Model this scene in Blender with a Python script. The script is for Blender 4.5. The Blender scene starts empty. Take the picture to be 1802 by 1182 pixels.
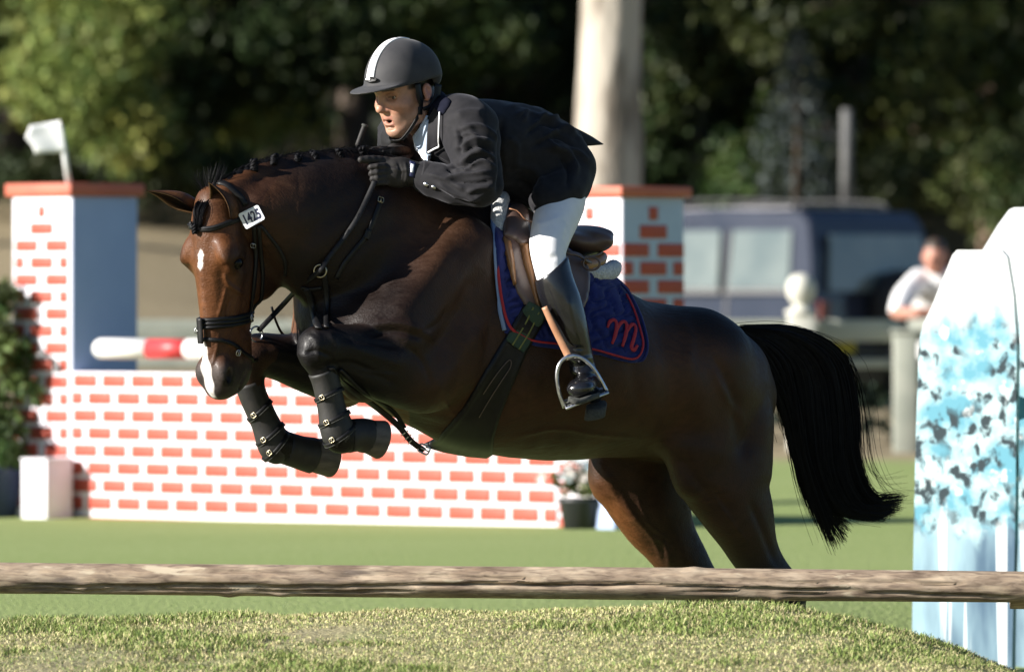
import bpy, bmesh, math, random
import numpy as np
from mathutils import Vector, Matrix
from mathutils.bvhtree import BVHTree

rng = np.random.default_rng(7)
random.seed(7)
scn = bpy.context.scene
COL = scn.collection

# ------------------------------------------------------------------ camera, sky, sun, exposure
CAM_D, CAM_H, PXM, HOR = 25.0, 1.10, 560.0, 540.0
cam_data = bpy.data.cameras.new('camera')
cam_data.sensor_width = 36.0
cam_data.lens = 36.0 * CAM_D / (1802 / PXM)
cam_data.clip_start = 0.5
cam_data.clip_end = 2000
cam = bpy.data.objects.new('camera', cam_data)
COL.objects.link(cam)
cam.location = (0, -CAM_D, CAM_H)
cam.rotation_euler = (math.pi / 2 - (591 - HOR) / PXM / CAM_D, 0, 0)
cam_data.dof.use_dof = True
cam_data.dof.focus_distance = CAM_D - 0.25
cam_data.dof.aperture_fstop = cam_data.lens / 1000 / 0.061
cam_data.dof.aperture_blades = 0
scn.camera = cam

SUN_EL = math.radians(21.5)
SUN_AZ = Vector((-0.945, -0.325, 0)).normalized()
to_sun = Vector((SUN_AZ.x * math.cos(SUN_EL), SUN_AZ.y * math.cos(SUN_EL), math.sin(SUN_EL)))
world = bpy.data.worlds.new('World')
scn.world = world
world.use_nodes = True
wn = world.node_tree.nodes
wl = world.node_tree.links
bg = wn['Background']
sky = wn.new('ShaderNodeTexSky')
sky.sky_type = 'NISHITA'
sky.sun_disc = False
sky.ozone_density = 4.0
sky.dust_density = 0.4
sky.sun_elevation = SUN_EL
sky.sun_rotation = math.atan2(SUN_AZ.x, SUN_AZ.y)
wl.new(sky.outputs[0], bg.inputs[0])
bg.inputs[1].default_value = 0.05
sun_data = bpy.data.lights.new('sun', 'SUN')
sun_data.energy = 5.0
sun_data.angle = math.radians(0.5)
sun_data.color = (1.0, 0.95, 0.88)
sun = bpy.data.objects.new('sun', sun_data)
COL.objects.link(sun)
sun.rotation_euler = to_sun.to_track_quat('Z', 'Y').to_euler()
scn.view_settings.view_transform = 'Standard'
scn.view_settings.look = 'None'
scn.view_settings.gamma = 1.0
scn.view_settings.use_curve_mapping = False
scn.view_settings.exposure = 1.15

# ------------------------------------------------------------------ placing: a point seen at (px, py), Y metres beyond the horse
def PM(px, py, Y):
    s = 1 + Y / CAM_D
    return np.array([(px - 901) / PXM * s, Y, CAM_H - (py - HOR) / PXM * s])
YAW = math.radians(31)
TA, CA, SA = math.tan(YAW), math.cos(YAW), math.sin(YAW)
def HP(px, py, n=0.0):
    """point of the horse or rider: n = offset (px) to the near side of the horse's mid plane"""
    d = TA * (px - SA * n - 950) - CA * n
    return PM(px, py, d / PXM)
WL = np.array([SA, -CA, 0.0])          # lateral axis of the horse
FWD = np.array([-CA, -SA, 0.0])        # heading
R_ = lambda r: r / PXM
def proj(co):
    """metres -> picture px"""
    co = np.asarray(co)
    s = 1 + co[..., 1] / CAM_D
    return np.stack([901 + co[..., 0] * PXM / s, HOR - (co[..., 2] - CAM_H) * PXM / s], -1)

# ------------------------------------------------------------------ objects
def tag(o, label=None, cat=None, group=None, kind=None):
    if label: o['label'] = label
    if cat: o['category'] = cat
    if group: o['group'] = group
    if kind: o['kind'] = kind
    return o
def empty(name, loc, label=None, cat=None, group=None, rz=0):
    o = bpy.data.objects.new(name, None)
    COL.objects.link(o)
    o.location = loc
    o.rotation_euler = (0, 0, rz)
    o.empty_display_size = 0.1
    tag(o, label, cat, group)
    return o
def world_mat(o):
    if o is None: return Matrix.Identity(4)
    return world_mat(o.parent) @ o.matrix_parent_inverse @ Matrix.LocRotScale(o.location, o.rotation_euler, o.scale)
def link(name, me, mat=None, parent=None):
    """mesh given in world space when the parent is given: kept in place"""
    o = bpy.data.objects.new(name, me)
    COL.objects.link(o)
    if mat is not None:
        for m in (mat if isinstance(mat, (list, tuple)) else [mat]): me.materials.append(m)
    if parent is not None:
        o.parent = parent
        o.matrix_parent_inverse = world_mat(parent).inverted()
    return o
def mesh_np(name, V, F, smooth=True):
    """V (n,3) array, F list of arrays/lists; F may be an (m,k) array"""
    me = bpy.data.meshes.new(name)
    V = np.asarray(V, dtype=np.float32)
    if isinstance(F, np.ndarray):
        k = F.shape[1]; m = F.shape[0]
        me.vertices.add(len(V)); me.vertices.foreach_set('co', V.ravel())
        me.loops.add(m * k); me.loops.foreach_set('vertex_index', F.astype(np.int32).ravel())
        me.polygons.add(m)
        me.polygons.foreach_set('loop_start', np.arange(0, m * k, k, dtype=np.int32))
        me.polygons.foreach_set('loop_total', np.full(m, k, dtype=np.int32))
        me.update(calc_edges=True); me.validate()
    else:
        me.from_pydata([tuple(map(float, v)) for v in V], [], [tuple(map(int, f)) for f in F])
    me.polygons.foreach_set('use_smooth', np.full(len(me.polygons), smooth, dtype=bool))
    me.update()
    return me
def set_attr(me, name, vals, kind='FLOAT'):
    a = me.attributes.new(name, kind, 'POINT')
    if kind == 'FLOAT': a.data.foreach_set('value', np.asarray(vals, np.float32).ravel())
    elif kind == 'FLOAT_VECTOR': a.data.foreach_set('vector', np.asarray(vals, np.float32).ravel())
    else:
        v = np.asarray(vals, np.float32)
        if v.shape[1] == 3: v = np.concatenate([v, np.ones((len(v), 1), np.float32)], 1)
        a.data.foreach_set('color', v.ravel())
class MB:
    """collects simple solids, then builds ONE mesh object"""
    def __init__(s): s.V = []; s.F = []; s.n = 0; s.sm = []; s.mi = []
    def add(s, V, F, smooth=False, mi=0):
        V = np.asarray(V, float)
        s.V.append(V)
        for f in F: s.F.append([int(i) + s.n for i in f]); s.sm.append(smooth); s.mi.append(mi)
        s.n += len(V); return s
    def box(s, c, size, rot=None, mi=0, bev=0.0):
        sx, sy, sz = [q / 2 for q in size]
        if bev <= 0:
            V = np.array([(x, y, z) for x in (-sx, sx) for y in (-sy, sy) for z in (-sz, sz)])
            F = [(0, 1, 3, 2), (4, 6, 7, 5), (0, 4, 5, 1), (2, 3, 7, 6), (0, 2, 6, 4), (1, 5, 7, 3)]
        else:
            bm = bmesh.new(); bmesh.ops.create_cube(bm, size=1)
            for v in bm.verts: v.co = Vector((v.co.x * size[0], v.co.y * size[1], v.co.z * size[2]))
            bmesh.ops.bevel(bm, geom=bm.edges[:], offset=bev, segments=2, affect='EDGES', profile=0.5)
            bm.verts.index_update()
            V = np.array([tuple(v.co) for v in bm.verts]); F = [[v.index for v in f.verts] for f in bm.faces]
            bm.free()
        if rot is not None: V = V @ np.array(rot).T
        return s.add(V + np.array(c), F, bev > 0, mi)
    def tube(s, pts, rad, n=8, caps=True, mi=0, closed=False):
        V, F = tube_geo(pts, rad, n, caps, closed)
        return s.add(V, F, True, mi)
    def prism(s, poly, a, b, mi=0):
        """poly: list of 3D points, extruded by vector a..b offset"""
        P0 = np.array(poly, float) + np.array(a, float); P1 = np.array(poly, float) + np.array(b, float)
        n = len(poly)
        F = [list(range(n))[::-1], list(range(n, 2 * n))] + [(i, (i + 1) % n, n + (i + 1) % n, n + i) for i in range(n)]
        return s.add(np.concatenate([P0, P1]), F, False, mi)
    def lathe(s, prof, c=(0, 0, 0), n=20, mi=0, axis=None):
        """prof: list of (r, z)"""
        V = []; F = []
        for r, z in prof:
            for i in range(n):
                a = 2 * math.pi * i / n
                V.append((r * math.cos(a), r * math.sin(a), z))
        for j in range(len(prof) - 1):
            for i in range(n):
                F.append((j * n + i, j * n + (i + 1) % n, (j + 1) * n + (i + 1) % n, (j + 1) * n + i))
        F.append(list(range(n))[::-1]); F.append([(len(prof) - 1) * n + i for i in range(n)])
        V = np.array(V)
        if axis is not None:
            q = Vector((0, 0, 1)).rotation_difference(Vector(axis)).to_matrix()
            V = V @ np.array(q).T
        return s.add(V + np.array(c), F, True, mi)
    def build(s, name, mat=None, parent=None):
        me = bpy.data.meshes.new(name)
        V = np.concatenate(s.V)
        me.from_pydata(V.tolist(), [], s.F)
        me.polygons.foreach_set('use_smooth', s.sm)
        me.polygons.foreach_set('material_index', s.mi)
        me.update()
        if len(V) < 60000:
            bm = bmesh.new(); bm.from_mesh(me)
            bmesh.ops.recalc_face_normals(bm, faces=bm.faces[:])
            bm.to_mesh(me); bm.free()
        return link(name, me, mat, parent)
def frames(P, up=None, closed=False):
    P = np.asarray(P, float)
    T = np.gradient(P, axis=0)
    if closed: T = np.roll(P, -1, 0) - np.roll(P, 1, 0)
    T /= np.linalg.norm(T, axis=1)[:, None] + 1e-12
    N = np.zeros_like(P)
    u = np.array(up if up is not None else (0.31, -0.9, 0.3), float)
    for i in range(len(P)):
        n = u - T[i] * np.dot(u, T[i])
        if np.linalg.norm(n) < 1e-4: n = np.cross(T[i], (0.3, 0.5, 0.8))
        n /= np.linalg.norm(n); N[i] = n
        if up is None: u = n
    return T, N, np.cross(T, N)
def tube_geo(pts, rad, n=8, caps=True, closed=False):
    P = np.asarray(pts, float); m = len(P)
    rad = np.broadcast_to(np.asarray(rad, float), (m,))
    T, N, B = frames(P, None, closed)
    ang = np.arange(n) * 2 * np.pi / n
    V = P[:, None, :] + rad[:, None, None] * (np.cos(ang)[None, :, None] * N[:, None, :] + np.sin(ang)[None, :, None] * B[:, None, :])
    V = V.reshape(-1, 3); F = []
    for j in range(m if closed else m - 1):
        j2 = (j + 1) % m
        for i in range(n):
            F.append((j * n + i, j * n + (i + 1) % n, j2 * n + (i + 1) % n, j2 * n + i))
    if caps and not closed:
        F.append(list(range(n))[::-1]); F.append([(m - 1) * n + i for i in range(n)])
    return V, F
def spline(P, m):
    """Catmull-Rom resample of rows to m points"""
    P = np.asarray(P, float); n = len(P)
    if n == 2:
        t = np.linspace(0, 1, m)[:, None]; return P[0] * (1 - t) + P[1] * t
    Q = np.concatenate([[2 * P[0] - P[1]], P, [2 * P[-1] - P[-2]]])
    out = []
    for u in np.linspace(0, n - 1, m):
        i = min(int(u), n - 2); t = u - i
        a, b, c, d = Q[i], Q[i + 1], Q[i + 2], Q[i + 3]
        out.append(0.5 * ((2 * b) + (-a + c) * t + (2 * a - 5 * b + 4 * c - d) * t * t + (-a + 3 * b - 3 * c + d) * t ** 3))
    return np.array(out)

# ------------------------------------------------------------------ solid modelling on a distance field
class Field:
    def __init__(s, xs, ys, zs):
        s.xs, s.ys, s.zs = [np.asarray(q, np.float32) for q in (xs, ys, zs)]
        s.f = np.full((len(xs), len(ys), len(zs)), 0.25, np.float32)
    def sub(s, lo, hi):
        r = []
        for q, a, b in zip((s.xs, s.ys, s.zs), lo, hi):
            i = max(int(np.searchsorted(q, a)) - 1, 0); j = min(int(np.searchsorted(q, b)) + 1, len(q))
            r.append(slice(i, max(j, i)))
        return tuple(r)
    def apply(s, lo, hi, dist, k, mode='u'):
        sl = s.sub(np.asarray(lo) - k - 0.02, np.asarray(hi) + k + 0.02)
        if any(q.stop - q.start < 1 for q in sl): return
        X = s.xs[sl[0]][:, None, None]; Y = s.ys[sl[1]][None, :, None]; Z = s.zs[sl[2]][None, None, :]
        d = dist(X, Y, Z); a = s.f[sl]
        if mode == 'u':
            h = np.clip(0.5 + 0.5 * (a - d) / k, 0, 1)
            s.f[sl] = a + (d - a) * h - k * h * (1 - h)
        else:
            h = np.clip(0.5 - 0.5 * (a + d) / k, 0, 1)
            s.f[sl] = a + (-d - a) * h + k * h * (1 - h)
    def seg(s, a, b, ra, rb, w=None, k=0.02, mode='u'):
        """tapered capsule; ra/rb = r or (rv, rw); w = axis of the rw radius"""
        a = np.asarray(a, float); b = np.asarray(b, float)
        ra = (ra, ra) if np.isscalar(ra) else ra; rb = (rb, rb) if np.isscalar(rb) else rb
        ax = b - a; L = np.linalg.norm(ax) + 1e-9; ax = ax / L
        w = np.array(WL if w is None else w, float)
        w = w - ax * np.dot(w, ax)
        if np.linalg.norm(w) < 1e-3: w = np.cross(ax, (0.2, 0.3, 0.9))
        w /= np.linalg.norm(w); v = np.cross(ax, w)
        R = max(ra + rb)
        def dist(X, Y, Z):
            x, y, z = X - a[0], Y - a[1], Z - a[2]
            t = (x * ax[0] + y * ax[1] + z * ax[2]) / L
            tc = np.clip(t, 0, 1); e = (t - tc) * L
            u = x * w[0] + y * w[1] + z * w[2]; q = x * v[0] + y * v[1] + z * v[2]
            rv = ra[0] + (rb[0] - ra[0]) * tc; rw = ra[1] + (rb[1] - ra[1]) * tc
            rm = np.minimum(rv, rw)
            A = u / rw; B = q / rv; C = e / rm
            k0 = np.sqrt(A * A + B * B + C * C)
            k1 = np.sqrt((A / rw) ** 2 + (B / rv) ** 2 + (C / rm) ** 2) + 1e-6
            return (k0 * (k0 - 1) / k1).astype(np.float32)
        s.apply(np.minimum(a, b) - R, np.maximum(a, b) + R, dist, k, mode)
    def chain(s, rows, w=None, k=0.02, sub=4):
        """rows: (point, rv, rw)"""
        M = np.array([list(p) + [rv, rw] for p, rv, rw in rows])
        Q = spline(M, (len(M) - 1) * sub + 1)
        for i in range(len(Q) - 1):
            s.seg(Q[i, :3], Q[i + 1, :3], (Q[i, 3], Q[i, 4]), (Q[i + 1, 3], Q[i + 1, 4]), w, k if i == 0 else min(k, 0.012))
    def ell(s, c, r, axes=None, k=0.02, mode='u'):
        c = np.asarray(c, float); r = np.broadcast_to(np.asarray(r, float), (3,))
        A = np.eye(3) if axes is None else np.array(axes, float)
        R = max(r)
        def dist(X, Y, Z):
            x, y, z = X - c[0], Y - c[1], Z - c[2]
            g = [(x * A[i][0] + y * A[i][1] + z * A[i][2]) / r[i] for i in range(3)]
            k0 = np.sqrt(g[0] ** 2 + g[1] ** 2 + g[2] ** 2)
            k1 = np.sqrt((g[0] / r[0]) ** 2 + (g[1] / r[1]) ** 2 + (g[2] / r[2]) ** 2) + 1e-6
            return (k0 * (k0 - 1) / k1).astype(np.float32)
        s.apply(c - R, c + R, dist, k, mode)
    def plane_cut(s, pt, nrm, k=0.004):
        """keeps the side against nrm"""
        pt = np.asarray(pt, float); n = np.asarray(nrm, float); n = n / np.linalg.norm(n)
        X = s.xs[:, None, None]; Y = s.ys[None, :, None]; Z = s.zs[None, None, :]
        d = ((X - pt[0]) * n[0] + (Y - pt[1]) * n[1] + (Z - pt[2]) * n[2]).astype(np.float32)
        a = s.f; h = np.clip(0.5 - 0.5 * (a - d) / k, 0, 1)
        s.f = a + (d - a) * h + k * h * (1 - h)
    def mesh(s, smooth=2, lam=0.5):
        f = s.f; S = f < 0
        c = np.zeros(tuple(n - 1 for n in f.shape), np.int8)
        for i in (0, 1):
            for j in (0, 1):
                for k in (0, 1):
                    c += S[i:f.shape[0] - 1 + i, j:f.shape[1] - 1 + j, k:f.shape[2] - 1 + k]
        act = (c > 0) & (c < 8)
        I, J, K = np.nonzero(act); n = len(I)
        idx = np.full(c.shape, -1, np.int32); idx[I, J, K] = np.arange(n)
        pos = np.zeros((n, 3)); cnt = np.zeros(n)
        cor = [(i, j, k) for i in (0, 1) for j in (0, 1) for k in (0, 1)]
        for a in cor:
            for ax in range(3):
                if a[ax] == 1: continue
                b = list(a); b[ax] = 1
                fa = f[I + a[0], J + a[1], K + a[2]]; fb = f[I + b[0], J + b[1], K + b[2]]
                m = (fa < 0) != (fb < 0)
                t = fa[m] / (fa[m] - fb[m])
                A = np.stack([s.xs[I[m] + a[0]], s.ys[J[m] + a[1]], s.zs[K[m] + a[2]]], 1)
                B = np.stack([s.xs[I[m] + b[0]], s.ys[J[m] + b[1]], s.zs[K[m] + b[2]]], 1)
                pos[m] += A + (B - A) * t[:, None]; cnt[m] += 1
        pos /= cnt[:, None]
        Q = []
        for ax in range(3):
            o1, o2 = [(1, 2), (2, 0), (0, 1)][ax]
            lo = [slice(None)] * 3; hi = [slice(None)] * 3
            lo[ax] = slice(0, f.shape[ax] - 1); hi[ax] = slice(1, f.shape[ax])
            for o in (o1, o2): lo[o] = slice(1, f.shape[o] - 1); hi[o] = slice(1, f.shape[o] - 1)
            sa = S[tuple(lo)]; sb = S[tuple(hi)]
            E = np.array(np.nonzero(sa != sb)).T
            if len(E) == 0: continue
            flip = sa[tuple(E.T)]
            base = E.copy(); base[:, o1] += 1; base[:, o2] += 1
            def cell(d1, d2):
                q = base.copy(); q[:, o1] -= d1; q[:, o2] -= d2
                return idx[q[:, 0], q[:, 1], q[:, 2]]
            q = np.stack([cell(1, 1), cell(0, 1), cell(0, 0), cell(1, 0)], 1)
            q[~flip] = q[~flip][:, ::-1]
            Q.append(q)
        Q = np.concatenate(Q)
        Q = Q[(Q >= 0).all(1)]
        e = np.concatenate([Q[:, [0, 1]], Q[:, [1, 2]], Q[:, [2, 3]], Q[:, [3, 0]]])
        for _ in range(smooth):
            acc = np.zeros_like(pos); ct = np.zeros(n)
            for d in range(3):
                acc[:, d] = np.bincount(e[:, 0], pos[e[:, 1], d], n) + np.bincount(e[:, 1], pos[e[:, 0], d], n)
            ct = np.bincount(e[:, 0], minlength=n) + np.bincount(e[:, 1], minlength=n)
            pos = pos + lam * (acc / np.maximum(ct, 1)[:, None] - pos)
        if vol_sign(pos, Q) < 0: Q = Q[:, ::-1].copy()
        return pos, Q
def vol_sign(V, Q):
    a, b, c = V[Q[:, 0]], V[Q[:, 1]], V[Q[:, 2]]
    return float(np.sum(np.einsum('ij,ij->i', a, np.cross(b, c))))
def axis(a, b, h): return np.linspace(a, b, max(int(round((b - a) / h)) + 1, 4))
def vnormals(V, Q):
    n = np.cross(V[Q[:, 2]] - V[Q[:, 0]], V[Q[:, 3]] - V[Q[:, 1]])
    N = np.stack([np.bincount(Q.ravel(), np.repeat(n[:, d], 4), len(V)) for d in range(3)], 1)
    return N / (np.linalg.norm(N, axis=1)[:, None] + 1e-12)
def poly_dist(P, line):
    """distance (px) of picture points P to a polyline"""
    best = np.full(len(P), 1e9); line = np.asarray(line, float)
    tt = np.zeros(len(P)); n = len(line) - 1
    for i in range(n):
        a, b = line[i], line[i + 1]; ab = b - a
        t = np.clip(((P - a) @ ab) / (ab @ ab + 1e-9), 0, 1)
        d = np.linalg.norm(P - (a + t[:, None] * ab), axis=1)
        m = d < best; best[m] = d[m]; tt[m] = (i + t[m]) / n
    return best, tt
def sculpt(V, Q, strokes):
    """raise or sink the camera-side skin along strokes (line, width px, height px): folds, muscles, creases"""
    N = vnormals(V, Q); P = proj(V)
    for st in strokes:
        line, wd, h = st[:3]
        d, t = poly_dist(P, spline(np.array(line, float), max(len(line) * 4, 6)))
        m = d < wd * 2.5
        face = np.clip(-N[m, 1] * 2.0 + 0.6, 0, 1)
        prof = np.exp(-(d[m] / wd) ** 2) * np.clip(np.minimum(t[m], 1 - t[m]) * 5 + 0.15, 0, 1) * face
        V[m] += N[m] * (prof * h / PXM)[:, None]
    return V
def bvh_of(V, Q): return BVHTree.FromPolygons([tuple(v) for v in V.tolist()], [tuple(q) for q in Q.tolist()])
CAMP = Vector((0, -CAM_D, CAM_H))
def hit(bvh, px, py, lift=0.0, fallback=None):
    p = Vector(PM(px, py, 0)); d = (p - CAMP).normalized()
    loc, nor, _, _ = bvh.ray_cast(CAMP, d)
    if loc is None:
        q = fallback if fallback is not None else p
        loc, nor, _, _ = bvh.find_nearest(Vector(q))
        loc = Vector(PM(px, py, loc.y)); nor = Vector((0, -1, 0))
    return np.array(loc + nor * lift), np.array(nor)
def strap_geo(P, N, width, thick, m=None):
    """flat band along P (already in place) with face normals N; rounded edges"""
    P = np.asarray(P, float); N = np.asarray(N, float)
    T = np.gradient(P, axis=0); T /= np.linalg.norm(T, axis=1)[:, None] + 1e-12
    B = np.cross(T, N); B /= np.linalg.norm(B, axis=1)[:, None] + 1e-12
    N = np.cross(B, T)
    w = np.broadcast_to(np.asarray(width, float), (len(P),))[:, None] / 2
    th = thick
    prof = [(-1, 0.2), (-0.86, 1), (0.86, 1), (1, 0.2), (0.86, -0.6), (-0.86, -0.6)]
    V = np.stack([P + B * w * a + N * th * b for a, b in prof], 1).reshape(-1, 3)
    n = len(prof); F = []
    for j in range(len(P) - 1):
        for i in range(n): F.append((j * n + i, j * n + (i + 1) % n, (j + 1) * n + (i + 1) % n, (j + 1) * n + i))
    F.append(list(range(n))[::-1]); F.append([(len(P) - 1) * n + i for i in range(n)])
    return V, F
# ------------------------------------------------------------------ materials
MAT = {}
def nodes_of(name):
    m = bpy.data.materials.new(name); m.use_nodes = True
    nt = m.node_tree; return m, nt.nodes, nt.links, nt.nodes['Principled BSDF']
def mat(name, col, rough=0.6, col2=None, nscale=20, ncon=(0.35, 0.65), metal=0.0, spec=0.5, coat=0.0, coat_r=0.2, sheen=0.0,
        bump=0.0, bscale=60, bdist=0.002, stretch=(1, 1, 1), detail=4, rvar=0.0, sheen_col=None, sss=0.0):
    m, N, L, b = nodes_of(name)
    b.inputs['Roughness'].default_value = rough
    b.inputs['Metallic'].default_value = metal
    b.inputs['Specular IOR Level'].default_value = spec
    b.inputs['Coat Weight'].default_value = coat
    b.inputs['Coat Roughness'].default_value = coat_r
    b.inputs['Sheen Weight'].default_value = sheen
    if sheen: b.inputs['Sheen Roughness'].default_value = 0.4
    if sheen_col: b.inputs['Sheen Tint'].default_value = (*sheen_col, 1)
    if sss:
        b.inputs['Subsurface Weight'].default_value = sss
        b.inputs['Subsurface Radius'].default_value = (0.012, 0.004, 0.002)
        b.inputs['Subsurface Scale'].default_value = 1.0
    tc = N.new('ShaderNodeTexCoord'); mp = N.new('ShaderNodeMapping')
    mp.inputs['Scale'].default_value = stretch
    L.new(tc.outputs['Object'], mp.inputs['Vector'])
    if col2 is not None:
        n = N.new('ShaderNodeTexNoise'); n.inputs['Scale'].default_value = nscale; n.inputs['Detail'].default_value = detail
        L.new(mp.outputs[0], n.inputs['Vector'])
        r = N.new('ShaderNodeValToRGB')
        r.color_ramp.elements[0].position = ncon[0]; r.color_ramp.elements[1].position = ncon[1]
        r.color_ramp.elements[0].color = (*col, 1); r.color_ramp.elements[1].color = (*col2, 1)
        L.new(n.outputs['Fac'], r.inputs[0]); L.new(r.outputs[0], b.inputs['Base Color'])
        if rvar:
            mr = N.new('ShaderNodeMapRange'); mr.inputs[3].default_value = rough - rvar; mr.inputs[4].default_value = rough + rvar
            L.new(n.outputs['Fac'], mr.inputs[0]); L.new(mr.outputs[0], b.inputs['Roughness'])
    else:
        b.inputs['Base Color'].default_value = (*col, 1)
    if bump:
        n2 = N.new('ShaderNodeTexNoise'); n2.inputs['Scale'].default_value = bscale; n2.inputs['Detail'].default_value = 5
        L.new(mp.outputs[0], n2.inputs['Vector'])
        bp = N.new('ShaderNodeBump'); bp.inputs['Strength'].default_value = bump; bp.inputs['Distance'].default_value = bdist
        L.new(n2.outputs['Fac'], bp.inputs['Height']); L.new(bp.outputs[0], b.inputs['Normal'])
    MAT[name] = m
    return m
def attr_mat(name, attr='tint', rough=0.5, spec=0.5, coat=0.0, coat_r=0.2, bump=0.0, bscale=300, bdist=0.001, stretch=(1, 1, 1),
             mottle=0.15, mscale=9, sheen=0.0, sss=0.0, sheen_col=None, fine=0.0):
    """colour stored per vertex (markings, some light and shade painted in), mottled by noise"""
    m, N, L, b = nodes_of(name)
    a = N.new('ShaderNodeAttribute'); a.attribute_name = attr
    tc = N.new('ShaderNodeTexCoord'); mp = N.new('ShaderNodeMapping'); mp.inputs['Scale'].default_value = stretch
    L.new(tc.outputs['Object'], mp.inputs['Vector'])
    n = N.new('ShaderNodeTexNoise'); n.inputs['Scale'].default_value = mscale; n.inputs['Detail'].default_value = 6
    L.new(mp.outputs[0], n.inputs['Vector'])
    mr = N.new('ShaderNodeMapRange'); mr.inputs[3].default_value = 1 - mottle; mr.inputs[4].default_value = 1 + mottle
    mr.inputs[1].default_value = 0.25; mr.inputs[2].default_value = 0.75
    L.new(n.outputs['Fac'], mr.inputs[0])
    if fine:
        n3 = N.new('ShaderNodeTexNoise'); n3.inputs['Scale'].default_value = 95; n3.inputs['Detail'].default_value = 5
        L.new(mp.outputs[0], n3.inputs['Vector'])
        m3 = N.new('ShaderNodeMapRange'); m3.inputs[1].default_value = .3; m3.inputs[2].default_value = .7; m3.inputs[3].default_value = 1 - fine; m3.inputs[4].default_value = 1 + fine
        L.new(n3.outputs['Fac'], m3.inputs[0])
        mm = N.new('ShaderNodeMath'); mm.operation = 'MULTIPLY'; L.new(mr.outputs[0], mm.inputs[0]); L.new(m3.outputs[0], mm.inputs[1]); src = mm.outputs[0]
        rr_ = N.new('ShaderNodeMapRange'); rr_.inputs[1].default_value = .3; rr_.inputs[2].default_value = .7; rr_.inputs[3].default_value = rough - .10; rr_.inputs[4].default_value = rough + .12
        L.new(n3.outputs['Fac'], rr_.inputs[0]); L.new(rr_.outputs[0], b.inputs['Roughness'])
    else: src = mr.outputs[0]
    mx = N.new('ShaderNodeVectorMath'); mx.operation = 'SCALE'
    L.new(a.outputs['Color'], mx.inputs[0]); L.new(src, mx.inputs['Scale'])
    L.new(mx.outputs[0], b.inputs['Base Color'])
    if not fine: b.inputs['Roughness'].default_value = rough
    b.inputs['Specular IOR Level'].default_value = spec
    b.inputs['Coat Weight'].default_value = coat; b.inputs['Coat Roughness'].default_value = coat_r
    b.inputs['Sheen Weight'].default_value = sheen
    if sheen: b.inputs['Sheen Roughness'].default_value = 0.35
    if sheen_col: b.inputs['Sheen Tint'].default_value = (*sheen_col, 1)
    if sss:
        b.inputs['Subsurface Weight'].default_value = sss
        b.inputs['Subsurface Radius'].default_value = (0.010, 0.004, 0.002)
        b.inputs['Subsurface Scale'].default_value = 1.0
    if bump:
        n2 = N.new('ShaderNodeTexNoise'); n2.inputs['Scale'].default_value = bscale; n2.inputs['Detail'].default_value = 3
        L.new(mp.outputs[0], n2.inputs['Vector'])
        bp = N.new('ShaderNodeBump'); bp.inputs['Strength'].default_value = bump; bp.inputs['Distance'].default_value = bdist
        L.new(n2.outputs['Fac'], bp.inputs['Height']); L.new(bp.outputs[0], b.inputs['Normal'])
    MAT[name] = m
    return m

attr_mat('coat', rough=0.50, spec=0.20, bump=0.85, bscale=360, bdist=0.0022, stretch=(0.22, 1, .5), mottle=0.30, mscale=14, coat=0.05, coat_r=0.25, fine=0.22)
attr_mat('skin', rough=0.48, spec=0.4, bump=0.15, bscale=500, bdist=0.0006, mottle=0.12, mscale=60, sss=0.12, fine=0.08)
mat('hair_black', (0.0022, 0.0022, 0.0035), 0.6, (0.005, 0.0046, 0.0056), 30, spec=0.12)
mat('hoof', (0.055, 0.047, 0.040), 0.65, (0.115, 0.098, 0.082), 18, bump=0.3, bscale=80, stretch=(1, 1, 3))
mat('eye', (0.004, 0.0025, 0.002), 0.22, spec=0.22)
mat('leather_black', (0.0035, 0.0035, 0.0045), 0.5, (0.008, 0.0075, 0.0075), 40, bump=0.2, bscale=250, bdist=0.001, spec=0.32)
mat('leather_brown', (0.095, 0.060, 0.050), 0.45, (0.13, 0.082, 0.066), 14, bump=0.12, bscale=200, bdist=0.001, coat=0.35, coat_r=.3)
mat('leather_tan', (0.22, 0.10, 0.035), 0.36, (0.31, 0.15, 0.055), 12, bump=0.12, bscale=200, bdist=0.001, coat=0.15)
mat('strap_tan', (0.34, 0.16, 0.085), 0.5, (0.42, 0.22, 0.12), 30)
mat('boot_leather', (0.006, 0.006, 0.0075), 0.22, (0.011, 0.011, 0.013), 9, bump=0.25, bscale=22, bdist=0.004, coat=0.35, coat_r=0.12)
mat('rubber', (0.035, 0.036, 0.032), 0.85, (0.065, 0.066, 0.058), 120, bump=0.4, bscale=300, bdist=0.001)
mat('steel', (0.48, 0.48, 0.50), 0.30, (0.62, 0.62, 0.63), 40, metal=1.0, rvar=0.08)
mat('brass', (0.42, 0.36, 0.24), 0.35, metal=1.0)
mat('jacket_cloth', (0.0125, 0.0122, 0.0142), 0.8, (0.018, 0.0172, 0.0195), 45, spec=0.2, sheen=0.10, bump=0.2, bscale=420, bdist=0.0006, sheen_col=(0.9, 0.9, 1))
mat('velvet', (0.006, 0.007, 0.015), 0.9, (0.009, 0.010, 0.020), 60, spec=.1)
mat('jacket_lining', (0.012, 0.012, 0.014), 0.8)
mat('breeches_cloth', (0.72, 0.73, 0.75), 0.75, (0.79, 0.79, 0.80), 25, bump=0.2, bscale=350, bdist=0.0008, sheen=0.1)
mat('shirt_cloth', (0.42, 0.50, 0.62), 0.7)
mat('white_trim', (0.82, 0.82, 0.82), 0.5)
mat('glove_leather', (0.016, 0.0145, 0.014), 0.62, (0.028, 0.025, 0.024), 35, bump=0.3, bscale=130, bdist=0.0012, spec=0.3)
mat('helmet_shell', (0.034, 0.034, 0.037), 0.72, (0.050, 0.049, 0.051), 16, bump=0.25, bscale=420, bdist=0.0008, spec=0.3, sheen=0.12)
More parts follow.
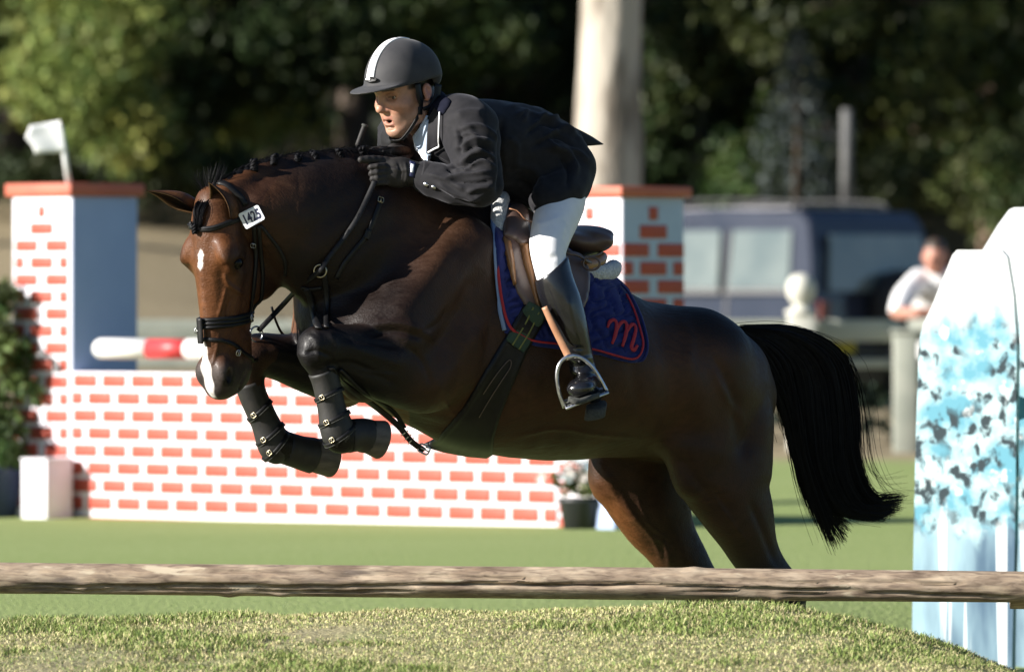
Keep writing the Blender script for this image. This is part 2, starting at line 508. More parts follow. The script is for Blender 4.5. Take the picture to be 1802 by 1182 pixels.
mat('pad_cloth', (0.012, 0.018, 0.100), 0.8, (0.018, 0.026, 0.130), 50, bump=0.2, bscale=380, bdist=0.0006, spec=0.2, sheen=0.15)
mat('pad_binding', (0.20, 0.28, 0.46), 0.7)
mat('red_piping', (0.36, 0.010, 0.018), 0.65)
mat('sheepskin', (0.42, 0.43, 0.43), 0.95, (0.66, 0.66, 0.65), 130, bump=0.9, bscale=170, bdist=0.006)
mat('elastic_green', (0.026, 0.055, 0.036), 0.8)
mat('elastic_yellow', (0.16, 0.17, 0.05), 0.8)
mat('tag_white', (0.80, 0.82, 0.86), 0.45)
mat('ink_blue', (0.012, 0.016, 0.06), 0.5)
mat('boot_neoprene', (0.010, 0.010, 0.010), 0.6, (0.020, 0.018, 0.016), 40, bump=0.2, bscale=150)
mat('mouth_dark', (0.04, 0.012, 0.010), 0.6)
mat('eye_white', (0.40, 0.37, 0.34), 0.25)
mat('iris', (0.05, 0.03, 0.02), 0.1)
# ------------------------------------------------------------------ the horse
horse = empty('horse', HP(950, 1240, 0), 'dark bay horse with plaited mane and white blaze leaping over the wooden pole', 'horse')
hx = np.concatenate([np.arange((318 - 901) / PXM - .10, (520 - 901) / PXM, .0034), np.arange((520 - 901) / PXM, (1450 - 901) / PXM, .0075)])
hy = np.concatenate([np.arange(-.88, -.46, .0038), np.arange(-.46, .74, .0075)])
hz = np.concatenate([np.arange(CAM_H - (1262 - HOR) / PXM, CAM_H - (715 - HOR) / PXM, .0070), np.arange(CAM_H - (715 - HOR) / PXM, CAM_H - (245 - HOR) / PXM, .0038)])
H = Field(hx, hy, hz)
# trunk
H.chain([(HP(612, 560), R_(88), R_(84)), (HP(690, 562), R_(150), R_(120)), (HP(780, 568), R_(192), R_(138)), (HP(870, 592), R_(206), R_(152)),
         (HP(970, 634), R_(176), R_(170)), (HP(1070, 660), R_(143), R_(168)), (HP(1160, 672), R_(135), R_(158)), (HP(1222, 684), R_(132), R_(140)),
         (HP(1268, 702), R_(95), R_(105))], k=.03, sub=4)
H.seg(HP(842, 400), HP(880, 425), R_(62), R_(50), k=.06)                      # withers
# neck
H.chain([(HP(448, 372), R_(58), R_(52)), (HP(520, 386), R_(108), R_(66)), (HP(600, 412), R_(141), R_(80)), (HP(690, 462), R_(165), R_(98)),
         (HP(770, 520), R_(165), R_(110))], k=.03, sub=4)
H.chain([(HP(402, 338), R_(24), R_(24)), (HP(470, 304), R_(22), R_(20)), (HP(560, 285), R_(18), R_(18)), (HP(650, 288), R_(18), R_(18)), (HP(750, 325), R_(24), R_(26)), (HP(840, 385), R_(40), R_(36))], k=.04)   # crest
H.seg(HP(556, 520, -58), HP(560, 590, -50), R_(40), R_(42), k=.03)            # far point of the shoulder
# shoulder, arm, chest
for sg in (1, -1):
    q = 42 * (sg - 1)                                                          # the far side is seen further left
    H.seg(HP(830 + q, 440, 88 * sg), HP(705 + q, 585, 98 * sg), (R_(75), R_(50)), (R_(84), R_(62)), k=.05)
    H.seg(HP(655 + q, 585, 80 * sg), HP(700 + q, 600, 95 * sg), R_(58), R_(66), k=.04)
    H.seg(HP(800 + q, 610, 100 * sg), HP(752 + q, 672, 102 * sg), (R_(80), R_(48)), (R_(56), R_(44)), k=.045)
H.seg(HP(600, 600, 45), HP(640, 660, 40), R_(52), R_(48), k=.03)              # breast muscles
H.seg(HP(575, 600, -45), HP(610, 660, -40), R_(52), R_(48), k=.03)
# near foreleg, folded
H.chain([(HP(742, 655, 108), R_(72), R_(50)), (HP(680, 642, 112), R_(62), R_(48)), (HP(625, 622, 113), R_(47), R_(42)), (HP(583, 608, 113), R_(36), R_(36))], k=.03)
H.ell(HP(560, 606, 113), (R_(36), R_(34), R_(33)), k=.022)                     # knee
H.ell(HP(547, 625, 113), (R_(20), R_(24), R_(24)), k=.02)
H.chain([(HP(562, 625, 112), R_(29), R_(28)), (HP(573, 665, 112), R_(21), R_(21)), (HP(583, 715, 112), R_(19), R_(19)), (HP(592, 755, 112), R_(25), R_(24)), (HP(602, 768, 112), R_(26), R_(25))], k=.02)
H.chain([(HP(600, 768, 112), R_(27), R_(26)), (HP(632, 764, 112), R_(24), R_(24)), (HP(650, 766, 112), R_(27), R_(27))], k=.015)
# far foreleg, folded lower
H.chain([(HP(612, 655, -88), R_(62), R_(46)), (HP(545, 640, -86), R_(50), R_(44)), (HP(490, 628, -84), R_(38), R_(38)), (HP(452, 622, -84), R_(35), R_(34))], k=.03)
H.ell(HP(438, 632, -84), (R_(34), R_(32), R_(38)), k=.02)
H.chain([(HP(436, 660, -84), R_(26), R_(26)), (HP(447, 700, -84), R_(20), R_(20)), (HP(467, 745, -84), R_(20), R_(20)), (HP(482, 777, -84), R_(26), R_(26)), (HP(488, 786, -84), R_(26), R_(26))], k=.02)
H.chain([(HP(490, 784, -84), R_(27), R_(27)), (HP(525, 795, -84), R_(24), R_(24)), (HP(548, 800, -84), R_(28), R_(28))], k=.015)
# quarters, near hind leg
H.ell(HP(1222, 640, 78), (R_(105), R_(82), R_(98)), k=.05)
H.seg(HP(1252, 690, 88), HP(1232, 790, 98), (R_(98), R_(62)), (R_(80), R_(54)), k=.05)
H.chain([(HP(1290, 660, 58), R_(58), R_(58)), (HP(1304, 740, 78), R_(55), R_(58)), (HP(1306, 830, 88), R_(55), R_(50))], k=.04)
H.ell(HP(1214, 832, 100), (R_(34), R_(36), R_(46)), k=.04)
H.chain([(HP(1268, 830, 95), R_(86), R_(52)), (HP(1297, 895, 92), R_(68), R_(46)), (HP(1318, 945, 90), R_(52), R_(38)), (HP(1343, 1005, 88), R_(36), R_(31)), (HP(1378, 1050, 88), R_(36), R_(30))], k=.03)
H.seg(HP(1345, 960, 90), HP(1402, 1046, 88), R_(14), R_(20), k=.03)            # tendon to the hock point
H.chain([(HP(1384, 1058, 88), R_(32), R_(28)), (HP(1396, 1110, 88), R_(25), R_(24)), (HP(1404, 1165, 88), R_(24), R_(23)), (HP(1410, 1192, 88), R_(28), R_(26))], k=.02)
H.seg(HP(1408, 1195, 88), HP(1392, 1226, 92), R_(24), R_(26), k=.015)
# far hind leg
H.ell(HP(1135, 690, -85), (R_(95), R_(80), R_(92)), k=.05)
H.chain([(HP(1122, 745, -92), R_(100), R_(60)), (HP(1125, 825, -95), R_(90), R_(54)), (HP(1146, 888, -93), R_(76), R_(48)), (HP(1172, 940, -90), R_(57), R_(38)), (HP(1211, 1000, -88), R_(44), R_(32)), (HP(1250, 1052, -88), R_(36), R_(30))], k=.035)
H.ell(HP(1068, 838, -98), (R_(32), R_(34), R_(44)), k=.035)
H.chain([(HP(1256, 1060, -88), R_(32), R_(28)), (HP(1272, 1115, -88), R_(25), R_(24)), (HP(1284, 1170, -88), R_(24), R_(23)), (HP(1291, 1196, -88), R_(28), R_(26))], k=.02)
H.seg(HP(1290, 1198, -88), HP(1276, 1228, -84), R_(24), R_(26), k=.015)
H.seg(HP(1290, 600), HP(1330, 592), R_(20), R_(13), k=.04)                    # dock of the tail
H.seg(HP(1330, 592), HP(1400, 606), R_(13), R_(7), k=.02)
# head: l = down the face, f = in front of the face line, w = to the near side (metres)
HB = math.radians(52)
hO = PM(347, 345, -365 / PXM)
hW = np.array([math.sin(HB), -math.cos(HB), 0])
hF = np.array([-math.cos(HB), -math.sin(HB), 0])
hL = -0.090 * hF + np.array([0, 0, -1.0]); hL /= np.linalg.norm(hL)
hF = hF - hL * np.dot(hF, hL); hF /= np.linalg.norm(hF)
def HD(l, f, w=0.0): return hO + hL * l + hF * f + hW * w
HAX = [hL, hF, hW]
def head_chain(rows, k): H.chain([(HD(l, f), rf, rw) for l, f, rf, rw in rows], w=hW, k=k, sub=3)
head_chain([(.030, -.085, .062, .064), (.12, -.090, .086, .082), (.21, -.108, .104, .084), (.29, -.112, .104, .070), (.38, -.103, .098, .056), (.46, -.094, .090, .050), (.54, -.087, .079, .050), (.578, -.080, .066, .047)], .03)
for sg in (1, -1):
    H.ell(HD(.235, -.222, .040 * sg), (.108, .105, .048), HAX, k=.035)         # cheek
    H.ell(HD(.185, -.052, .070 * sg), (.050, .042, .036), HAX, k=.03)          # orbit
    H.seg(HD(.150, -.030, .060 * sg), HD(.195, -.022, .082 * sg), .010, .009, k=.03)
    H.seg(HD(.25, -.088, .070 * sg), HD(.37, -.078, .046 * sg), .012, .009, k=.025)   # facial crest
    H.ell(HD(.27, -.018, .070 * sg), (.045, .010, .010), HAX, k=.03, mode='s')
    H.ell(HD(.212, -.068, .108 * sg), (.020, .027, .022), HAX, k=.012, mode='s')      # eye socket
    H.seg(HD(.192, -.047, .094 * sg), HD(.196, -.088, .092 * sg), .0085, .007, k=.010)
    H.ell(HD(.545, -.030, .040 * sg), (.040, .028, .024), HAX, k=.025)         # nostril
    H.ell(HD(.556, -.034, .066 * sg), (.024, .013, .026), HAX, k=.008, mode='s')
    H.seg(HD(.530, -.130, .052 * sg), HD(.592, -.100, .046 * sg), .006, .006, k=.008, mode='s')  # mouth corner
    H.seg(HD(.45, -.135, .035 * sg), HD(.54, -.142, .032 * sg), .022, .020, k=.03)
H.ell(HD(.596, -.052), (.034, .040, .042), HAX, k=.025)                       # upper lip
H.ell(HD(.572, -.138), (.030, .036, .036), HAX, k=.02)                        # chin
H.seg(HD(.600, -.104, -.05), HD(.600, -.104, .05), .004, .004, k=.010, mode='s')
hV, hQ = H.mesh(smooth=2)
del H
horse_strokes = [
    # (line px, width px, height px)
    ([(640, 575), (690, 568), (735, 578), (768, 600)], 7, 4.0), ([(645, 590), (700, 583), (745, 596)], 6, -4.0),
    ([(722, 330), (690, 430), (640, 540)], 22, -3.5), ([(800, 420), (740, 500), (690, 570)], 24, 6), ([(845, 470), (800, 560), (752, 630)], 16, -6),
    ([(850, 560), (800, 640), (760, 700)], 18, 5), ([(690, 720), (740, 745), (800, 760)], 12, -4),
    ([(520, 500), (560, 440), (640, 380), (720, 350)], 18, 2.5), ([(520, 440), (580, 380), (660, 340)], 14, -1.8), ([(600, 500), (650, 440), (720, 400)], 14, 2),
    ([(1150, 560), (1180, 640), (1180, 720), (1170, 780)], 20, -7), ([(1190, 600), (1230, 680), (1235, 760)], 24, 6), ([(1250, 620), (1290, 700), (1300, 800)], 10, -4.5),
    ([(1255, 640), (1275, 690), (1310, 745)], 8, 3), ([(1190, 790), (1230, 850), (1290, 900)], 12, -4), ([(1320, 880), (1345, 940), (1370, 1000)], 7, -4),
    ([(1060, 820), (1090, 880), (1130, 930)], 8, 4), ([(1150, 940), (1170, 960), (1180, 1000)], 5, 3), ([(960, 760), (1050, 740), (1140, 730)], 25, -1.5),
    ([(560, 650), (600, 640), (660, 660)], 8, -4), ([(600, 600), (660, 615), (720, 640)], 14, 4),
    ([(545, 575), (560, 590), (565, 640)], 5, 2), ([(905, 700), (930, 740), (940, 790)], 10, -2.5), ([(985, 720), (1000, 760), (1005, 792)], 8, -2),
]
sculpt(hV, hQ, horse_strokes)
# head veins and bones
sculpt(hV, hQ, [([(398, 505), (392, 530), (383, 560)], 3.2, 2.2), ([(410, 520), (400, 545), (398, 575)], 3, -2), ([(385, 590), (380, 620), (370, 650)], 3, 1.8),
                ([(395, 480), (402, 500), (430, 520)], 4, 2.5), ([(445, 520), (440, 560), (436, 600)], 5, -2.5), ([(345, 440), (352, 480), (360, 560)], 9, 2.5),
                ([(400, 600), (420, 620), (425, 640)], 4, 1.8)])
veins = [([(410, 520), (402, 545), (400, 570)], 2.6, 1.8), ([(610, 640), (650, 655), (700, 660)], 3, 2), ([(1240, 850), (1275, 900), (1320, 960)], 3, 2.2), ([(1085, 850), (1110, 900), (1150, 950), (1165, 990)], 3, 2.6), ([(1120, 870), (1140, 920), (1180, 950)], 2.6, 2),
         ([(900, 770), (980, 755), (1060, 765), (1130, 770)], 4, 2), ([(780, 700), (800, 730), (850, 750)], 3.4, 2), ([(720, 610), (745, 640), (760, 680)], 5, -2.2), ([(730, 590), (770, 570), (790, 540)], 6, -2.2), ([(870, 520), (860, 600), (840, 680)], 9, -2.5),
         ([(1200, 560), (1215, 600), (1210, 660)], 10, 2.5), ([(1110, 620), (1120, 690), (1140, 750)], 12, -2.5), ([(930, 640), (925, 700), (935, 770)], 8, 1.8), ([(960, 650), (958, 710), (965, 780)], 8, -1.6), ([(1010, 680), (1005, 740), (1015, 790)], 8, -1.5)]
veins += [([(538, 622), (558, 617), (586, 628)], 4, -3.2), ([(577, 584), (592, 606), (588, 640)], 5, 2.8), ([(545, 588), (557, 604), (560, 640)], 4, 2.4), ([(600, 592), (650, 602), (705, 612)], 6, -3), ([(606, 632), (655, 655), (705, 682)], 7, -3.2), ([(615, 612), (660, 628), (712, 646)], 8, 2.5), ([(566, 648), (575, 690), (584, 730)], 3, 2), ([(598, 740), (604, 760), (600, 785)], 4, 2),
          ([(470, 640), (510, 652), (550, 668)], 6, -2.5), ([(470, 612), (510, 620), (545, 628)], 6, 2)]
sculpt(hV, hQ, veins)
hn = sum(np.sin(hV @ np.array(k) + p) for k, p in (((17, 23, 29), 0), ((-31, 12, 22), 1.3), ((9, -27, 38), 2.1), ((44, 15, -26), .4)))
hV += vnormals(hV, hQ) * (hn * .0006 * (hV[:, 0] > -.66))[:, None]
horse_bvh = bvh_of(hV, hQ)
# coat markings: bay body, black points, redder face, white blaze and snip, plus painted light and shade
Pp = proj(hV)
def smooth01(x): x = np.clip(x, 0, 1); return x * x * (3 - 2 * x)
nse = np.sin(hV[:, 0] * 23 + 1) * np.sin(hV[:, 2] * 19 + 2) * np.sin(hV[:, 1] * 27)
bay = np.array([0.034, 0.0155, 0.0078]); red = np.array([0.102, 0.037, 0.0120]); black = np.array([0.0055, 0.0048, 0.0052]); muz = np.array([0.046, 0.038, 0.035])
hl = (hV - hO) @ hL; hf = (hV - hO) @ hF; hw = (hV - hO) @ hW
onhead = (Pp[:, 0] < 520) & (hl > -.04) & (hl < .68) & (hf > -.36) & (hf < .1) & (np.abs(hw) < .14) & (hV[:, 1] < -.43)
C = np.tile(bay, (len(hV), 1))
def blend(col, m):
    global C
    m = np.clip(m, 0, 1)[:, None]; C = C * (1 - m) + col * m
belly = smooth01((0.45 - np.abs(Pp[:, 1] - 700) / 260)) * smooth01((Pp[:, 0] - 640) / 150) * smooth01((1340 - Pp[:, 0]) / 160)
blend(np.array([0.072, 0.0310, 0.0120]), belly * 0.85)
chest_shade = smooth01((800 - Pp[:, 0]) / 120) * smooth01((Pp[:, 1] - 400) / 60) * smooth01((Pp[:, 0] - 470) / 50)  # chest, shoulder and neck darkened: shade painted into the coat colour
blend(np.array([0.0062, 0.0040, 0.0036]), np.maximum(chest_shade, smooth01((Pp[:, 0] - 500) / 60) * smooth01((760 - Pp[:, 0]) / 100) * .8) * .85)
sheen_patches = np.exp(-((Pp[:, 0] - 1185) / 45) ** 2 - ((Pp[:, 1] - 650) / 110) ** 2) + .8 * np.exp(-((Pp[:, 0] - 1265) / 30) ** 2 - ((Pp[:, 1] - 640) / 70) ** 2) + .7 * np.exp(-((Pp[:, 0] - 745) / 45) ** 2 - ((Pp[:, 1] - 415) / 60) ** 2)  # sheen on the quarters and sunlit shoulder patch, painted into the coat
blend(np.array([0.066, 0.030, 0.015]), sheen_patches * .6)
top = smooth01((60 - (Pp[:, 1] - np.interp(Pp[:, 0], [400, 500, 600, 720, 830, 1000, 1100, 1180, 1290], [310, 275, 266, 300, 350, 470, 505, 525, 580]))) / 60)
nearleg = (Pp[:, 0] < 760) * (Pp[:, 1] > 560) * smooth01((-.47 - hV[:, 1]) / .05) * ~onhead
farleg = (Pp[:, 0] < 610) * (Pp[:, 1] > 585) * (hV[:, 1] > -.40) * smooth01((600 - Pp[:, 0]) / 60)
blend(black, smooth01((Pp[:, 1] - 940) / 90) * (Pp[:, 0] > 1230))
blend(np.array([0.12, 0.042, 0.012]), smooth01((Pp[:, 1] - 820) / 80) * (Pp[:, 0] < 1250) * (Pp[:, 0] > 1000) * smooth01((1130 - (Pp[:, 0] - (Pp[:, 1] - 900) * 0.55)) / 50) * 0.8)  # sunlight on the far hind leg's front edge, painted orange
blend(black, smooth01((Pp[:, 1] - 1010) / 50))
hm = onhead * smooth01((hf + .30) / .14)
nr = smooth01((520 - Pp[:, 0]) / 120) * (Pp[:, 1] < 560) * ~((hV[:, 1] > -.43) & (Pp[:, 1] > 500))
blend(red * .8, nr * (.62 + .15 * nse) * (1 - .75 * smooth01((Pp[:, 1] - 400) / 90) * smooth01((Pp[:, 0] - 440) / 40)))
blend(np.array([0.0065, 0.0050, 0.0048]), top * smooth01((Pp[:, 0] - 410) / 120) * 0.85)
blend(np.array([0.115, 0.050, 0.026]), (Pp[:, 0] < 560) * (Pp[:, 1] > 475) * (Pp[:, 1] < 600) * smooth01((hV[:, 1] + .40) / .08) * .9)  # far point of the shoulder lightened: sunlight painted into the coat
blend(np.array([0.120, 0.046, 0.016]), (Pp[:, 0] > 560) * (Pp[:, 0] < 720) * (Pp[:, 1] > 620) * smooth01((hV[:, 1] + .47) / .06) * smooth01((Pp[:, 1] - 620) / 30) * .8)  # orange sunlight between the forelegs, painted into the coat
blend(black, nearleg * smooth01((Pp[:, 1] - 565) / 25) * smooth01((735 - Pp[:, 0] - 0.25 * (660 - Pp[:, 1])) / 90) * .95)
blend(black, farleg * .95)
hm = hm * smooth01((hl - .03) / .06) * smooth01((hf + .26) / .12)
blend(red, hm * (0.72 + 0.2 * nse))
blend(np.array([0.022, 0.010, 0.005]), onhead * smooth01((hf + .15) / .05) * smooth01((np.abs(hw) - .066) / .03) * smooth01((hl - .14) / .03) * smooth01((.32 - hl) / .05) * 0.72)
blend(np.array([0.010, 0.006, 0.0045]), onhead * np.exp(-((hl - .212) / .030) ** 2 - ((hf + .066) / .034) ** 2) * (np.abs(hw) > .06) * .8)   # dark round the eyes
blend(np.array([.026, .0105, .0055]), onhead * smooth01((hw - .050) / .030) * smooth01((-.055 - hf) / .05) * .7)  # near cheek darkened: its shaded side is put into the colour
blend(muz, onhead * smooth01((hl - .475) / .07) * 0.95)
blend(np.array([0.010, 0.008, 0.008]), onhead * smooth01((hl - .535) / .03) * smooth01((np.abs(hw) - .040) / .010) * (np.abs(hf + .036) < .022) * (np.abs(hl - .556) < .032))
white = np.array([0.74, 0.70, 0.66])
PB = Pp
star = ((PB[:, 0] - 353) / (4.6 + 1.1 * np.sin(PB[:, 1] * .31 + 1) + .5 * np.sin(PB[:, 1] * .9))) ** 2 + ((PB[:, 1] - 457 + .6 * (PB[:, 0] - 353)) / 18) ** 2
blend(white, onhead * (hf > -.06) * smooth01((1.35 - star) / .8))
bl = np.interp(hl, [.43, .47, .52, .58, .61, .64], [.010, .015, .022, .020, .015, .010])
bc = np.interp(hl, [.43, .5, .56, .62], [-.012, -.012, -.004, .000])
blend(white, onhead * (hf > -.085) * smooth01((bl - np.abs(hw - bc) + .002 * np.sin(hl * 110)) / .006) * smooth01((hl - .445) / .01) * smooth01((.628 - hl) / .01))
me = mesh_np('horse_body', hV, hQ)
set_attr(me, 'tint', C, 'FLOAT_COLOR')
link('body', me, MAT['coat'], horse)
# eyes
for sg in (1, -1):
    m = MB(); c = HD(.211, -.068, .0845 * sg)
    m.lathe([(.0205 * math.sin(a), .0205 * -math.cos(a)) for a in np.linspace(0.05, math.pi - .05, 12)], c, 18)
    m.build('eye', MAT['eye'], horse)
# ears: cupped leaves
def ear(base, tip, facing, wd, name='ear'):
    base = np.array(base); tip = np.array(tip); ax = tip - base; L = np.linalg.norm(ax); ax /= L
    fc = np.array(facing, float); fc -= ax * np.dot(fc, ax); fc /= np.linalg.norm(fc); sd = np.cross(ax, fc)
    V = []; F = []; nu, nv = 15, 15
    cols = []
    for layer in (0, 1):
        for i in range(nu):
            t = i / (nu - 1)
            r = wd * (0.62 + 0.55 * math.sin(min(t * 1.35, 1) * math.pi * 0.72)) * (1 - max(0, t - .25) ** 1.7 / .75 ** 1.7) + .002
            for j in range(nv):
                a = (j / (nv - 1) * 2 - 1) * (2.55 - 1.45 * t)
                rr = r - (0.004 if layer else 0)
                p = base + ax * (t * L) + sd * (rr * math.sin(a)) - fc * (rr * math.cos(a) - r * 0.4 * t) + fc * (0.03 * t * t)
                V.append(p)
                edge = max(0, abs(j / (nv - 1) * 2 - 1) - .78) / .22
                c = np.array([0.012, 0.008, 0.006]) if layer else np.array([0.10, 0.042, 0.016]) * (1 - .75 * t ** 2)
                c = c * (1 - edge) + np.array([0.16, 0.09, 0.04]) * edge if layer else c * (1 - .8 * edge)
                cols.append(c)
    o = nu * nv
    for i in range(nu - 1):
        for j in range(nv - 1):
            q = [i * nv + j, i * nv + j + 1, (i + 1) * nv + j + 1, (i + 1) * nv + j]
            F.append(q); F.append([o + x for x in q[::-1]])
        for j in (0, nv - 1): F.append([i * nv + j, (i + 1) * nv + j, o + (i + 1) * nv + j, o + i * nv + j])
    for j in range(nv - 1): F.append([(nu - 1) * nv + j, (nu - 1) * nv + j + 1, o + (nu - 1) * nv + j + 1, o + (nu - 1) * nv + j])
    me = mesh_np('ear', V, F); set_attr(me, 'tint', np.array(cols), 'FLOAT_COLOR')
    return link(name, me, MAT['coat'], horse)
ear(HD(.080, -.088, .060), PM(377, 311, -.68), (-0.62, -0.70, 0.0), .037)
ear(HD(.045, -.075, -.062), PM(261, 322, -.60), (-.35, -0.55, -.75), .028)
# hooves
def hoof(top, toe, r0, r1, nm='hoof'):
    m = MB(); top = np.array(top); toe = np.array(toe); ax = toe - top; L = np.linalg.norm(ax)
    m.lathe([(r0 * .9, 0), (r0, .004), (r0 * 1.03, L * .12), (r1, L * .93), (r1 * .96, L), (r1 * .5, L * .985)], top, 22, axis=ax / L)
    return m.build(nm, MAT['hoof'], horse)
hoof(HP(640, 766, 112), HP(672, 774, 114), R_(27), R_(34))
hoof(HP(545, 800, -84), HP(585, 805, -82), R_(28), R_(35))
hoof(HP(1394, 1222, 92), HP(1384, 1250, 94), R_(26), R_(34))
hoof(HP(1278, 1224, -84), HP(1268, 1252, -82), R_(26), R_(34))
# ------------------------------------------------------------------ projected sheets (cloth, leather) that follow a surface
from mathutils.geometry import delaunay_2d_cdt
def poly_area_pts(poly, step, closed_spline=0):
    poly = np.array(poly, float)
    if closed_spline:
        n = len(poly); Q = np.concatenate([poly[-2:], poly, poly[:3]])
        out = []
        for i in range(n):
            a, b, c, d = Q[i + 1], Q[i + 2], Q[i + 3], Q[i + 4]
            for t in np.linspace(0, 1, closed_spline, endpoint=False):
                out.append(0.5 * ((2 * b) + (-a + c) * t + (2 * a - 5 * b + 4 * c - d) * t * t + (-a + 3 * b - 3 * c + d) * t ** 3))
        poly = np.array(out)
    # resample the outline
    B = []
    for i in range(len(poly)):
        a, b = poly[i], poly[(i + 1) % len(poly)]
        m = max(int(np.linalg.norm(b - a) / step), 1)
        for t in range(m): B.append(a + (b - a) * t / m)
    B = np.array(B)
    x0, y0 = B.min(0); x1, y1 = B.max(0)
    gx, gy = np.meshgrid(np.arange(x0 + step / 2, x1, step), np.arange(y0 + step / 2, y1, step))
    G = np.stack([gx.ravel(), gy.ravel()], 1)
    inside = np.zeros(len(G), bool)
    for i in range(len(B)):
        a, b = B[i], B[(i + 1) % len(B)]
        c = ((a[1] > G[:, 1]) != (b[1] > G[:, 1])) & (G[:, 0] < (b[0] - a[0]) * (G[:, 1] - a[1]) / (b[1] - a[1] + 1e-12) + a[0])
        inside ^= c
    G = G[inside]
    if len(G):
        d, _ = poly_dist(G, np.concatenate([B, B[:1]])); G = G[d > step * 0.55]; 
    allp = np.concatenate([B, G]) if len(G) else B
    nb = len(B)
    r = delaunay_2d_cdt([Vector(p) for p in allp], [(i, (i + 1) % nb) for i in range(nb)], [list(range(nb))], 1, 1e-4)
    P2 = np.array([tuple(v) for v in r[0]]); T = [list(f) for f in r[2]]
    return P2, T, nb
def sheet(bvh, poly, lift, thick, step=4.0, rnd=0, smooth=6, relief=None, edge_round=True, nsm=True):
    """closed thin solid whose outline is poly (px), laid on the surface; relief(P2, edge distance) -> height in metres"""
    P2, T, nb = poly_area_pts(poly, step, rnd)
    B = P2[:nb]
    hits = [hit(bvh, p[0], p[1]) for p in P2]
    dep = np.array([h[0][1] for h in hits])
    nbr = [set() for _ in P2]
    for t in T:
        for i in range(len(t)): nbr[t[i]].add(t[(i + 1) % len(t)]); nbr[t[(i + 1) % len(t)]].add(t[i])
    for _ in range(smooth):
        dep = np.array([0.5 * dep[i] + 0.5 * np.mean(dep[list(nbr[i])]) if nbr[i] else dep[i] for i in range(len(dep))])
    V = np.array([PM(p[0], p[1], d) for p, d in zip(P2, dep)])
    N = np.zeros_like(V)
    for t in T:
        n = np.cross(V[t[1]] - V[t[0]], V[t[2]] - V[t[0]])
        if n[1] > 0: n = -n
        for i in t: N[i] += n
    N /= np.linalg.norm(N, axis=1)[:, None] + 1e-12
    ed, _ = poly_dist(P2, np.concatenate([B, B[:1]]))
    h = np.full(len(V), lift)
    if relief is not None: h = h + relief(P2, ed)
    if edge_round: h = h - thick * 0.45 * np.exp(-(ed / (step * 0.5)) ** 2)
    top = V + N * h[:, None]; bot = V + N * (lift - thick)
    n = len(V)
    F = []
    for t in T:
        q = np.cross(top[t[1]] - top[t[0]], top[t[2]] - top[t[0]])
        t = t if q[1] < 0 else t[::-1]
        F.append(t); F.append([i + n for i in t[::-1]])
    for i in range(nb):
        j = (i + 1) % nb; F.append([i, j, n + j, n + i])
    return np.concatenate([top, bot]), F, P2
def add_sheet(name, m, parent, *a, **k):
    V, F, P2 = sheet(*a, **k)
    return link(name, mesh_np(name, V, F), m, parent)
def strap_on(bvh, line, width, thick=.003, lift=.004, m=None, smooth=4, depth=None):
    """line (px) laid on a surface -> strap geometry; width in px"""
    L = spline(np.array(line, float), m or max(8, int(np.sum(np.linalg.norm(np.diff(np.array(line, float), axis=0), axis=1)) / 6)))
    dep = np.full(len(L), np.nan); N = np.zeros((len(L), 3))
    for i, p in enumerate(L):
        loc, nor, _, _ = bvh.ray_cast(CAMP, (Vector(PM(p[0], p[1], 0)) - CAMP).normalized())
        if loc is not None: dep[i] = loc.y; N[i] = nor
    ok = ~np.isnan(dep)
    if ok.any():
        idx_ = np.arange(len(L)); dep = np.interp(idx_, idx_[ok], dep[ok])
        for i in idx_[~ok]:
            loc, nor, _, _ = bvh.find_nearest(Vector(PM(L[i][0], L[i][1], dep[i])))
            N[i] = nor; L[i] = proj(np.array(loc)); dep[i] = loc.y
    else: dep[:] = 0; N[:] = (0, -1, 0)
    for _ in range(smooth):
        dep[1:-1] = 0.5 * dep[1:-1] + 0.25 * (dep[2:] + dep[:-2]); N[1:-1] = 0.5 * N[1:-1] + 0.25 * (N[2:] + N[:-2])
    N /= np.linalg.norm(N, axis=1)[:, None]
    P = np.array([PM(p[0], p[1], d) for p, d in zip(L, dep)]) + N * lift
    w = np.interp(np.linspace(0, 1, len(P)), np.linspace(0, 1, len(width)), width) / PXM if not np.isscalar(width) else width / PXM
    return strap_geo(P, N, w, thick), P, N
def field_box(pts, pad, h):
    pts = np.array(pts); lo = pts.min(0) - pad; hi = pts.max(0) + pad
    return Field(axis(lo[0], hi[0], h), axis(lo[1], hi[1], h), axis(lo[2], hi[2], h))

# ------------------------------------------------------------------ the rider
rider = empty('person', HP(1045, 730, 205), 'rider in black jacket, white breeches and helmet crouched over the jumping horse', 'person')
RB = math.radians(40)
rO = PM(718, 165, -136 / PXM)
rF = np.array([-math.cos(RB), -math.sin(RB), 0]); rS = np.array([math.sin(RB), -math.cos(RB), 0]); rU = np.array([0, 0, 1.0])
rO0, rF0, rU0 = rO, rF, rU
PT = math.radians(12)                     # the face is bent down a little under the level helmet
rO = rO0 + rU0 * .011; rF = rF0 * math.cos(PT) - rU0 * math.sin(PT); rU = rU0 * math.cos(PT) + rF0 * math.sin(PT)
def RD(f, s=0.0, u=0.0): return rO + rF * f + rS * s + rU * u
RAX = [rF, rS, rU]
fx = np.concatenate([axis((652 - 901) / PXM, (770 - 901) / PXM, .0024), np.arange((770 - 901) / PXM + .006, .42, .0075)])
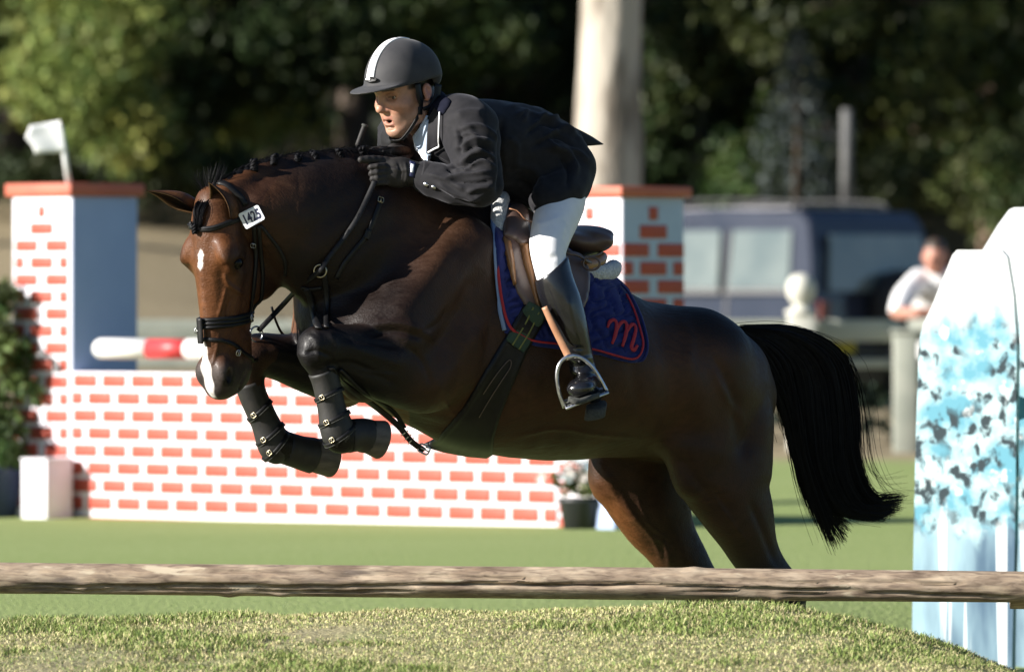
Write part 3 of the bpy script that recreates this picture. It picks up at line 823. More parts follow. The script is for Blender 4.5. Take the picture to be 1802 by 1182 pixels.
# arms and hands lie left of the head's right edge too: same fine columns
fx = np.concatenate([np.arange((600 - 901) / PXM, (652 - 901) / PXM, .006), fx])
fy = np.concatenate([np.arange(-.66, -.40, .0075), np.arange(-.40, -.08, .0026), np.arange(-.08, .46, .0075)])
fz = np.concatenate([np.arange(CAM_H - (745 - HOR) / PXM, CAM_H - (258 - HOR) / PXM, .0075), np.arange(CAM_H - (258 - HOR) / PXM, CAM_H - (55 - HOR) / PXM, .0026)])
B_ = Field(fx, fy, fz)
# head
B_.ell(RD(.008, 0, .055), (.096, .077, .098), RAX, k=.02)
B_.chain([(RD(.040, 0, .03), .070, .066), (RD(.045, 0, -.02), .062, .062), (RD(.048, 0, -.065), .050, .052), (RD(.052, 0, -.100), .036, .038)], w=rS, k=.02)
for sg in (1, -1):
    B_.seg(RD(.0, .058 * sg, -.045), RD(.020, .056 * sg, -.078), .022, .020, k=.02)
    B_.seg(RD(.020, .056 * sg, -.078), RD(.074, .016 * sg, -.112), .0175, .0175, k=.02)      # jaw
    B_.ell(RD(.070, .046 * sg, -.034), (.026, .024, .018), RAX, k=.022)                     # cheekbone
    B_.seg(RD(.100, .010 * sg, .018), RD(.078, .050 * sg, .016), .009, .009, k=.014)        # brow
    B_.ell(RD(.100, .033 * sg, -.004), (.017, .017, .0125), RAX, k=.012, mode='s')
    B_.seg(RD(.0935, .018 * sg, -.002), RD(.080, .047 * sg, -.003), .0052, .0046, k=.006)    # upper lid
    B_.seg(RD(.0915, .019 * sg, -.0150), RD(.079, .046 * sg, -.0135), .0042, .0038, k=.007)  # lower lid
    B_.ell(RD(.106, .0135 * sg, -.043), (.011, .0095, .0085), RAX, k=.008)                  # nostril wing
    B_.ell(RD(.110, .0085 * sg, -.050), (.005, .0035, .004), RAX, k=.004, mode='s')
    e = RD(-.010, .081 * sg, -.006)
    B_.ell(e, (.017, .010, .025), RAX, k=.005)
    B_.ell(RD(-.007, .0925 * sg, -.003), (.010, .008, .015), RAX, k=.004, mode='s')
    B_.ell(RD(-.004, .084 * sg, -.027), (.009, .007, .010), RAX, k=.005)
B_.seg(RD(.096, 0, .012), RD(.121, 0, -.034), .0092, .0122, k=.012)                          # nose
B_.ell(RD(.122, 0, -.038), (.012, .0125, .0100), RAX, k=.010)
B_.ell(RD(.080, 0, -.075), (.020, .032, .024), RAX, k=.018)
B_.ell(RD(.079, 0, -.113), (.018, .019, .016), RAX, k=.016)                                  # chin
B_.ell(RD(.094, 0, -.0790), (.026, .0215, .0105), RAX, k=.005, mode='s')                     # open mouth
B_.chain([(RD(.086, -.023, -.0765), .0034, .0034), (RD(.0985, -.009, -.0690), .0040, .0040), (RD(.1000, 0, -.0695), .0038, .0038), (RD(.0985, .009, -.0690), .0040, .0040), (RD(.086, .023, -.0765), .0034, .0034)], k=.006)
B_.chain([(RD(.085, -.022, -.0800), .0034, .0034), (RD(.0935, -.010, -.0915), .0046, .0046), (RD(.0940, .010, -.0915), .0046, .0046), (RD(.085, .022, -.0800), .0034, .0034)], k=.006)
B_.ell(RD(.092, 0, -.1005), (.007, .018, .006), RAX, k=.012, mode='s')
# neck, trunk, limbs (under the clothes)
B_.chain([(RD(-.030, 0, -.030), .062, .058), (RD(-.040, 0, -.090), .058, .058), (HP(768, 232, 0), .062, .075), (HP(800, 250, 0), R_(55), R_(80))], k=.03)
torso_rows = [(HP(800, 250), R_(58), R_(80)), (HP(850, 258), R_(66), R_(84)), (HP(900, 268), R_(64), R_(78)), (HP(935, 284), R_(58), R_(74)), (HP(962, 300), R_(44), R_(62))]
B_.chain(torso_rows, k=.03)
arm_near = [(HP(826, 228, 96), R_(40), R_(40)), (HP(838, 278, 132), R_(33), R_(33)), (HP(846, 326, 160), R_(24), R_(24)), (HP(798, 324, 125), R_(24), R_(24)), (HP(735, 308, 82), R_(18), R_(17)), (HP(700, 300, 66), R_(18), R_(14))]
B_.chain(arm_near, k=.02)
arm_far = [(HP(716, 236, -98), R_(36), R_(38)), (HP(712, 282, -126), R_(32), R_(32)), (HP(738, 310, -128), R_(24), R_(24)), (HP(715, 290, -80), R_(13), R_(13)), (HP(690, 274, -42), R_(9), R_(8))]
B_.chain(arm_far, k=.02)
leg_near = [(HP(985, 322, 66), R_(34), R_(34)), (HP(984, 362, 112), R_(35), R_(35)), (HP(968, 418, 162), R_(26), R_(26)), (HP(965, 448, 184), R_(21), R_(21)), (HP(982, 520, 204), R_(22), R_(22)), (HP(1004, 580, 208), R_(18), R_(18)), (HP(1024, 640, 209), R_(13), R_(13)), (HP(1032, 668, 210), R_(14), R_(14)), (HP(1027, 680, 240), R_(11), R_(14))]
B_.chain(leg_near, k=.02)
leg_far = [(HP(940, 318, -70), R_(52), R_(50)), (HP(890, 370, -110), R_(42), R_(42)), (HP(835, 430, -165), R_(32), R_(32)), (HP(835, 460, -188), R_(28), R_(28)), (HP(850, 525, -204), R_(27), R_(27)), (HP(868, 590, -206), R_(22), R_(22)), (HP(880, 645, -204), R_(15), R_(15)), (HP(885, 676, -204), R_(18), R_(18)), (HP(840, 690, -225), R_(14), R_(17))]
B_.chain(leg_far, k=.02)
bV, bQ = B_.mesh(smooth=1)
del B_
q = bV - rO; bf, bs, bu = q @ rF, q @ rS, q @ rU
hd = (np.abs(bs) < .11) & (np.abs(bf) < .16) & (bu > -.15) & (bu < .18)
C = np.tile(np.array([0.42, 0.225, 0.148]), (len(bV), 1))
nse = np.sin(bV[:, 0] * 90) * np.sin(bV[:, 2] * 110 + 1) * np.sin(bV[:, 1] * 100)
blend(np.array([0.50, 0.235, 0.160]), hd * np.exp(-((bf - .075) / .03) ** 2 - ((np.abs(bs) - .045) / .022) ** 2 - ((bu + .036) / .022) ** 2) * .7)
blend(np.array([0.50, 0.225, 0.155]), hd * np.exp(-((bf - .115) / .02) ** 2 - ((bu + .038) / .014) ** 2) * .7)
blend(np.array([0.30, 0.185, 0.135]), hd * (bu < -.05) * smooth01((bf + .01) / .03) * smooth01((-bu - .05) / .02) * (0.38 + .2 * nse))     # shaven beard
lipm = hd * (bf > .082) * (np.abs(bs) < .026) * (np.abs(bu + .0785) < .019) * (1 - smooth01((np.abs(bu + .0785) - .0145) / .004))
blend(np.array([0.34, 0.125, 0.095]), lipm * .6)
blend(np.array([0.05, 0.012, 0.010]), hd * (np.abs(bs) < .021) * (np.abs(bu + .0785) < .0085) * (bf > .050) * (bf < .0925))
browm = np.exp(-((bu - .0195 + .06 * (np.abs(bs) - .03) ** 2 * 30) / .0042) ** 2) * smooth01((np.abs(bs) - .010) / .006) * smooth01((.056 - np.abs(bs)) / .01)
blend(np.array([0.024, 0.016, 0.011]), hd * (bf > .06) * np.clip(browm * 1.4, 0, 1) * .95)
blend(np.array([0.20, 0.105, 0.075]), hd * np.exp(-((bf - .088) / .02) ** 2 - ((np.abs(bs) - .031) / .018) ** 2 - ((bu + .001) / .012) ** 2) * .45)  # eye sockets darkened: shade put into the skin colour
blend(np.array([0.035, 0.020, 0.014]), hd * (bf > .072) * np.exp(-((bu + .0045) / .0022) ** 2) * smooth01((np.abs(bs) - .017) / .003) * smooth01((.049 - np.abs(bs)) / .003) * .85)   # lashes
hairm = hd * smooth01((.062 - bf) / .012) * smooth01((bu - .004) / .01) * smooth01((np.abs(bs) - .055) / .006)
earm = hd * (np.abs(bs) > .0765) * (((bf + .009) / .022) ** 2 + ((bu + .008) / .030) ** 2 < 1)
blend(np.array([0.44, 0.200, 0.150]), earm * 1.0)
blend(np.array([0.020, 0.013, 0.009]), (1 - earm) * smooth01((.030 - bf) / .01) * smooth01((bu + .045) / .01) * smooth01((np.abs(bs) - .055) / .006) * hd * .93)
blend(np.array([0.020, 0.013, 0.009]), (1 - earm) * np.maximum(hairm, hd * (bf < -.03) * smooth01((bu + .035) / .015)) * .95)
me = mesh_np('person_body', bV, bQ); set_attr(me, 'tint', C, 'FLOAT_COLOR')
link('body', me, MAT['skin'], rider)
tt_ = MB(); tt_.tube(spline(np.array([RD(.074, -.017, -.0745), RD(.0835, -.009, -.0745), RD(.0865, 0, -.0745), RD(.0835, .009, -.0745), RD(.074, .017, -.0745)]), 16), .0040, 8); tt_.build('teeth', MAT['eye_white'], rider)
for sg in (1, -1):
    c = RD(.0795, .0325 * sg, -.0082)
    m = MB(); m.lathe([(.0128 * math.sin(a), -.0128 * math.cos(a)) for a in np.linspace(.05, math.pi - .05, 12)], c, 16)
    e = m.build('eye', MAT['eye_white'], rider)
    look = rF * 0.98 + rS * .12 * sg + rU * -.02; look = look / np.linalg.norm(look)
    m = MB(); m.lathe([(.0062, 0), (.0050, .0010), (.001, .0016)], c + look * .0113, 14, axis=look); m.build('iris', MAT['iris'], e)
# jacket
J = field_box([HP(690, 60, 0), HP(1090, 400, 170), HP(870, 380, 215), HP(700, 400, -180), HP(1075, 150, -120), HP(740, 300, -185)], .05, .0054)
J.chain([(HP(765, 226), R_(48), R_(62)), (HP(800, 248), R_(72), R_(98)), (HP(850, 256), R_(79), R_(104)), (HP(900, 266), R_(80), R_(98)), (HP(940, 282), R_(84), R_(95)), (HP(968, 294), R_(64), R_(84))], k=.03)
J.chain([(HP(800, 200, 60), R_(34), R_(36)), (HP(826, 226, 96), R_(50), R_(50)), (HP(838, 278, 132), R_(42), R_(43)), (HP(850, 322, 160), R_(33), R_(35)), (HP(842, 332, 160), R_(29), R_(31)), (HP(798, 325, 125), R_(31), R_(33)), (HP(745, 311, 88), R_(26), R_(26))], k=.025)
J.chain([(HP(755, 212, -60), R_(34), R_(36)), (HP(714, 236, -98), R_(46), R_(50)), (HP(708, 280, -125), R_(40), R_(40)), (HP(738, 312, -128), R_(32), R_(32)), (HP(718, 292, -84), R_(27), R_(27))], k=.025)
J.chain([(HP(950, 290, 55), R_(66), R_(52)), (HP(1000, 288, 66), R_(47), R_(42)), (HP(1004, 314, 82), R_(38), R_(38)), (HP(985, 340, 108), R_(37), R_(42)), (HP(962, 352, 122), R_(29), R_(34))], k=.03)      # skirt over the thigh
J.chain([(HP(905, 300, -70), R_(60), R_(50)), (HP(890, 340, -100), R_(48), R_(46))], k=.03)
J.seg(RD(-.040, 0, -.118) , RD(-.022, 0, -.06), .060, .058, k=.012, mode='s')                  # neck opening
J.seg(HP(760, 200, -8), HP(718, 262, -25), R_(24), R_(30), k=.012, mode='s')
J.plane_cut(HP(738, 308, 84), np.array(HP(700, 300, 60)) - np.array(HP(738, 308, 84))) if False else None
jV, jQ = J.mesh(smooth=2)
del J
folds = [
    ([(800, 232), (835, 222), (862, 232), (880, 250)], 5, 3.5), ([(802, 262), (835, 246), (868, 252)], 4.5, 4.5), ([(806, 275), (838, 258), (872, 268)], 4, -4),
    ([(808, 290), (840, 268), (872, 280)], 4.5, 4.5), ([(812, 304), (845, 284), (872, 296)], 4, 3.5), ([(815, 296), (846, 276), (870, 288)], 3, -3.5),
    ([(790, 318), (830, 322), (868, 318)], 4, -4), ([(780, 312), (820, 308), (862, 302)], 4.5, 4.5), ([(770, 322), (800, 340), (845, 352)], 4, 4), ([(765, 332), (800, 350), (838, 358)], 3, -3),
    ([(750, 305), (790, 318), (820, 336)], 4, 3), ([(785, 300), (812, 292), (835, 300)], 3.5, -3), ([(820, 340), (845, 330), (866, 330)], 4, 3.5),
    ([(800, 205), (825, 196), (850, 200)], 8, 3), ([(806, 225), (812, 245), (806, 275)], 5, -4.5), ([(884, 210), (880, 250), (882, 300), (876, 345)], 6, -5),
    ([(905, 205), (925, 200), (918, 215)], 5, 3.5), ([(935, 225), (960, 205), (985, 215)], 5, 4), ([(925, 238), (955, 218), (990, 232)], 4, -3.5), ([(950, 250), (985, 228), (1015, 240)], 5, 4.5), ([(935, 262), (975, 240), (1010, 258)], 4, -4),
    ([(958, 262), (990, 262), (1010, 285), (1015, 310)], 6, 5), ([(985, 275), (1000, 300), (998, 330)], 5, -4.5), ([(965, 245), (975, 262), (995, 268)], 4, 4), ([(905, 190), (950, 205), (1000, 228), (1040, 250)], 4, 2.5),
    ([(900, 290), (940, 300), (960, 330)], 8, 3), ([(888, 188), (930, 186), (960, 200)], 5, 2.5), ([(940, 205), (965, 212), (985, 205)], 3.5, 3), ([(985, 222), (1005, 236), (1030, 250)], 4, 3), ([(1000, 262), (1020, 268), (1035, 285)], 5, 3), ([(820, 215), (838, 250), (846, 280)], 7, 2.5), ([(800, 240), (822, 236), (845, 240)], 3, 2.5), ([(772, 285), (800, 298), (826, 300)], 3, 2.5), ([(790, 345), (820, 352), (850, 345)], 3, 2.5), ([(905, 310), (930, 330), (940, 360)], 6, -3), ([(760, 275), (785, 290), (800, 310)], 4, -3), ([(700, 235), (705, 255), (700, 280)], 4, -3), ([(890, 240), (910, 260), (905, 300)], 7, 3),
]
sculpt(jV, jQ, [(l_, w_ * .92, h_ * 1.55) for l_, w_, h_ in folds])
fn = sum(np.sin(jV @ np.array(k) + p) for k, p in (((31, 55, 40), 0), ((-48, 20, 62), 1), ((70, -33, 25), 2), ((22, 80, -66), 3)))
jV += vnormals(jV, jQ) * (fn * .0008)[:, None]
me = mesh_np('jacket', jV, jQ)
jacket = link('jacket', me, MAT['jacket_cloth'], rider)
body_bvh = bvh_of(bV, bQ)
jac_bvh = bvh_of(np.concatenate([jV, bV]), np.concatenate([jQ, bQ + len(jV)]))
# shirt, tie knot, collar and lapel
add_sheet('shirt_front', MAT['shirt_cloth'], rider, jac_bvh, [(752, 208), (742, 222), (727, 240), (732, 256), (744, 276), (752, 292), (760, 268), (763, 225)], .010, .012, step=3, smooth=25)
add_sheet('tie', MAT['white_trim'], rider, jac_bvh, [(727, 240), (738, 244), (745, 262), (752, 288), (744, 280), (733, 262)], .012, .006, step=2.5, smooth=25)
add_sheet('shirt_collar', MAT['shirt_cloth'], rider, jac_bvh, [(754, 204), (745, 226), (733, 246), (727, 240), (740, 221), (750, 203)], .013, .008, step=2.5, smooth=25)
add_sheet('lapel', MAT['jacket_cloth'], jacket, jac_bvh, [(768, 186), (779, 200), (777, 256), (757, 266), (756, 288), (750, 268), (752, 235), (757, 205)], .010, .007, step=3, smooth=15)
add_sheet('collar', MAT['velvet'], jacket, jac_bvh, [(766, 160), (782, 165), (796, 182), (786, 200), (779, 204), (766, 192), (760, 206), (756, 200), (760, 180)], .012, .010, step=3, smooth=15)
add_sheet('lapel_far', MAT['jacket_cloth'], jacket, jac_bvh, [(676, 222), (690, 236), (707, 245), (722, 252), (730, 270), (716, 288), (694, 282), (672, 262), (668, 240)], .006, .008, step=3, smooth=15)
bpy.data.objects['lapel_far'].name = 'lapel'
(Vs, Fs), _, _ = strap_on(jac_bvh, [(779, 200), (778.5, 225), (777, 254), (768, 260), (757, 265)], 3.2, .0016, .0125, m=26, smooth=2)
m = MB(); m.add(Vs, Fs, True); m.build('piping', MAT['white_trim'], jacket)
# cuff, buttons, tail flap
cu0, cu1 = HP(753, 312, 91), HP(738, 308, 85)
m = MB(); ax = cu1 - cu0; L = np.linalg.norm(ax); m.lathe([(.046, -.035), (.050, -.002), (.0495, L * .8), (.047, L), (.036, L * .7), (.034, 0)], cu0, 28, axis=ax / L); m.build('cuff', MAT['jacket_cloth'], jacket)
sl_bvh = bvh_of(jV, jQ)
for bx, by in ((749, 325), (763, 330)):
    p, n = hit(sl_bvh, bx, by); m = MB(); m.lathe([(.0085, -.004), (.0085, .001), (.007, .0035), (.002, .0045)], p, 14, axis=n); m.build('button', MAT['steel'], jacket)
tail_t = np.array([HP(975, 210, 55), HP(1010, 224, 52), HP(1038, 238, 44), HP(1061, 253, 30)]); tail_b = np.array([HP(980, 250, 66), HP(1010, 258, 62), HP(1036, 257, 52), HP(1060, 255, 32)])
m = MB(); A_ = spline(tail_t, 16); Bb = spline(tail_b, 16); V = []
for i in range(16):
    for t in np.linspace(0, 1, 7): V.append(A_[i] * (1 - t) + Bb[i] * t + WL * .006 * math.sin(t * 3.1))
V = np.array(V); V2 = V - WL * .004; F = []
for i in range(15):
    for j in range(6): a = i * 7 + j; F += [(a, a + 1, a + 8, a + 7), (112 + a, 112 + a + 7, 112 + a + 8, 112 + a + 1)]
for i in range(15): F += [(i * 7, i * 7 + 7, 112 + i * 7 + 7, 112 + i * 7), (i * 7 + 6, 112 + i * 7 + 6, 112 + i * 7 + 13, i * 7 + 13)]
for j in range(6): F.append((105 + j, 105 + j + 1, 112 + 105 + j + 1, 112 + 105 + j))
m.add(np.concatenate([V, V2]), F, True); m.build('coat_tail', MAT['jacket_cloth'], jacket)
# breeches
K = field_box([HP(1040, 270, 60), HP(930, 500, 215), HP(800, 500, -215), HP(1040, 280, -110)], .04, .0065)
K.chain([(HP(940, 300), R_(46), R_(66)), (HP(962, 306), R_(42), R_(56))], k=.03)
K.chain([(HP(990, 326, 70), R_(40), R_(40)), (HP(985, 362, 110), R_(41), R_(41)), (HP(968, 418, 162), R_(33), R_(34)), (HP(965, 448, 184), R_(27), R_(29)), (HP(973, 486, 198), R_(26), R_(27)), (HP(984, 520, 205), R_(25), R_(25))], k=.02)
K.chain([(HP(940, 318, -70), R_(56), R_(54)), (HP(890, 370, -112), R_(46), R_(46)), (HP(835, 430, -165), R_(36), R_(36)), (HP(835, 470, -188), R_(31), R_(31))], k=.02)
kV, kQ = K.mesh(smooth=2); del K
sculpt(kV, kQ, [([(938, 440), (955, 446), (975, 444)], 3, 2), ([(940, 452), (960, 458), (980, 452)], 3, -2.2), ([(936, 395), (960, 392), (990, 380)], 5, 1.6), ([(990, 380), (1000, 400), (992, 430)], 4, -1.5), ([(950, 390), (952, 420), (948, 450)], 4, 1.2)])
link('breeches', mesh_np('breeches', kV, kQ), MAT['breeches_cloth'], rider)
# boots (near one seen)
def boot(rows, foot, cuff_n, cuff_p=None):
    Bt = field_box([r[0] for r in rows] + [f[0] for f in foot], .10, .0048)
    Bt.chain(rows, k=.012); Bt.chain(foot, k=.016)
    ax = rows[0][0] - rows[1][0]
    Bt.plane_cut(cuff_p, cuff_n) if cuff_p is not None else Bt.plane_cut(rows[0][0], ax)
    V, Q = Bt.mesh(smooth=2)
    return V, Q
bootV, bootQ = boot([(HP(966, 446, 186), R_(29), R_(32)), (HP(977, 500, 198), R_(31), R_(33)), (HP(990, 535, 205), R_(31), R_(32)), (HP(1003, 573, 208), R_(28), R_(29)), (HP(1014, 608, 209), R_(23.5), R_(24)), (HP(1024, 640, 209), R_(20), R_(20)), (HP(1031, 664, 209), R_(20), R_(20))],
    [(HP(1044, 690, 200), R_(18), R_(19)), (HP(1034, 680, 218), R_(20), R_(20)), (HP(1026, 680, 246), R_(17), R_(23)), (HP(1020, 684, 275), R_(13), R_(22))], np.array([-.60, -.10, .78]), HP(970, 472, 190))
sculpt(bootV, bootQ, [([(985, 600), (1005, 612), (1030, 612)], 4, -2.5), ([(990, 622), (1010, 632), (1040, 630)], 4, 3), ([(995, 636), (1015, 645), (1045, 640)], 4, -3.5), ([(1000, 650), (1020, 656), (1048, 652)], 4, 3), ([(1000, 520), (1006, 560), (1020, 600)], 6, 2), ([(960, 500), (975, 540), (992, 585)], 6, -2), ([(1002, 662), (1022, 668), (1050, 664)], 3, -2.5)])
bt = link('riding_boot', mesh_np('boot', bootV, bootQ), MAT['boot_leather'], rider)
V, Q = boot([(HP(835, 470, -190), R_(28), R_(31)), (HP(850, 535, -204), R_(31), R_(32)), (HP(868, 600, -206), R_(24), R_(24)), (HP(882, 664, -204), R_(20), R_(20))], [(HP(890, 690, -198), R_(18), R_(19)), (HP(860, 690, -215), R_(18), R_(22)), (HP(830, 690, -232), R_(13), R_(21))], np.zeros(3))
link('riding_boot', mesh_np('boot_far', V, Q), MAT['boot_leather'], rider)
# sole and heel of the near boot
def slab(name, pts, up, th, m, par, bev=.0025):
    pts = np.array(pts); P = spline(np.concatenate([pts, pts[:1]]), 28)[:-1]; c = P.mean(0)
    V = np.concatenate([P, P + up * th, c + (P - c) * .9 + up * (th + bev), c + (P - c) * .9 - up * bev]); n = len(P)
    F = []
    for a, b in ((3, 0), (0, 1), (1, 2)):
        for i in range(n): F.append((a * n + i, a * n + (i + 1) % n, b * n + (i + 1) % n, b * n + i))
    F.append([2 * n + i for i in range(n)]); F.append([3 * n + i for i in range(n)][::-1])
    mb = MB(); mb.add(V, F, True); return mb.build(name, m, par)
slab('heel', [HP(1032, 712, 192), HP(1034, 722, 218), HP(1066, 716, 216), HP(1062, 704, 190)], np.array([-.15, -.45, -.88]), R_(20), MAT['rubber'], bt)
slab('sole', [HP(1000, 698, 285), HP(1018, 703, 296), HP(1046, 694, 290), HP(1058, 690, 240), HP(1020, 702, 235)], np.array([-.1, -.35, -.93]), R_(8), MAT['rubber'], bt)
# gloves: four fingers and a thumb each
def glove(rows_palm, fingers, thumb, name='glove'):
    G = field_box([r[0] for r in rows_palm] + [p for f in fingers for p in f] + list(thumb), .04, .0024)
    G.chain(rows_palm, k=.012)
    for i, f in enumerate(fingers):
        r = [.0098, .0102, .0098, .0088][i]
        f = spline(np.array(f), 9)
        for a in range(8): G.seg(f[a], f[a + 1], r * (1 - .02 * a), r * (1 - .02 * (a + 1)), k=.0012 if a > 1 else .006)
    th = spline(np.array(thumb), 8)
    for a in range(7): G.seg(th[a], th[a + 1], .0145 - .0006 * a, .0145 - .0006 * (a + 1), k=.008)
    V, Q = G.mesh(smooth=2)
    return V, Q
gl = []
for i, y in enumerate((291, 302, 312, 321)):
    gl.append([HP(688, y, 70), HP(668, y + 1, 74), HP(652 + i * 1.5, y + 3, 66), HP(655 + i * 1.5, y + 5, 46), HP(672, y + 4, 38), HP(684, y + 2, 44)])
V, Q = glove([(HP(742, 309, 86), R_(19), R_(18)), (HP(724, 305, 79), R_(19), R_(17)), (HP(705, 303, 73), R_(24), R_(16)), (HP(686, 305, 68), R_(22), R_(14))], gl, [HP(706, 292, 66), HP(685, 285, 64), HP(660, 281, 62), HP(635, 281, 60)])
sculpt(V, Q, [([(700, 285), (705, 300), (702, 318)], 3, -1.5), ([(712, 284), (716, 304), (713, 324)], 3, 1.5), ([(690, 296), (705, 300), (720, 298)], 3, 1.2), ([(668, 283), (690, 292), (700, 294)], 2.5, -1.2)])
g1 = link('glove', mesh_np('glove', V, Q), MAT['glove_leather'], rider)
gb = bvh_of(V, Q)
add_sheet('badge', MAT['ink_blue'], g1, gb, [(721, 283), (732, 286), (729, 313), (719, 310)], .003, .003, step=3)
add_sheet('badge_print', MAT['tag_white'], g1, gb, [(723, 288), (729, 290), (727, 304), (722, 303)], .0042, .002, step=2)
gl = []
for i, y in enumerate((262, 271, 279, 286)):
    gl.append([HP(680, y, -36), HP(662, y + 1, -30), HP(650, y + 3, -38), HP(654, y + 4, -58), HP(670, y + 3, -64), HP(682, y + 2, -58)])
V, Q = glove([(HP(735, 290, -100), R_(18), R_(18)), (HP(715, 280, -72), R_(18), R_(17)), (HP(692, 274, -44), R_(22), R_(15))], gl, [HP(715, 266, -44), HP(695, 265, -26), HP(674, 266, -20)])
link('glove', mesh_np('glove_far', V, Q), MAT['glove_leather'], rider)
# helmet with peak, stripe and harness
rO, rF, rU = rO0, rF0, rU0
RAX = [rF, rS, rU]
Hm = field_box([RD(.25, .13, .2), RD(-.13, -.13, -.02), RD(-.13, .13, 0), RD(.25, -.13, 0)], .03, .0034)
hc = RD(.028, 0, .030)
Hm.ell(hc, (.122, .105, .143), RAX, k=.01)
Hm.ell(RD(-.022, 0, .058), (.078, .100, .100), RAX, k=.025)
Hm.plane_cut(RD(.11, 0, .014), -rU * .97 - rF * .24, k=.006)
Hm.ell(RD(-.050, 0, .050), (.046, .088, .042), RAX, k=.012)
pk = np.array([rF * .968 - rU * .25, rS, rU * .968 + rF * .25])
Hm.ell(RD(.116, 0, .019), (.096, .090, .0085), pk, k=.009)
Hm.ell(RD(.020, 0, .012), (.108, .091, .118), RAX, k=.006, mode='s')
mV, mQ = Hm.mesh(smooth=2); del Hm
helmet = link('helmet', mesh_np('helmet', mV, mQ), MAT['helmet_shell'], rider)
def on_helm(th, s, off):
    """th from the front (0) over the top (pi)"""
    c = math.sqrt(max(0, 1 - (s / .105) ** 2))
    return RD(.028 + (.125 * c + off) * math.cos(th), s, .030 + (.143 * c + off) * math.sin(th))
V = []; F = []; n = 26
for layer in (.0022, -.002):
    for i in range(n):
        th = .06 + (1.75 - .06) * i / (n - 1); w = .0175 - .003 * i / (n - 1)
        for s in np.linspace(-1, 1, 5): V.append(on_helm(th, s * w, layer))
for i in range(n - 1):
    for j in range(4): a = i * 5 + j; F += [(a, a + 1, a + 6, a + 5), (n * 5 + a, n * 5 + a + 5, n * 5 + a + 6, n * 5 + a + 1)]
    F += [(i * 5, i * 5 + 5, n * 5 + i * 5 + 5, n * 5 + i * 5), (i * 5 + 4, n * 5 + i * 5 + 4, n * 5 + i * 5 + 9, i * 5 + 9)]
m = MB(); m.add(V, F, True); st = m.build('stripe', MAT['white_trim'], helmet)
for th, w in ((.62, .008), (.95, .009), (1.22, .006), (1.4, .008)):
    m = MB(); m.add([on_helm(th + a, b * w + .004, .003) for a, b in ((-.012, -1), (-.012, 1), (.012, 1), (.012, -1))] + [on_helm(th + a, b * w + .004, .001) for a, b in ((-.012, -1), (-.012, 1), (.012, 1), (.012, -1))], [(0, 1, 2, 3), (4, 7, 6, 5), (0, 4, 5, 1), (1, 5, 6, 2), (2, 6, 7, 3), (3, 7, 4, 0)]); m.build('vent', MAT['leather_black'], st)
V = [on_helm(.075, .028 * math.cos(a) + .006, .0045 + (.004 if k else 0)) + rU * .0085 * math.sin(a) for k in (0, 1) for a in np.linspace(0, 2 * math.pi, 20, endpoint=False)]
m = MB(); m.add(V, [list(range(20, 40))] + [(i, (i + 1) % 20, 20 + (i + 1) % 20, 20 + i) for i in range(20)]); m.build('badge', MAT['leather_black'], helmet)
V = [on_helm(.08, .006 + dx, .0095) + rU * dz for dx, dz in ((-.016, -.003), (.006, -.003), (.006, .004), (-.008, .005), (-.016, .002))]
m = MB(); m.prism(V, (0, 0, 0), rF * .001); m.build('badge_print', MAT['white_trim'], helmet)
p = on_helm(.5, .09, 0); 
for sg in (1, -1):
    m = MB()
    L1 = spline(np.array([RD(.030, .083 * sg, .030), RD(.026, .085 * sg, .0), RD(.016, .082 * sg, -.030), RD(.012, .074 * sg, -.055), RD(.030, .066 * sg, -.095), RD(.045, .030 * sg, -.140), RD(.048, 0, -.146)]), 26)
    Nn = np.array([rS * sg * (1 - .6 * (i / 25) ** 3) - rU * .9 * max(0, i / 25 - .7) for i in range(26)]); Nn /= np.linalg.norm(Nn, axis=1)[:, None]
    m.add(*strap_geo(L1, Nn, np.interp(np.arange(26), [0, 8, 12, 25], [.024, .020, .012, .011]), .0024), True)
    L2 = spline(np.array([RD(-.055, .080 * sg, .028), RD(-.048, .082 * sg, -.010), RD(-.026, .080 * sg, -.040), RD(.004, .078 * sg, -.050)]), 14)
    m.add(*strap_geo(L2, np.tile(rS * sg, (14, 1)), np.interp(np.arange(14), [0, 13], [.030, .012]), .003), True)
    hs = m.build('harness', MAT['leather_black'], helmet)
    m = MB(); m.box(RD(.0145, .0775 * sg, -.055), (.016, .008, .026), rot=np.stack([rF, rS, rU], 1), bev=.003); m.build('buckle', MAT['leather_black'], hs)
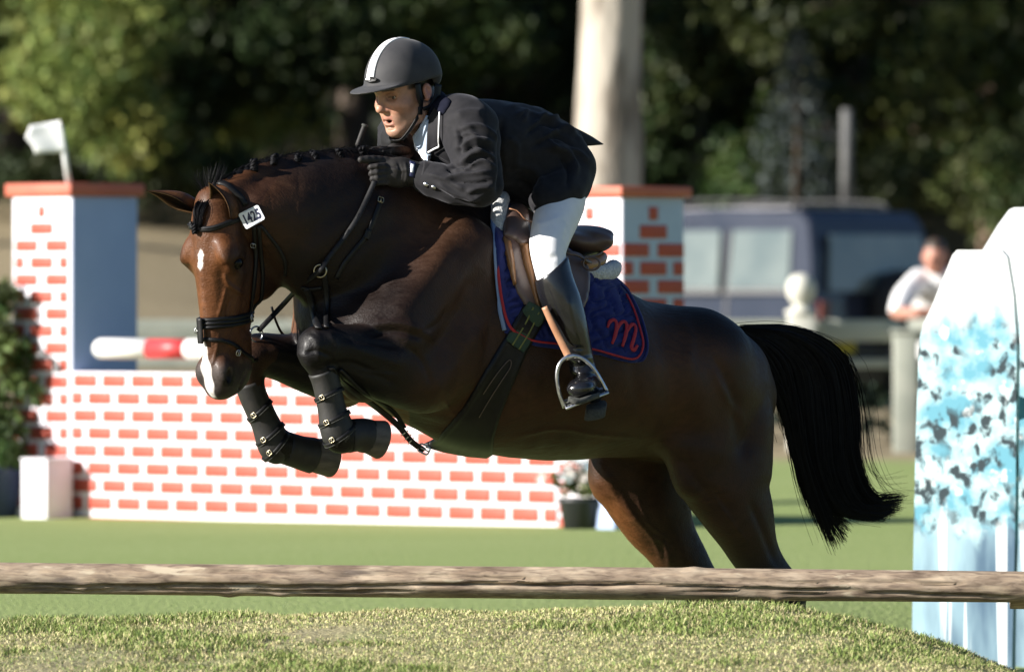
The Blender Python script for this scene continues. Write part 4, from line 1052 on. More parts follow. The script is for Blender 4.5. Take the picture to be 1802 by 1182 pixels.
# ------------------------------------------------------------------ hair of the horse
def strands(name, guides, n, width, m, parent, jitter=.01, seg=14, taper=.25, seed=1, lenvar=0.15, clumps=0):
    """ribbon hairs between guide curves (list of arrays of the same length); every hair is a thin bent strip"""
    r = np.random.default_rng(seed); G = np.array([spline(np.array(g), seg) for g in guides]); k = len(G)
    V = []; F = []; base = 0
    tt = np.linspace(0, 1, seg)[:, None]
    cc = r.uniform(0, k - 1, max(clumps, 1)); cd = r.normal(0, .03, max(clumps, 1)); wob = r.normal(0, .009, (max(clumps, 1), 3))
    for i in range(n):
        u = r.uniform(0, k - 1); a = min(int(u), k - 2); f = u - a
        g = G[a] * (1 - f) + G[a + 1] * f
        if clumps:
            ci = r.integers(clumps); cu = cc[ci]; uu = np.clip(cu + (u - cu) * .0 + r.normal(0, .34) * (1 - .62 * tt[:, 0] ** 1.2), 0, k - 1)
            aa = np.minimum(uu.astype(int), k - 2); ff = (uu - aa)[:, None]; ix = np.arange(seg)
            g = G[aa, ix] * (1 - ff) + G[aa + 1, ix] * ff + np.array([0, cd[ci], 0]) * tt + wob[ci] * np.sin(tt * 3.0 + ci) * tt
        j1, j2 = r.normal(0, 1, 3), r.normal(0, 1, 3)
        ph = r.uniform(0, 6.28)
        off = jitter * (j1 * (0.35 + .65 * tt) + 0.6 * j2 * np.sin(tt * (2 + 3 * r.random()) + ph))
        p = g + off
        L = 1 - lenvar * r.random() ** 2 * 1.6
        q = spline(p, seg) if L > .999 else np.stack([np.interp(np.linspace(0, L * (seg - 1), seg), np.arange(seg), p[:, d]) for d in range(3)], 1)
        T = np.gradient(q, axis=0); T /= np.linalg.norm(T, axis=1)[:, None] + 1e-9
        side = np.cross(T, np.array([r.normal(0, .35), -1, r.normal(0, .35)])); side /= np.linalg.norm(side, axis=1)[:, None] + 1e-9
        w = width * (0.6 + .8 * r.random()) * (1 - (1 - taper) * tt ** 1.5)
        V.append(np.stack([q - side * w / 2, q + side * w / 2], 1).reshape(-1, 3))
        b = base + 2 * np.arange(seg - 1)
        F.append(np.stack([b, b + 1, b + 3, b + 2], 1)); base += 2 * seg
    return link(name, mesh_np(name, np.concatenate(V), np.concatenate(F)), m, parent)
TG = [  # inner edge ... outer edge of the tail
    [HP(1300, 590, 25), HP(1316, 612, 30), HP(1330, 632, 32), HP(1348, 655, 32), HP(1362, 672, 30), HP(1372, 690, 26), HP(1376, 700, 20)],
    [HP(1300, 588, 20), HP(1330, 604, 26), HP(1358, 640, 28), HP(1380, 690, 25), HP(1396, 760, 18), HP(1412, 840, 10), HP(1432, 900, 4)],
    [HP(1302, 586, 16), HP(1345, 600, 22), HP(1385, 640, 24), HP(1400, 720, 20), HP(1412, 800, 12), HP(1440, 890, 4), HP(1474, 972, 0)],
    [HP(1302, 584, 10), HP(1362, 598, 16), HP(1412, 650, 18), HP(1424, 740, 14), HP(1432, 820, 8), HP(1460, 890, 2), HP(1500, 912, -4)],
    [HP(1302, 582, 4), HP(1380, 592, 8), HP(1440, 645, 10), HP(1456, 740, 8), HP(1464, 830, 2), HP(1500, 898, -4), HP(1560, 908, -10)],
    [HP(1302, 580, 0), HP(1395, 588, 2), HP(1462, 635, 4), HP(1484, 730, 2), HP(1492, 820, -4), HP(1530, 890, -8), HP(1590, 884, -14)],
    [HP(1302, 579, -4), HP(1400, 582, -4), HP(1480, 625, -4), HP(1504, 715, -4), HP(1508, 800, -8), HP(1535, 868, -12), HP(1588, 868, -16)]]
tail_hair = strands('tail', TG, 4200, .0040, MAT['hair_black'], horse, .0075, 20, .2, 3, .2, 44)
strands('tail_wisp', [[a + np.array([.012, 0, -.004]) * i for i, a in enumerate(TG[-1])], [HP(1302, 579, -4), HP(1400, 582, -4), HP(1486, 620, -4), HP(1512, 715, -4), HP(1518, 800, -8), HP(1545, 836, -12), HP(1596, 830, -16)]], 26, .0018, MAT['hair_black'], tail_hair, .022, 18, .3, 5)
strands('tail_wisp', [TG[0], TG[1], TG[2]], 110, .0022, MAT['hair_black'], tail_hair, .017, 18, .3, 6)
# plaited mane: dark roll along the crest, tied knots
crest = [(398, 322), (425, 304), (447, 294), (482, 283), (522, 278), (557, 274), (598, 270), (638, 268), (690, 282)]
m = MB(); cp = spline(np.array([HP(x, y + 3, 4) for x, y in crest]), 70)
m.tube(cp, [.013 + .005 * abs(math.sin(i * .62)) for i in range(70)], 10)
mane = m.build('mane', MAT['hair_black'], horse)
strands('mane_hair', [[HP(x - 14, y + 2, 2), HP(x - 4, y - 6, 4), HP(x + 8, y - 6, 8), HP(x + 18, y + 4, 12)] for x, y in crest], 520, .0022, MAT['hair_black'], mane, .0045, 8, .4, 8)
strands('mane_hair', [[HP(x - 4, y + 2, 2), HP(x - 2, y - 5, 4), HP(x + 1, y - 11, 6), HP(x + 5, y - 15, 8)] for x, y in crest], 150, .0011, MAT['hair_black'], mane, .005, 8, .3, 9)
knots = [(446, 290), (482, 280), (523, 281), (557, 275), (599, 270), (638, 266)]
kme = None
for i, (x, y) in enumerate(knots):
    c = HP(x, y + 3, 16)
    if kme is None:
        m = MB()
        for q in range(3):
            ph = q * 2.094
            pts = [np.array([.0085 * math.cos(a * 2 + ph) + .002, -.0075 * math.sin(a * 2 + ph), .017 - .030 * a / 6.28 + .004 * math.sin(a * 3 + ph)]) for a in np.linspace(0, 6.28, 22)]
            m.tube(pts, [.0050 + .0012 * math.sin(j * 1.1) for j in range(22)], 7)
        o = m.build('plait', MAT['hair_black'], None); kme = o.data; o.parent = horse
    else:
        o = bpy.data.objects.new('plait', kme); COL.objects.link(o); o.parent = horse
    o.matrix_parent_inverse = world_mat(horse).inverted(); o.location = c; o.rotation_euler = (0.1 * i, .35 * math.sin(i * 2.3), i * 1.3); sc_ = (1.0 + .12 * math.sin(i * 3.1)); o.scale = (sc_, sc_, sc_ * 1.05)
fl = strands('forelock', [[HD(-.002, -.075, -.022), HD(.030, -.012, -.020), HD(.075, .004, -.012), HD(.105, .004, -.016)], [HD(-.002, -.075, .026), HD(.030, -.012, .022), HD(.075, .004, .014), HD(.105, .004, .004)]], 260, .0022, MAT['hair_black'], horse, .004, 10, .4, 11)
strands('forelock', [[HD(.012, -.06, -.020), HD(-.02, -.045, -.030), HD(-.045, -.030, -.045), HD(-.065, -.02, -.05)], [HD(.012, -.06, .010), HD(-.025, -.06, .010), HD(-.065, -.07, .018), HD(-.095, -.09, .022)], [HD(.012, -.06, .022), HD(-.02, -.068, .028), HD(-.05, -.085, .036), HD(-.075, -.10, .042)]], 150, .0011, MAT['hair_black'], horse, .007, 10, .3, 12)
m = MB(); c = HD(.098, .007, -.010)
for q in range(3):
    m.tube([c + hW * (.006 * math.cos(a + q * 2.1)) + hF * (.004 + .004 * math.sin(a + q * 2.1)) + hL * (.028 * a / 6.28 - .012) for a in np.linspace(0, 6.28, 14)], .0045, 7)
m.build('plait', MAT['hair_black'], horse)

# ------------------------------------------------------------------ bridle
bridle = empty('bridle', HD(.21, -.1, 0), 'black leather bridle with white number tag on the bay horse', 'bridle')
def strap(name, parent, line, width, thick=.0035, lift=.003, m='leather_black', bvh=None, sm=4, n=None):
    (V, F), P, N = strap_on(bvh or horse_bvh, line, width, thick, lift, n, sm)
    mb = MB(); mb.add(V, F, True); return mb.build(name, MAT[m], parent), P, N
browband, _, _ = strap('browband', bridle, [(327, 390), (335, 398), (352, 403), (375, 402), (398, 394), (424, 384)], 10, .005, .004)
strap('browband_trim', browband, [(330, 394), (352, 401.5), (375, 400.5), (398, 392.5), (420, 384)], 2.4, .0015, .0095, 'leather_black')
strap('headpiece', bridle, [(384, 322), (398, 325), (414, 338), (426, 350), (433, 362)], 11)
strap('cheekpiece', bridle, [(447, 396), (449, 440), (445, 500), (439, 545), (437, 562)], 7.5, .004, .005)
strap('cheekpiece', bridle, [(455, 396), (459, 440), (461, 480), (459, 520), (452, 552)], 7, .004, .003)
strap('throatlash', bridle, [(458, 396), (476, 418), (492, 440), (502, 462), (502, 484)], 6, .004, .003)
def head_ring(name, parent, l_front, l_back, width, thick, lift, a0=-math.pi, a1=math.pi, n=64, mt='leather_black'):
    """strap round the nose: rays shot inwards in a tilted plane"""
    P, N = [], []
    for a in np.linspace(a0, a1, n):
        fdir, wdir = math.cos(a), math.sin(a)
        l = l_front + (l_back - l_front) * (1 - fdir) / 2
        c = HD(l, -.095); d = hF * fdir + hW * wdir
        loc, nor, _, _ = horse_bvh.ray_cast(Vector(c + d * .17), Vector(-d))
        if loc is None: loc, nor = Vector(c + d * .06), Vector(d)
        P.append(np.array(loc)); N.append(np.array(nor))
    P = np.array(P); N = np.array(N)
    for _ in range(6): P[1:-1] = .5 * P[1:-1] + .25 * (P[2:] + P[:-2]); N[1:-1] = .5 * N[1:-1] + .25 * (N[2:] + N[:-2])
    N /= np.linalg.norm(N, axis=1)[:, None]; P = P + N * lift
    mb = MB(); mb.add(*strap_geo(P, N, np.full(n, width), thick), True)
    return mb.build(name, MAT[mt], parent), P, N
noseband, P, N = head_ring('noseband', bridle, .392, .385, .036, .005, .004)
for dl in (-.0115, 0, .0115): head_ring('padding', noseband, .392 + dl, .385 + dl, .0085, .003, .0088)
m = MB(); fl0 = [HD(.375, .012, -.012), HD(.40, .014, -.012), HD(.43, .010, -.012), HD(.452, .006, -.012)]
fl0 = [np.array(horse_bvh.find_nearest(Vector(q))[0]) + hF * .016 for q in fl0]
m.add(*strap_geo(spline(np.array(fl0), 12), np.tile(hF, (12, 1)), np.full(12, .022), .004), True); m.build('flash_loop', MAT['leather_black'], noseband)
flash, P, N = head_ring('flash_strap', bridle, .440, .525, .0125, .0035, .004)
def buckle(parent, c, n, up, w, h, r=.0016, mt='steel'):
    c = np.array(c); n = np.array(n) / np.linalg.norm(n); up = np.array(up, float); up -= n * np.dot(up, n); up /= np.linalg.norm(up); sd = np.cross(up, n)
    m = MB(); pts = [c + sd * (w / 2 * math.copysign(abs(math.cos(a)) ** .5, math.cos(a))) + up * (h / 2 * math.copysign(abs(math.sin(a)) ** .5, math.sin(a))) for a in np.linspace(0, 2 * math.pi, 18, endpoint=False)]
    m.tube(pts, r, 6, closed=True); m.tube([c - up * h / 2 + n * .001, c + up * h / 2 + n * .001], r * .8, 6)
    return m.build('buckle', MAT[mt], parent)
for bx, by, par in ((416, 619, flash), (447, 428, bridle), (436, 557, noseband), (347, 582, noseband)):
    p, n = hit(horse_bvh, bx, by, .012); buckle(par, p, n, (0.2, 0, 1), .015, .017)
# bit: full cheek and ring
bitp, bn = hit(horse_bvh, 441, 592, .012)
m = MB(); b0, _ = hit(horse_bvh, 434, 560, .016); b1, _ = hit(horse_bvh, 443, 592, .020); b2 = PM(455, 622, b1[1] + .02)
m.tube(spline(np.array([b0, b1, b2]), 12), [.0028] * 11 + [.0042], 8)
rc = PM(451, 588, b1[1] - .008)
m.tube([rc + np.array([math.cos(a) * .019, .012 * math.cos(a), math.sin(a) * .024]) for a in np.linspace(0, 2 * math.pi, 26, endpoint=False)], .0030, 8, closed=True)
m.build('bit', MAT['steel'], bridle)
# number tag, writing as flat print standing just proud of the card
tc4 = [(419, 377), (454, 360), (467, 385), (433, 404)]
tb = np.array([hit(horse_bvh, x, y)[0] for x, y in tc4]); td = np.min(tb[:, 1]) - .010
q4 = np.array([PM(x, y, td + dd) for (x, y), dd in zip(tc4, (.0, -.020, -.020, .0))])
nrm = np.cross(q4[1] - q4[0], q4[3] - q4[0]); nrm /= np.linalg.norm(nrm); nrm = nrm if nrm[1] < 0 else -nrm
P4 = []
for i in range(4):
    a, b, c = q4[i - 1], q4[i], q4[(i + 1) % 4]
    for t in (0, .5, 1): P4.append(b + (a - b) / np.linalg.norm(a - b) * .004 * (1 - t) + (c - b) / np.linalg.norm(c - b) * .004 * t - (0 if t != .5 else 0))
m = MB(); m.prism(P4, -nrm * .0015, nrm * .0015); tagc = m.build('number_tag', MAT['tag_white'], bridle)
def text_mesh(txt, origin, ex, ey, nz, size, m, parent, name='lettering', offset=0.0, extr=.0004, shear=0.0, xs=1.0):
    cu = bpy.data.curves.new('txt', 'FONT'); cu.body = txt; cu.size = size; cu.align_x = 'CENTER'; cu.align_y = 'CENTER'; cu.extrude = extr; cu.offset = offset; cu.shear = shear; cu.space_character = 1.0
    ob = bpy.data.objects.new('txt', cu); COL.objects.link(ob)
    bpy.context.view_layer.update()
    me = bpy.data.meshes.new_from_object(ob.evaluated_get(bpy.context.evaluated_depsgraph_get()))
    bpy.data.objects.remove(ob); bpy.data.curves.remove(cu)
    M = Matrix((( *(ex * xs), 0), (*ey, 0), (*nz, 0), (0, 0, 0, 1)))
    M = Matrix.Identity(4)
    for i in range(3):
        M[i][0] = ex[i] * xs; M[i][1] = ey[i]; M[i][2] = nz[i]; M[i][3] = origin[i]
    me.transform(M); me.name = name
    me.materials.clear()
    return link(name, me, m, parent)
ex = q4[1] - q4[0]; ex /= np.linalg.norm(ex); ey = np.cross(nrm, ex)
ctr = q4.mean(0)
text_mesh('1425', ctr + nrm * .0022 - ey * .001, ex, ey, nrm, .043, MAT['ink_blue'], tagc, offset=.0013, xs=.70)
for s_ in (1, -1):
    m = MB(); m.box(ctr + ey * .0228 * s_ + nrm * .0016, (.034, .0012, .0008), rot=np.stack([ex, ey, nrm], 1)); m.build('small_print', MAT['pad_binding'], tagc)
# reins
def free_strap(pts, width, thick, nrm=(0, -1, 0), n=40):
    P = spline(np.array(pts), n); return strap_geo(P, np.tile(np.array(nrm, float), (n, 1)), np.full(n, width / PXM), thick), P
ring_p, ring_n = hit(horse_bvh, 562, 474, .012)
hand_p = HP(660, 318, 74)
m = MB()
up_line = [(563, 470), (591, 433), (619, 398), (641, 357), (655, 330)]
(V, F), P, N = strap_on(horse_bvh, up_line, 10, .004, .010, 36, 8)
P[-6:] = P[-6:] * (1 - np.linspace(0, 1, 6)[:, None]) + (hand_p + (P[-6:] - P[-1])) * np.linspace(0, 1, 6)[:, None]
low = [rc + np.array([.006, 0, .01]), PM(470, 566, rc[1] + .01), PM(500, 534, rc[1] + .03), PM(530, 502, (rc[1] + ring_p[1]) / 2 - .01), ring_p + np.array([-.006, -.01, -.004]), P[4], P[12], P[20], P[28], P[-1]]
(V, F), Pr = free_strap(low, 9.5, .0032, (-.25, -.95, .1), 90)
m.add(V, F, True); rein = m.build('rein', MAT['leather_black'], bridle)
for t_ in (8, 18, 26, 46, 54, 62, 70):
    a, b = Pr[t_], Pr[t_ + 1]; mm = MB(); mm.box((a + b) / 2 + np.array([0, -.001, 0]), (.022, .006, .010), rot=np.stack([(b - a) / np.linalg.norm(b - a), np.array([0, 1, 0]), np.cross((b - a) / np.linalg.norm(b - a), (0, 1, 0))], 1), bev=.002); mm.build('rein_stop', MAT['leather_black'], rein)
m = MB(); m.tube(spline(np.array([PM(478, 540, rc[1] + .05), PM(486, 566, rc[1] + .07), PM(498, 588, rc[1] + .12), PM(518, 597, rc[1] + .18), PM(545, 594, rc[1] + .22)]), 24), .0042, 8); m.build('rein', MAT['leather_black'], bridle)

# ------------------------------------------------------------------ breastplate with martingale
mart = empty('martingale', ring_p, 'black leather martingale with brass ring round the neck of the horse', 'martingale')
m = MB(); m.tube([ring_p + np.array([math.cos(a) * .019, math.cos(a) * -.004, math.sin(a) * .019]) for a in np.linspace(0, 2 * math.pi, 28, endpoint=False)], .0030, 8, closed=True); m.build('ring', MAT['brass'], mart)
nk, P, N = strap('neck_strap', mart, [(670, 347), (664, 368), (645, 413), (622, 442), (604, 466), (592, 490)], 9, .004, .004)
p, n = hit(horse_bvh, 668, 354, .011); buckle(nk, p, n, (.3, 0, 1), .018, .018, .0018, 'brass')
strap('keeper', nk, [(648, 404), (645, 414), (642, 420)], 12, .004, .006)
strap('strap', mart, [(570, 482), (574, 510), (576, 545), (574, 578)], 9, .004, .006)
strap('strap', mart, [(538, 506), (546, 520), (552, 545), (560, 580)], 12, .004, .006)
strap('strap', mart, [(530, 505), (548, 508), (566, 506)], 7, .003, .004)
def under(line, wd, nm, lift, dep=None):
    L = spline(np.array(line, float), 40)
    D = []
    for x, y in L:
        loc, nor, _, _ = horse_bvh.ray_cast(CAMP, (Vector(PM(x, y, 0)) - CAMP).normalized())
        D.append(loc.y if loc is not None else np.nan)
    D = np.array(D); 
    D = np.minimum(np.nan_to_num(D, nan=9), np.interp(np.arange(40), [0, 39], dep))
    for _ in range(10): D[1:-1] = .5 * D[1:-1] + .25 * (D[2:] + D[:-2])
    P = np.array([PM(x, y, d - lift) for (x, y), d in zip(L, D)])
    mb = MB(); mb.add(*strap_geo(P, np.tile(np.array([-.3, -.9, -.2]), (40, 1)), np.full(40, wd / PXM), .005), True)
    return mb.build(nm, MAT['leather_black'], mart), P
lo_, P = under([(582, 646), (612, 680), (662, 716), (700, 748), (724, 776), (746, 792)], 11, 'belly_strap', .012, (-.40, -.28))
under([(598, 650), (640, 690), (690, 722), (712, 752)], 8, 'belly_strap', .010, (-.38, -.30))
for k in (27, 29, 31):
    mm = MB(); t = P[k + 1] - P[k]; t /= np.linalg.norm(t); mm.box(P[k] + np.array([0, -.004, 0]), (.004, .006, .030), rot=np.stack([t, np.array([0, 1, 0]), np.cross(t, (0, 1, 0))], 1), bev=.001); mm.build('keeper', MAT['steel'], lo_)
buckle(lo_, PM(746, 790, P[-1][1] - .01), (0, -1, 0), (1, 0, -.5), .026, .036, .003)

# ------------------------------------------------------------------ saddle cloth
pad = empty('saddle_cloth', HP(1000, 520, 170), 'dark blue quilted saddle cloth with red piping and red letter m', 'saddle cloth')
pad_poly = [(865, 350), (866, 412), (872, 498), (880, 543), (889, 582), (905, 590), (936, 605), (980, 612), (1044, 622), (1088, 635), (1118, 639), (1134, 630), (1139, 603), (1127, 558), (1108, 518), (1090, 498), (1060, 476), (1010, 448), (950, 405), (900, 355)]
def quilt(P2, ed):
    x, y = P2[:, 0], P2[:, 1]
    a = np.abs(np.sin((x * .085 + y * .055) + .9 * np.sin(y * .13 - x * .05)))
    b = np.abs(np.sin((x * .06 - y * .095) + .9 * np.sin(x * .12 + y * .04)))
    h = np.minimum(a, b)
    return (.0135 * np.clip(h * 1.7, 0, 1) ** .6 - .009) * np.clip((ed - 9) / 6, 0, 1)
add_sheet('cloth', MAT['pad_cloth'], pad, horse_bvh, pad_poly, .017, .020, step=2.9, smooth=10, relief=quilt)
pV, pF, _ = sheet(horse_bvh, pad_poly, .018, .021, step=6, smooth=10)
pad_bvh = BVHTree.FromPolygons([tuple(v) for v in pV.tolist()] + [tuple(v) for v in hV.tolist()], [tuple(f) for f in pF] + [tuple(int(i) + len(pV) for i in q) for q in hQ.tolist()])
strap('binding', pad, [(866, 360), (867, 412), (873, 498), (881, 543), (890, 580)], 8, .004, .007, 'pad_binding', pad_bvh, 8)
strap('binding', pad, [(890, 582), (905, 590), (936, 605), (980, 612), (1044, 622), (1088, 634), (1117, 638), (1132, 629), (1137, 603), (1126, 558), (1107, 519), (1092, 501)], 5, .004, .004, 'pad_cloth', pad_bvh, 8)
strap('piping', pad, [(872, 412), (875, 450), (880, 498), (888, 545), (897, 574), (908, 583)], 5, .003, .007, 'red_piping', pad_bvh, 8)
strap('piping', pad, [(908, 582), (937, 597), (980, 604), (1044, 614), (1088, 626), (1114, 630), (1126, 622), (1130, 602), (1122, 570), (1112, 542), (1100, 519)], 3.6, .003, .006, 'red_piping', pad_bvh, 8)
for ln in ([(1067, 577), (1071, 567), (1079, 564), (1083, 572), (1081, 588), (1075, 605)], [(1079, 592), (1088, 572), (1096, 567), (1101, 574), (1099, 590), (1093, 610)], [(1097, 594), (1106, 576), (1113, 572), (1117, 580), (1113, 598), (1109, 611), (1114, 616), (1120, 608)]):
    strap('letter_stroke', pad, ln, [4, 7, 6, 7.5, 8, 5], .002, .0065, 'red_piping', pad_bvh, 8, 26)

# ------------------------------------------------------------------ saddle with girth and stirrup
saddle = empty('saddle', HP(960, 430, 60), 'brown leather jumping saddle with tan panels and sheepskin half pad', 'saddle')
S = field_box([HP(870, 350, 60), HP(1080, 490, 130), HP(1080, 490, -130), HP(870, 330, -60)], .05, .0055)
S.chain([(HP(890, 375, 0), R_(26), R_(46)), (HP(930, 405, 0), R_(22), R_(70)), (HP(975, 425, 0), R_(20), R_(92)), (HP(1010, 430, 5), R_(24), R_(104))], k=.02)
cx_ = np.array([CA * .94, SA * .94, -.34]); cx_ /= np.linalg.norm(cx_)
S.ell(HP(1022, 424, 22), (R_(30), R_(100), R_(24)), [cx_, WL, np.cross(cx_, WL)], k=.02)
S.ell(HP(1034, 411, 22), (R_(20), R_(82), R_(12)), [cx_, WL, np.cross(cx_, WL)], k=.02)
sV, sQ = S.mesh(smooth=3); del S
link('seat', mesh_np('seat', sV, sQ), MAT['leather_brown'], saddle)
m = MB(); m.tube(spline(np.array([HP(1000, 449, 118), HP(1030, 452, 116), HP(1054, 447, 100), HP(1064, 436, 80)]), 18), .0035, 8); m.build('welt', MAT['leather_brown'], saddle)
m = MB(); m.tube(spline(np.array([HP(1008, 464, 112), HP(1032, 466, 112), HP(1052, 460, 98), HP(1061, 450, 82)]), 18), [.024] * 12 + [.022, .021, .02, .019, .018, .014], 12); m.build('gusset', MAT['leather_tan'], saddle)
seat_bvh = pad_bvh
add_sheet('flap', MAT['leather_brown'], saddle, seat_bvh, [(892, 368), (918, 362), (955, 400), (1000, 440), (1030, 458), (1038, 490), (1033, 528), (1022, 552), (1000, 580), (965, 568), (950, 552), (928, 545), (908, 515), (895, 470), (886, 420)], .016, .012, step=4, smooth=14)
fV, fF, _ = sheet(seat_bvh, [(880, 360), (930, 350), (1010, 430), (1045, 480), (1030, 560), (960, 580), (905, 530), (880, 430)], .017, .012, step=6, smooth=14)
flap_bvh = BVHTree.FromPolygons([tuple(v) for v in fV.tolist()] + [tuple(v) for v in hV.tolist()], [tuple(f) for f in fF] + [tuple(int(i) + len(fV) for i in q) for q in hQ.tolist()])
roll = lambda P2, ed: .016 * (1 - np.exp(-ed / 5))
add_sheet('knee_roll', MAT['leather_tan'], saddle, flap_bvh, [(884, 415), (899, 424), (905, 455), (909, 500), (903, 502), (894, 470), (886, 440)], .006, .010, step=2.6, smooth=14, relief=roll)
add_sheet('knee_roll', MAT['leather_tan'], saddle, flap_bvh, [(911, 425), (929, 428), (938, 470), (948, 520), (953, 547), (947, 549), (933, 505), (920, 465)], .006, .010, step=2.6, smooth=14, relief=roll)
add_sheet('pommel_cover', MAT['leather_brown'], saddle, flap_bvh, [(893, 366), (912, 358), (930, 378), (933, 428), (915, 434), (902, 424), (885, 418), (884, 395)], .014, .010, step=3, smooth=14, relief=lambda P2, ed: .010 * (1 - np.exp(-ed / 6)))
strap('seam', saddle, [(892, 380), (905, 384), (916, 398), (928, 402)], 2.2, .0015, .028, 'strap_tan', flap_bvh, 8)
strap('billet_guard', saddle, [(990, 452), (1012, 456), (1030, 468), (1042, 470)], 9, .004, .020, 'leather_brown', flap_bvh, 8)
kp, kn = hit(flap_bvh, 1036, 472, .028)
m = MB(); m.tube([kp + np.array([math.cos(a) * .026, 0, math.sin(a) * .020 - .004]) for a in np.linspace(0, 2 * math.pi, 22, endpoint=False)], .0035, 8, closed=True); m.build('strap_loop', MAT['leather_brown'], saddle)
def fleece(name, rows):
    Fz = field_box([r[0] for r in rows], .05, .0055); Fz.chain(rows, k=.01)
    f = Fz.f; X, Y, Z = Fz.xs[:, None, None], Fz.ys[None, :, None], Fz.zs[None, None, :]
    f += (.0022 * np.sin(X * 310 + 3 * np.sin(Z * 170)) * np.sin(Z * 290 + 2 * np.sin(Y * 200)) * np.sin(Y * 300)).astype(np.float32)
    V, Q = Fz.mesh(smooth=1); return link(name, mesh_np(name, V, Q), MAT['sheepskin'], saddle)
fleece('half_pad', [(HP(1030, 480, 110), R_(10), R_(12)), (HP(1055, 481, 105), R_(14), R_(14)), (HP(1074, 477, 80), R_(15), R_(15)), (HP(1080, 469, 45), R_(12), R_(14))])
fleece('half_pad', [(HP(884, 348, 40), R_(12), R_(13)), (HP(879, 365, 62), R_(13), R_(13)), (HP(877, 388, 84), R_(12), R_(12)), (HP(876, 408, 98), R_(8), R_(9))])
girth_poly = [(934, 522), (962, 556), (954, 572), (926, 622), (901, 680), (881, 730), (869, 770), (867, 800), (856, 805), (822, 802), (778, 794), (750, 788), (746, 780), (772, 768), (815, 716), (858, 642), (890, 590), (915, 545)]
gp, gP2 = None, None
girth = add_sheet('girth', MAT['leather_black'], saddle, pad_bvh, girth_poly, .008, .010, step=3.5, smooth=6, relief=lambda P2, ed: .003 * np.exp(-((ed - 6) / 3) ** 2))
el = add_sheet('girth_elastic', MAT['elastic_green'], saddle, flap_bvh, [(889, 598), (920, 621), (942, 588), (960, 556), (948, 538), (930, 530), (912, 556)], .022, .014, step=3, smooth=10)
for dx in (0, 11): strap('elastic_stripe', el, [(897 + dx, 606 + dx * .7), (917 + dx, 574 + dx * .7), (935 + dx * .8, 542 + dx * .7)], 3, .001, .0232, 'elastic_yellow', flap_bvh, 8)
strap('girth_seam', girth, [(848, 690), (862, 668), (876, 650), (894, 632), (896, 644), (880, 668), (866, 690), (850, 716), (842, 730)], 1.4, .001, .0125, 'leather_brown', horse_bvh, 6, 40)
p, n = hit(pad_bvh, 922, 560, .02)
# stirrup leather and iron
nst = 236
m = MB(); m.add(*strap_geo(spline(np.array([HP(958, 540, 214), HP(972, 570, 222), HP(988, 602, 228), HP(1003, 632, nst)]), 20), np.tile(np.array([-.35, -.9, .1]), (20, 1)), np.interp(np.arange(20), [0, 19], [11, 14]) / PXM, .004), True)
m.build('stirrup_leather', MAT['strap_tan'], saddle)
m = MB()
arch = spline(np.array([HP(994, 717, 232), HP(984, 690, 230), HP(980, 660, 230), HP(986, 638, 233), HP(1002, 627, 238), HP(1022, 629, 246), HP(1042, 645, 252), HP(1058, 670, 256), HP(1067, 688, 258)]), 44)
rad = np.interp(np.linspace(0, 1, 44), [0, .1, .4, .5, .6, .9, 1], [.0075, .0065, .0060, .0085, .0060, .0065, .0075])
m.tube(arch, rad, 10)
tr = [HP(992, 706, 216), HP(1066, 682, 242), HP(1070, 690, 270), HP(996, 718, 246)]
m.tube([tr[0], tr[1], tr[2], tr[3]], .0055, 8, closed=True)
iron = m.build('stirrup_iron', MAT['steel'], saddle)
c = np.mean(tr, axis=0); slab('stirrup_tread', [c + (np.array(t) - c) * .86 for t in tr], np.array([-.05, -.2, -.97]), .007, MAT['rubber'], iron, .001)
m = MB(); m.box(HP(1003, 628, 240), (.030, .010, .012), rot=Matrix.Rotation(-.35, 3, 'Y'), bev=.003); m.build('leather_slot', MAT['steel'], iron)

# ------------------------------------------------------------------ boots on the forelegs
def leg_boot(label, rows, straps, past, shine):
    t = empty('tendon_boot', rows[0][0], label, 'horse boot', 'boots on the forelegs')
    P = spline(np.array([r[0] for r in rows]), 24); rr = spline(np.array([[r[1], 0] for r in rows]), 24)[:, 0] / PXM
    m = MB(); m.tube(P, rr, 20); m.build('shell', MAT['boot_neoprene'], t)
    P2 = spline(np.array([r[0] for r in past]), 14); r2 = spline(np.array([[r[1], 0] for r in past]), 14)[:, 0] / PXM
    m = MB(); m.tube(P2, r2, 18); m.build('bell', MAT['boot_neoprene'], t)
    for k, tilt in straps:
        c = P[k]; ax = P[min(k + 1, 23)] - P[max(k - 1, 0)]; ax /= np.linalg.norm(ax)
        ax = ax + np.array([tilt + .05 * math.sin(k * 2.7), -.1, 0]); ax /= np.linalg.norm(ax)
        u = np.cross(ax, (0, 1, 0)); u /= np.linalg.norm(u); v = np.cross(ax, u)
        ring = np.array([c + (u * math.cos(a) + v * math.sin(a)) * (rr[k] + .003) for a in np.linspace(0, 2 * math.pi, 30)])
        N = np.array([u * math.cos(a) + v * math.sin(a) for a in np.linspace(0, 2 * math.pi, 30)])
        m = MB(); m.add(*strap_geo(ring, N, np.full(30, .013), .003), True); sp = m.build('strap', MAT['leather_black'], t)
        m = MB(); m.add(*strap_geo(ring + ax * .0065, N, np.full(30, .0028), .0034), True); m.build('strap_edge', MAT['rubber'], sp)
        p = c + (-.45 * u * (1 if u[0] > 0 else -1) + np.array([0, -.9, 0])) * (rr[k] + .007)
        buckle(sp, p, (-.4, -.9, 0), ax, .016, .014, .0018, 'brass')
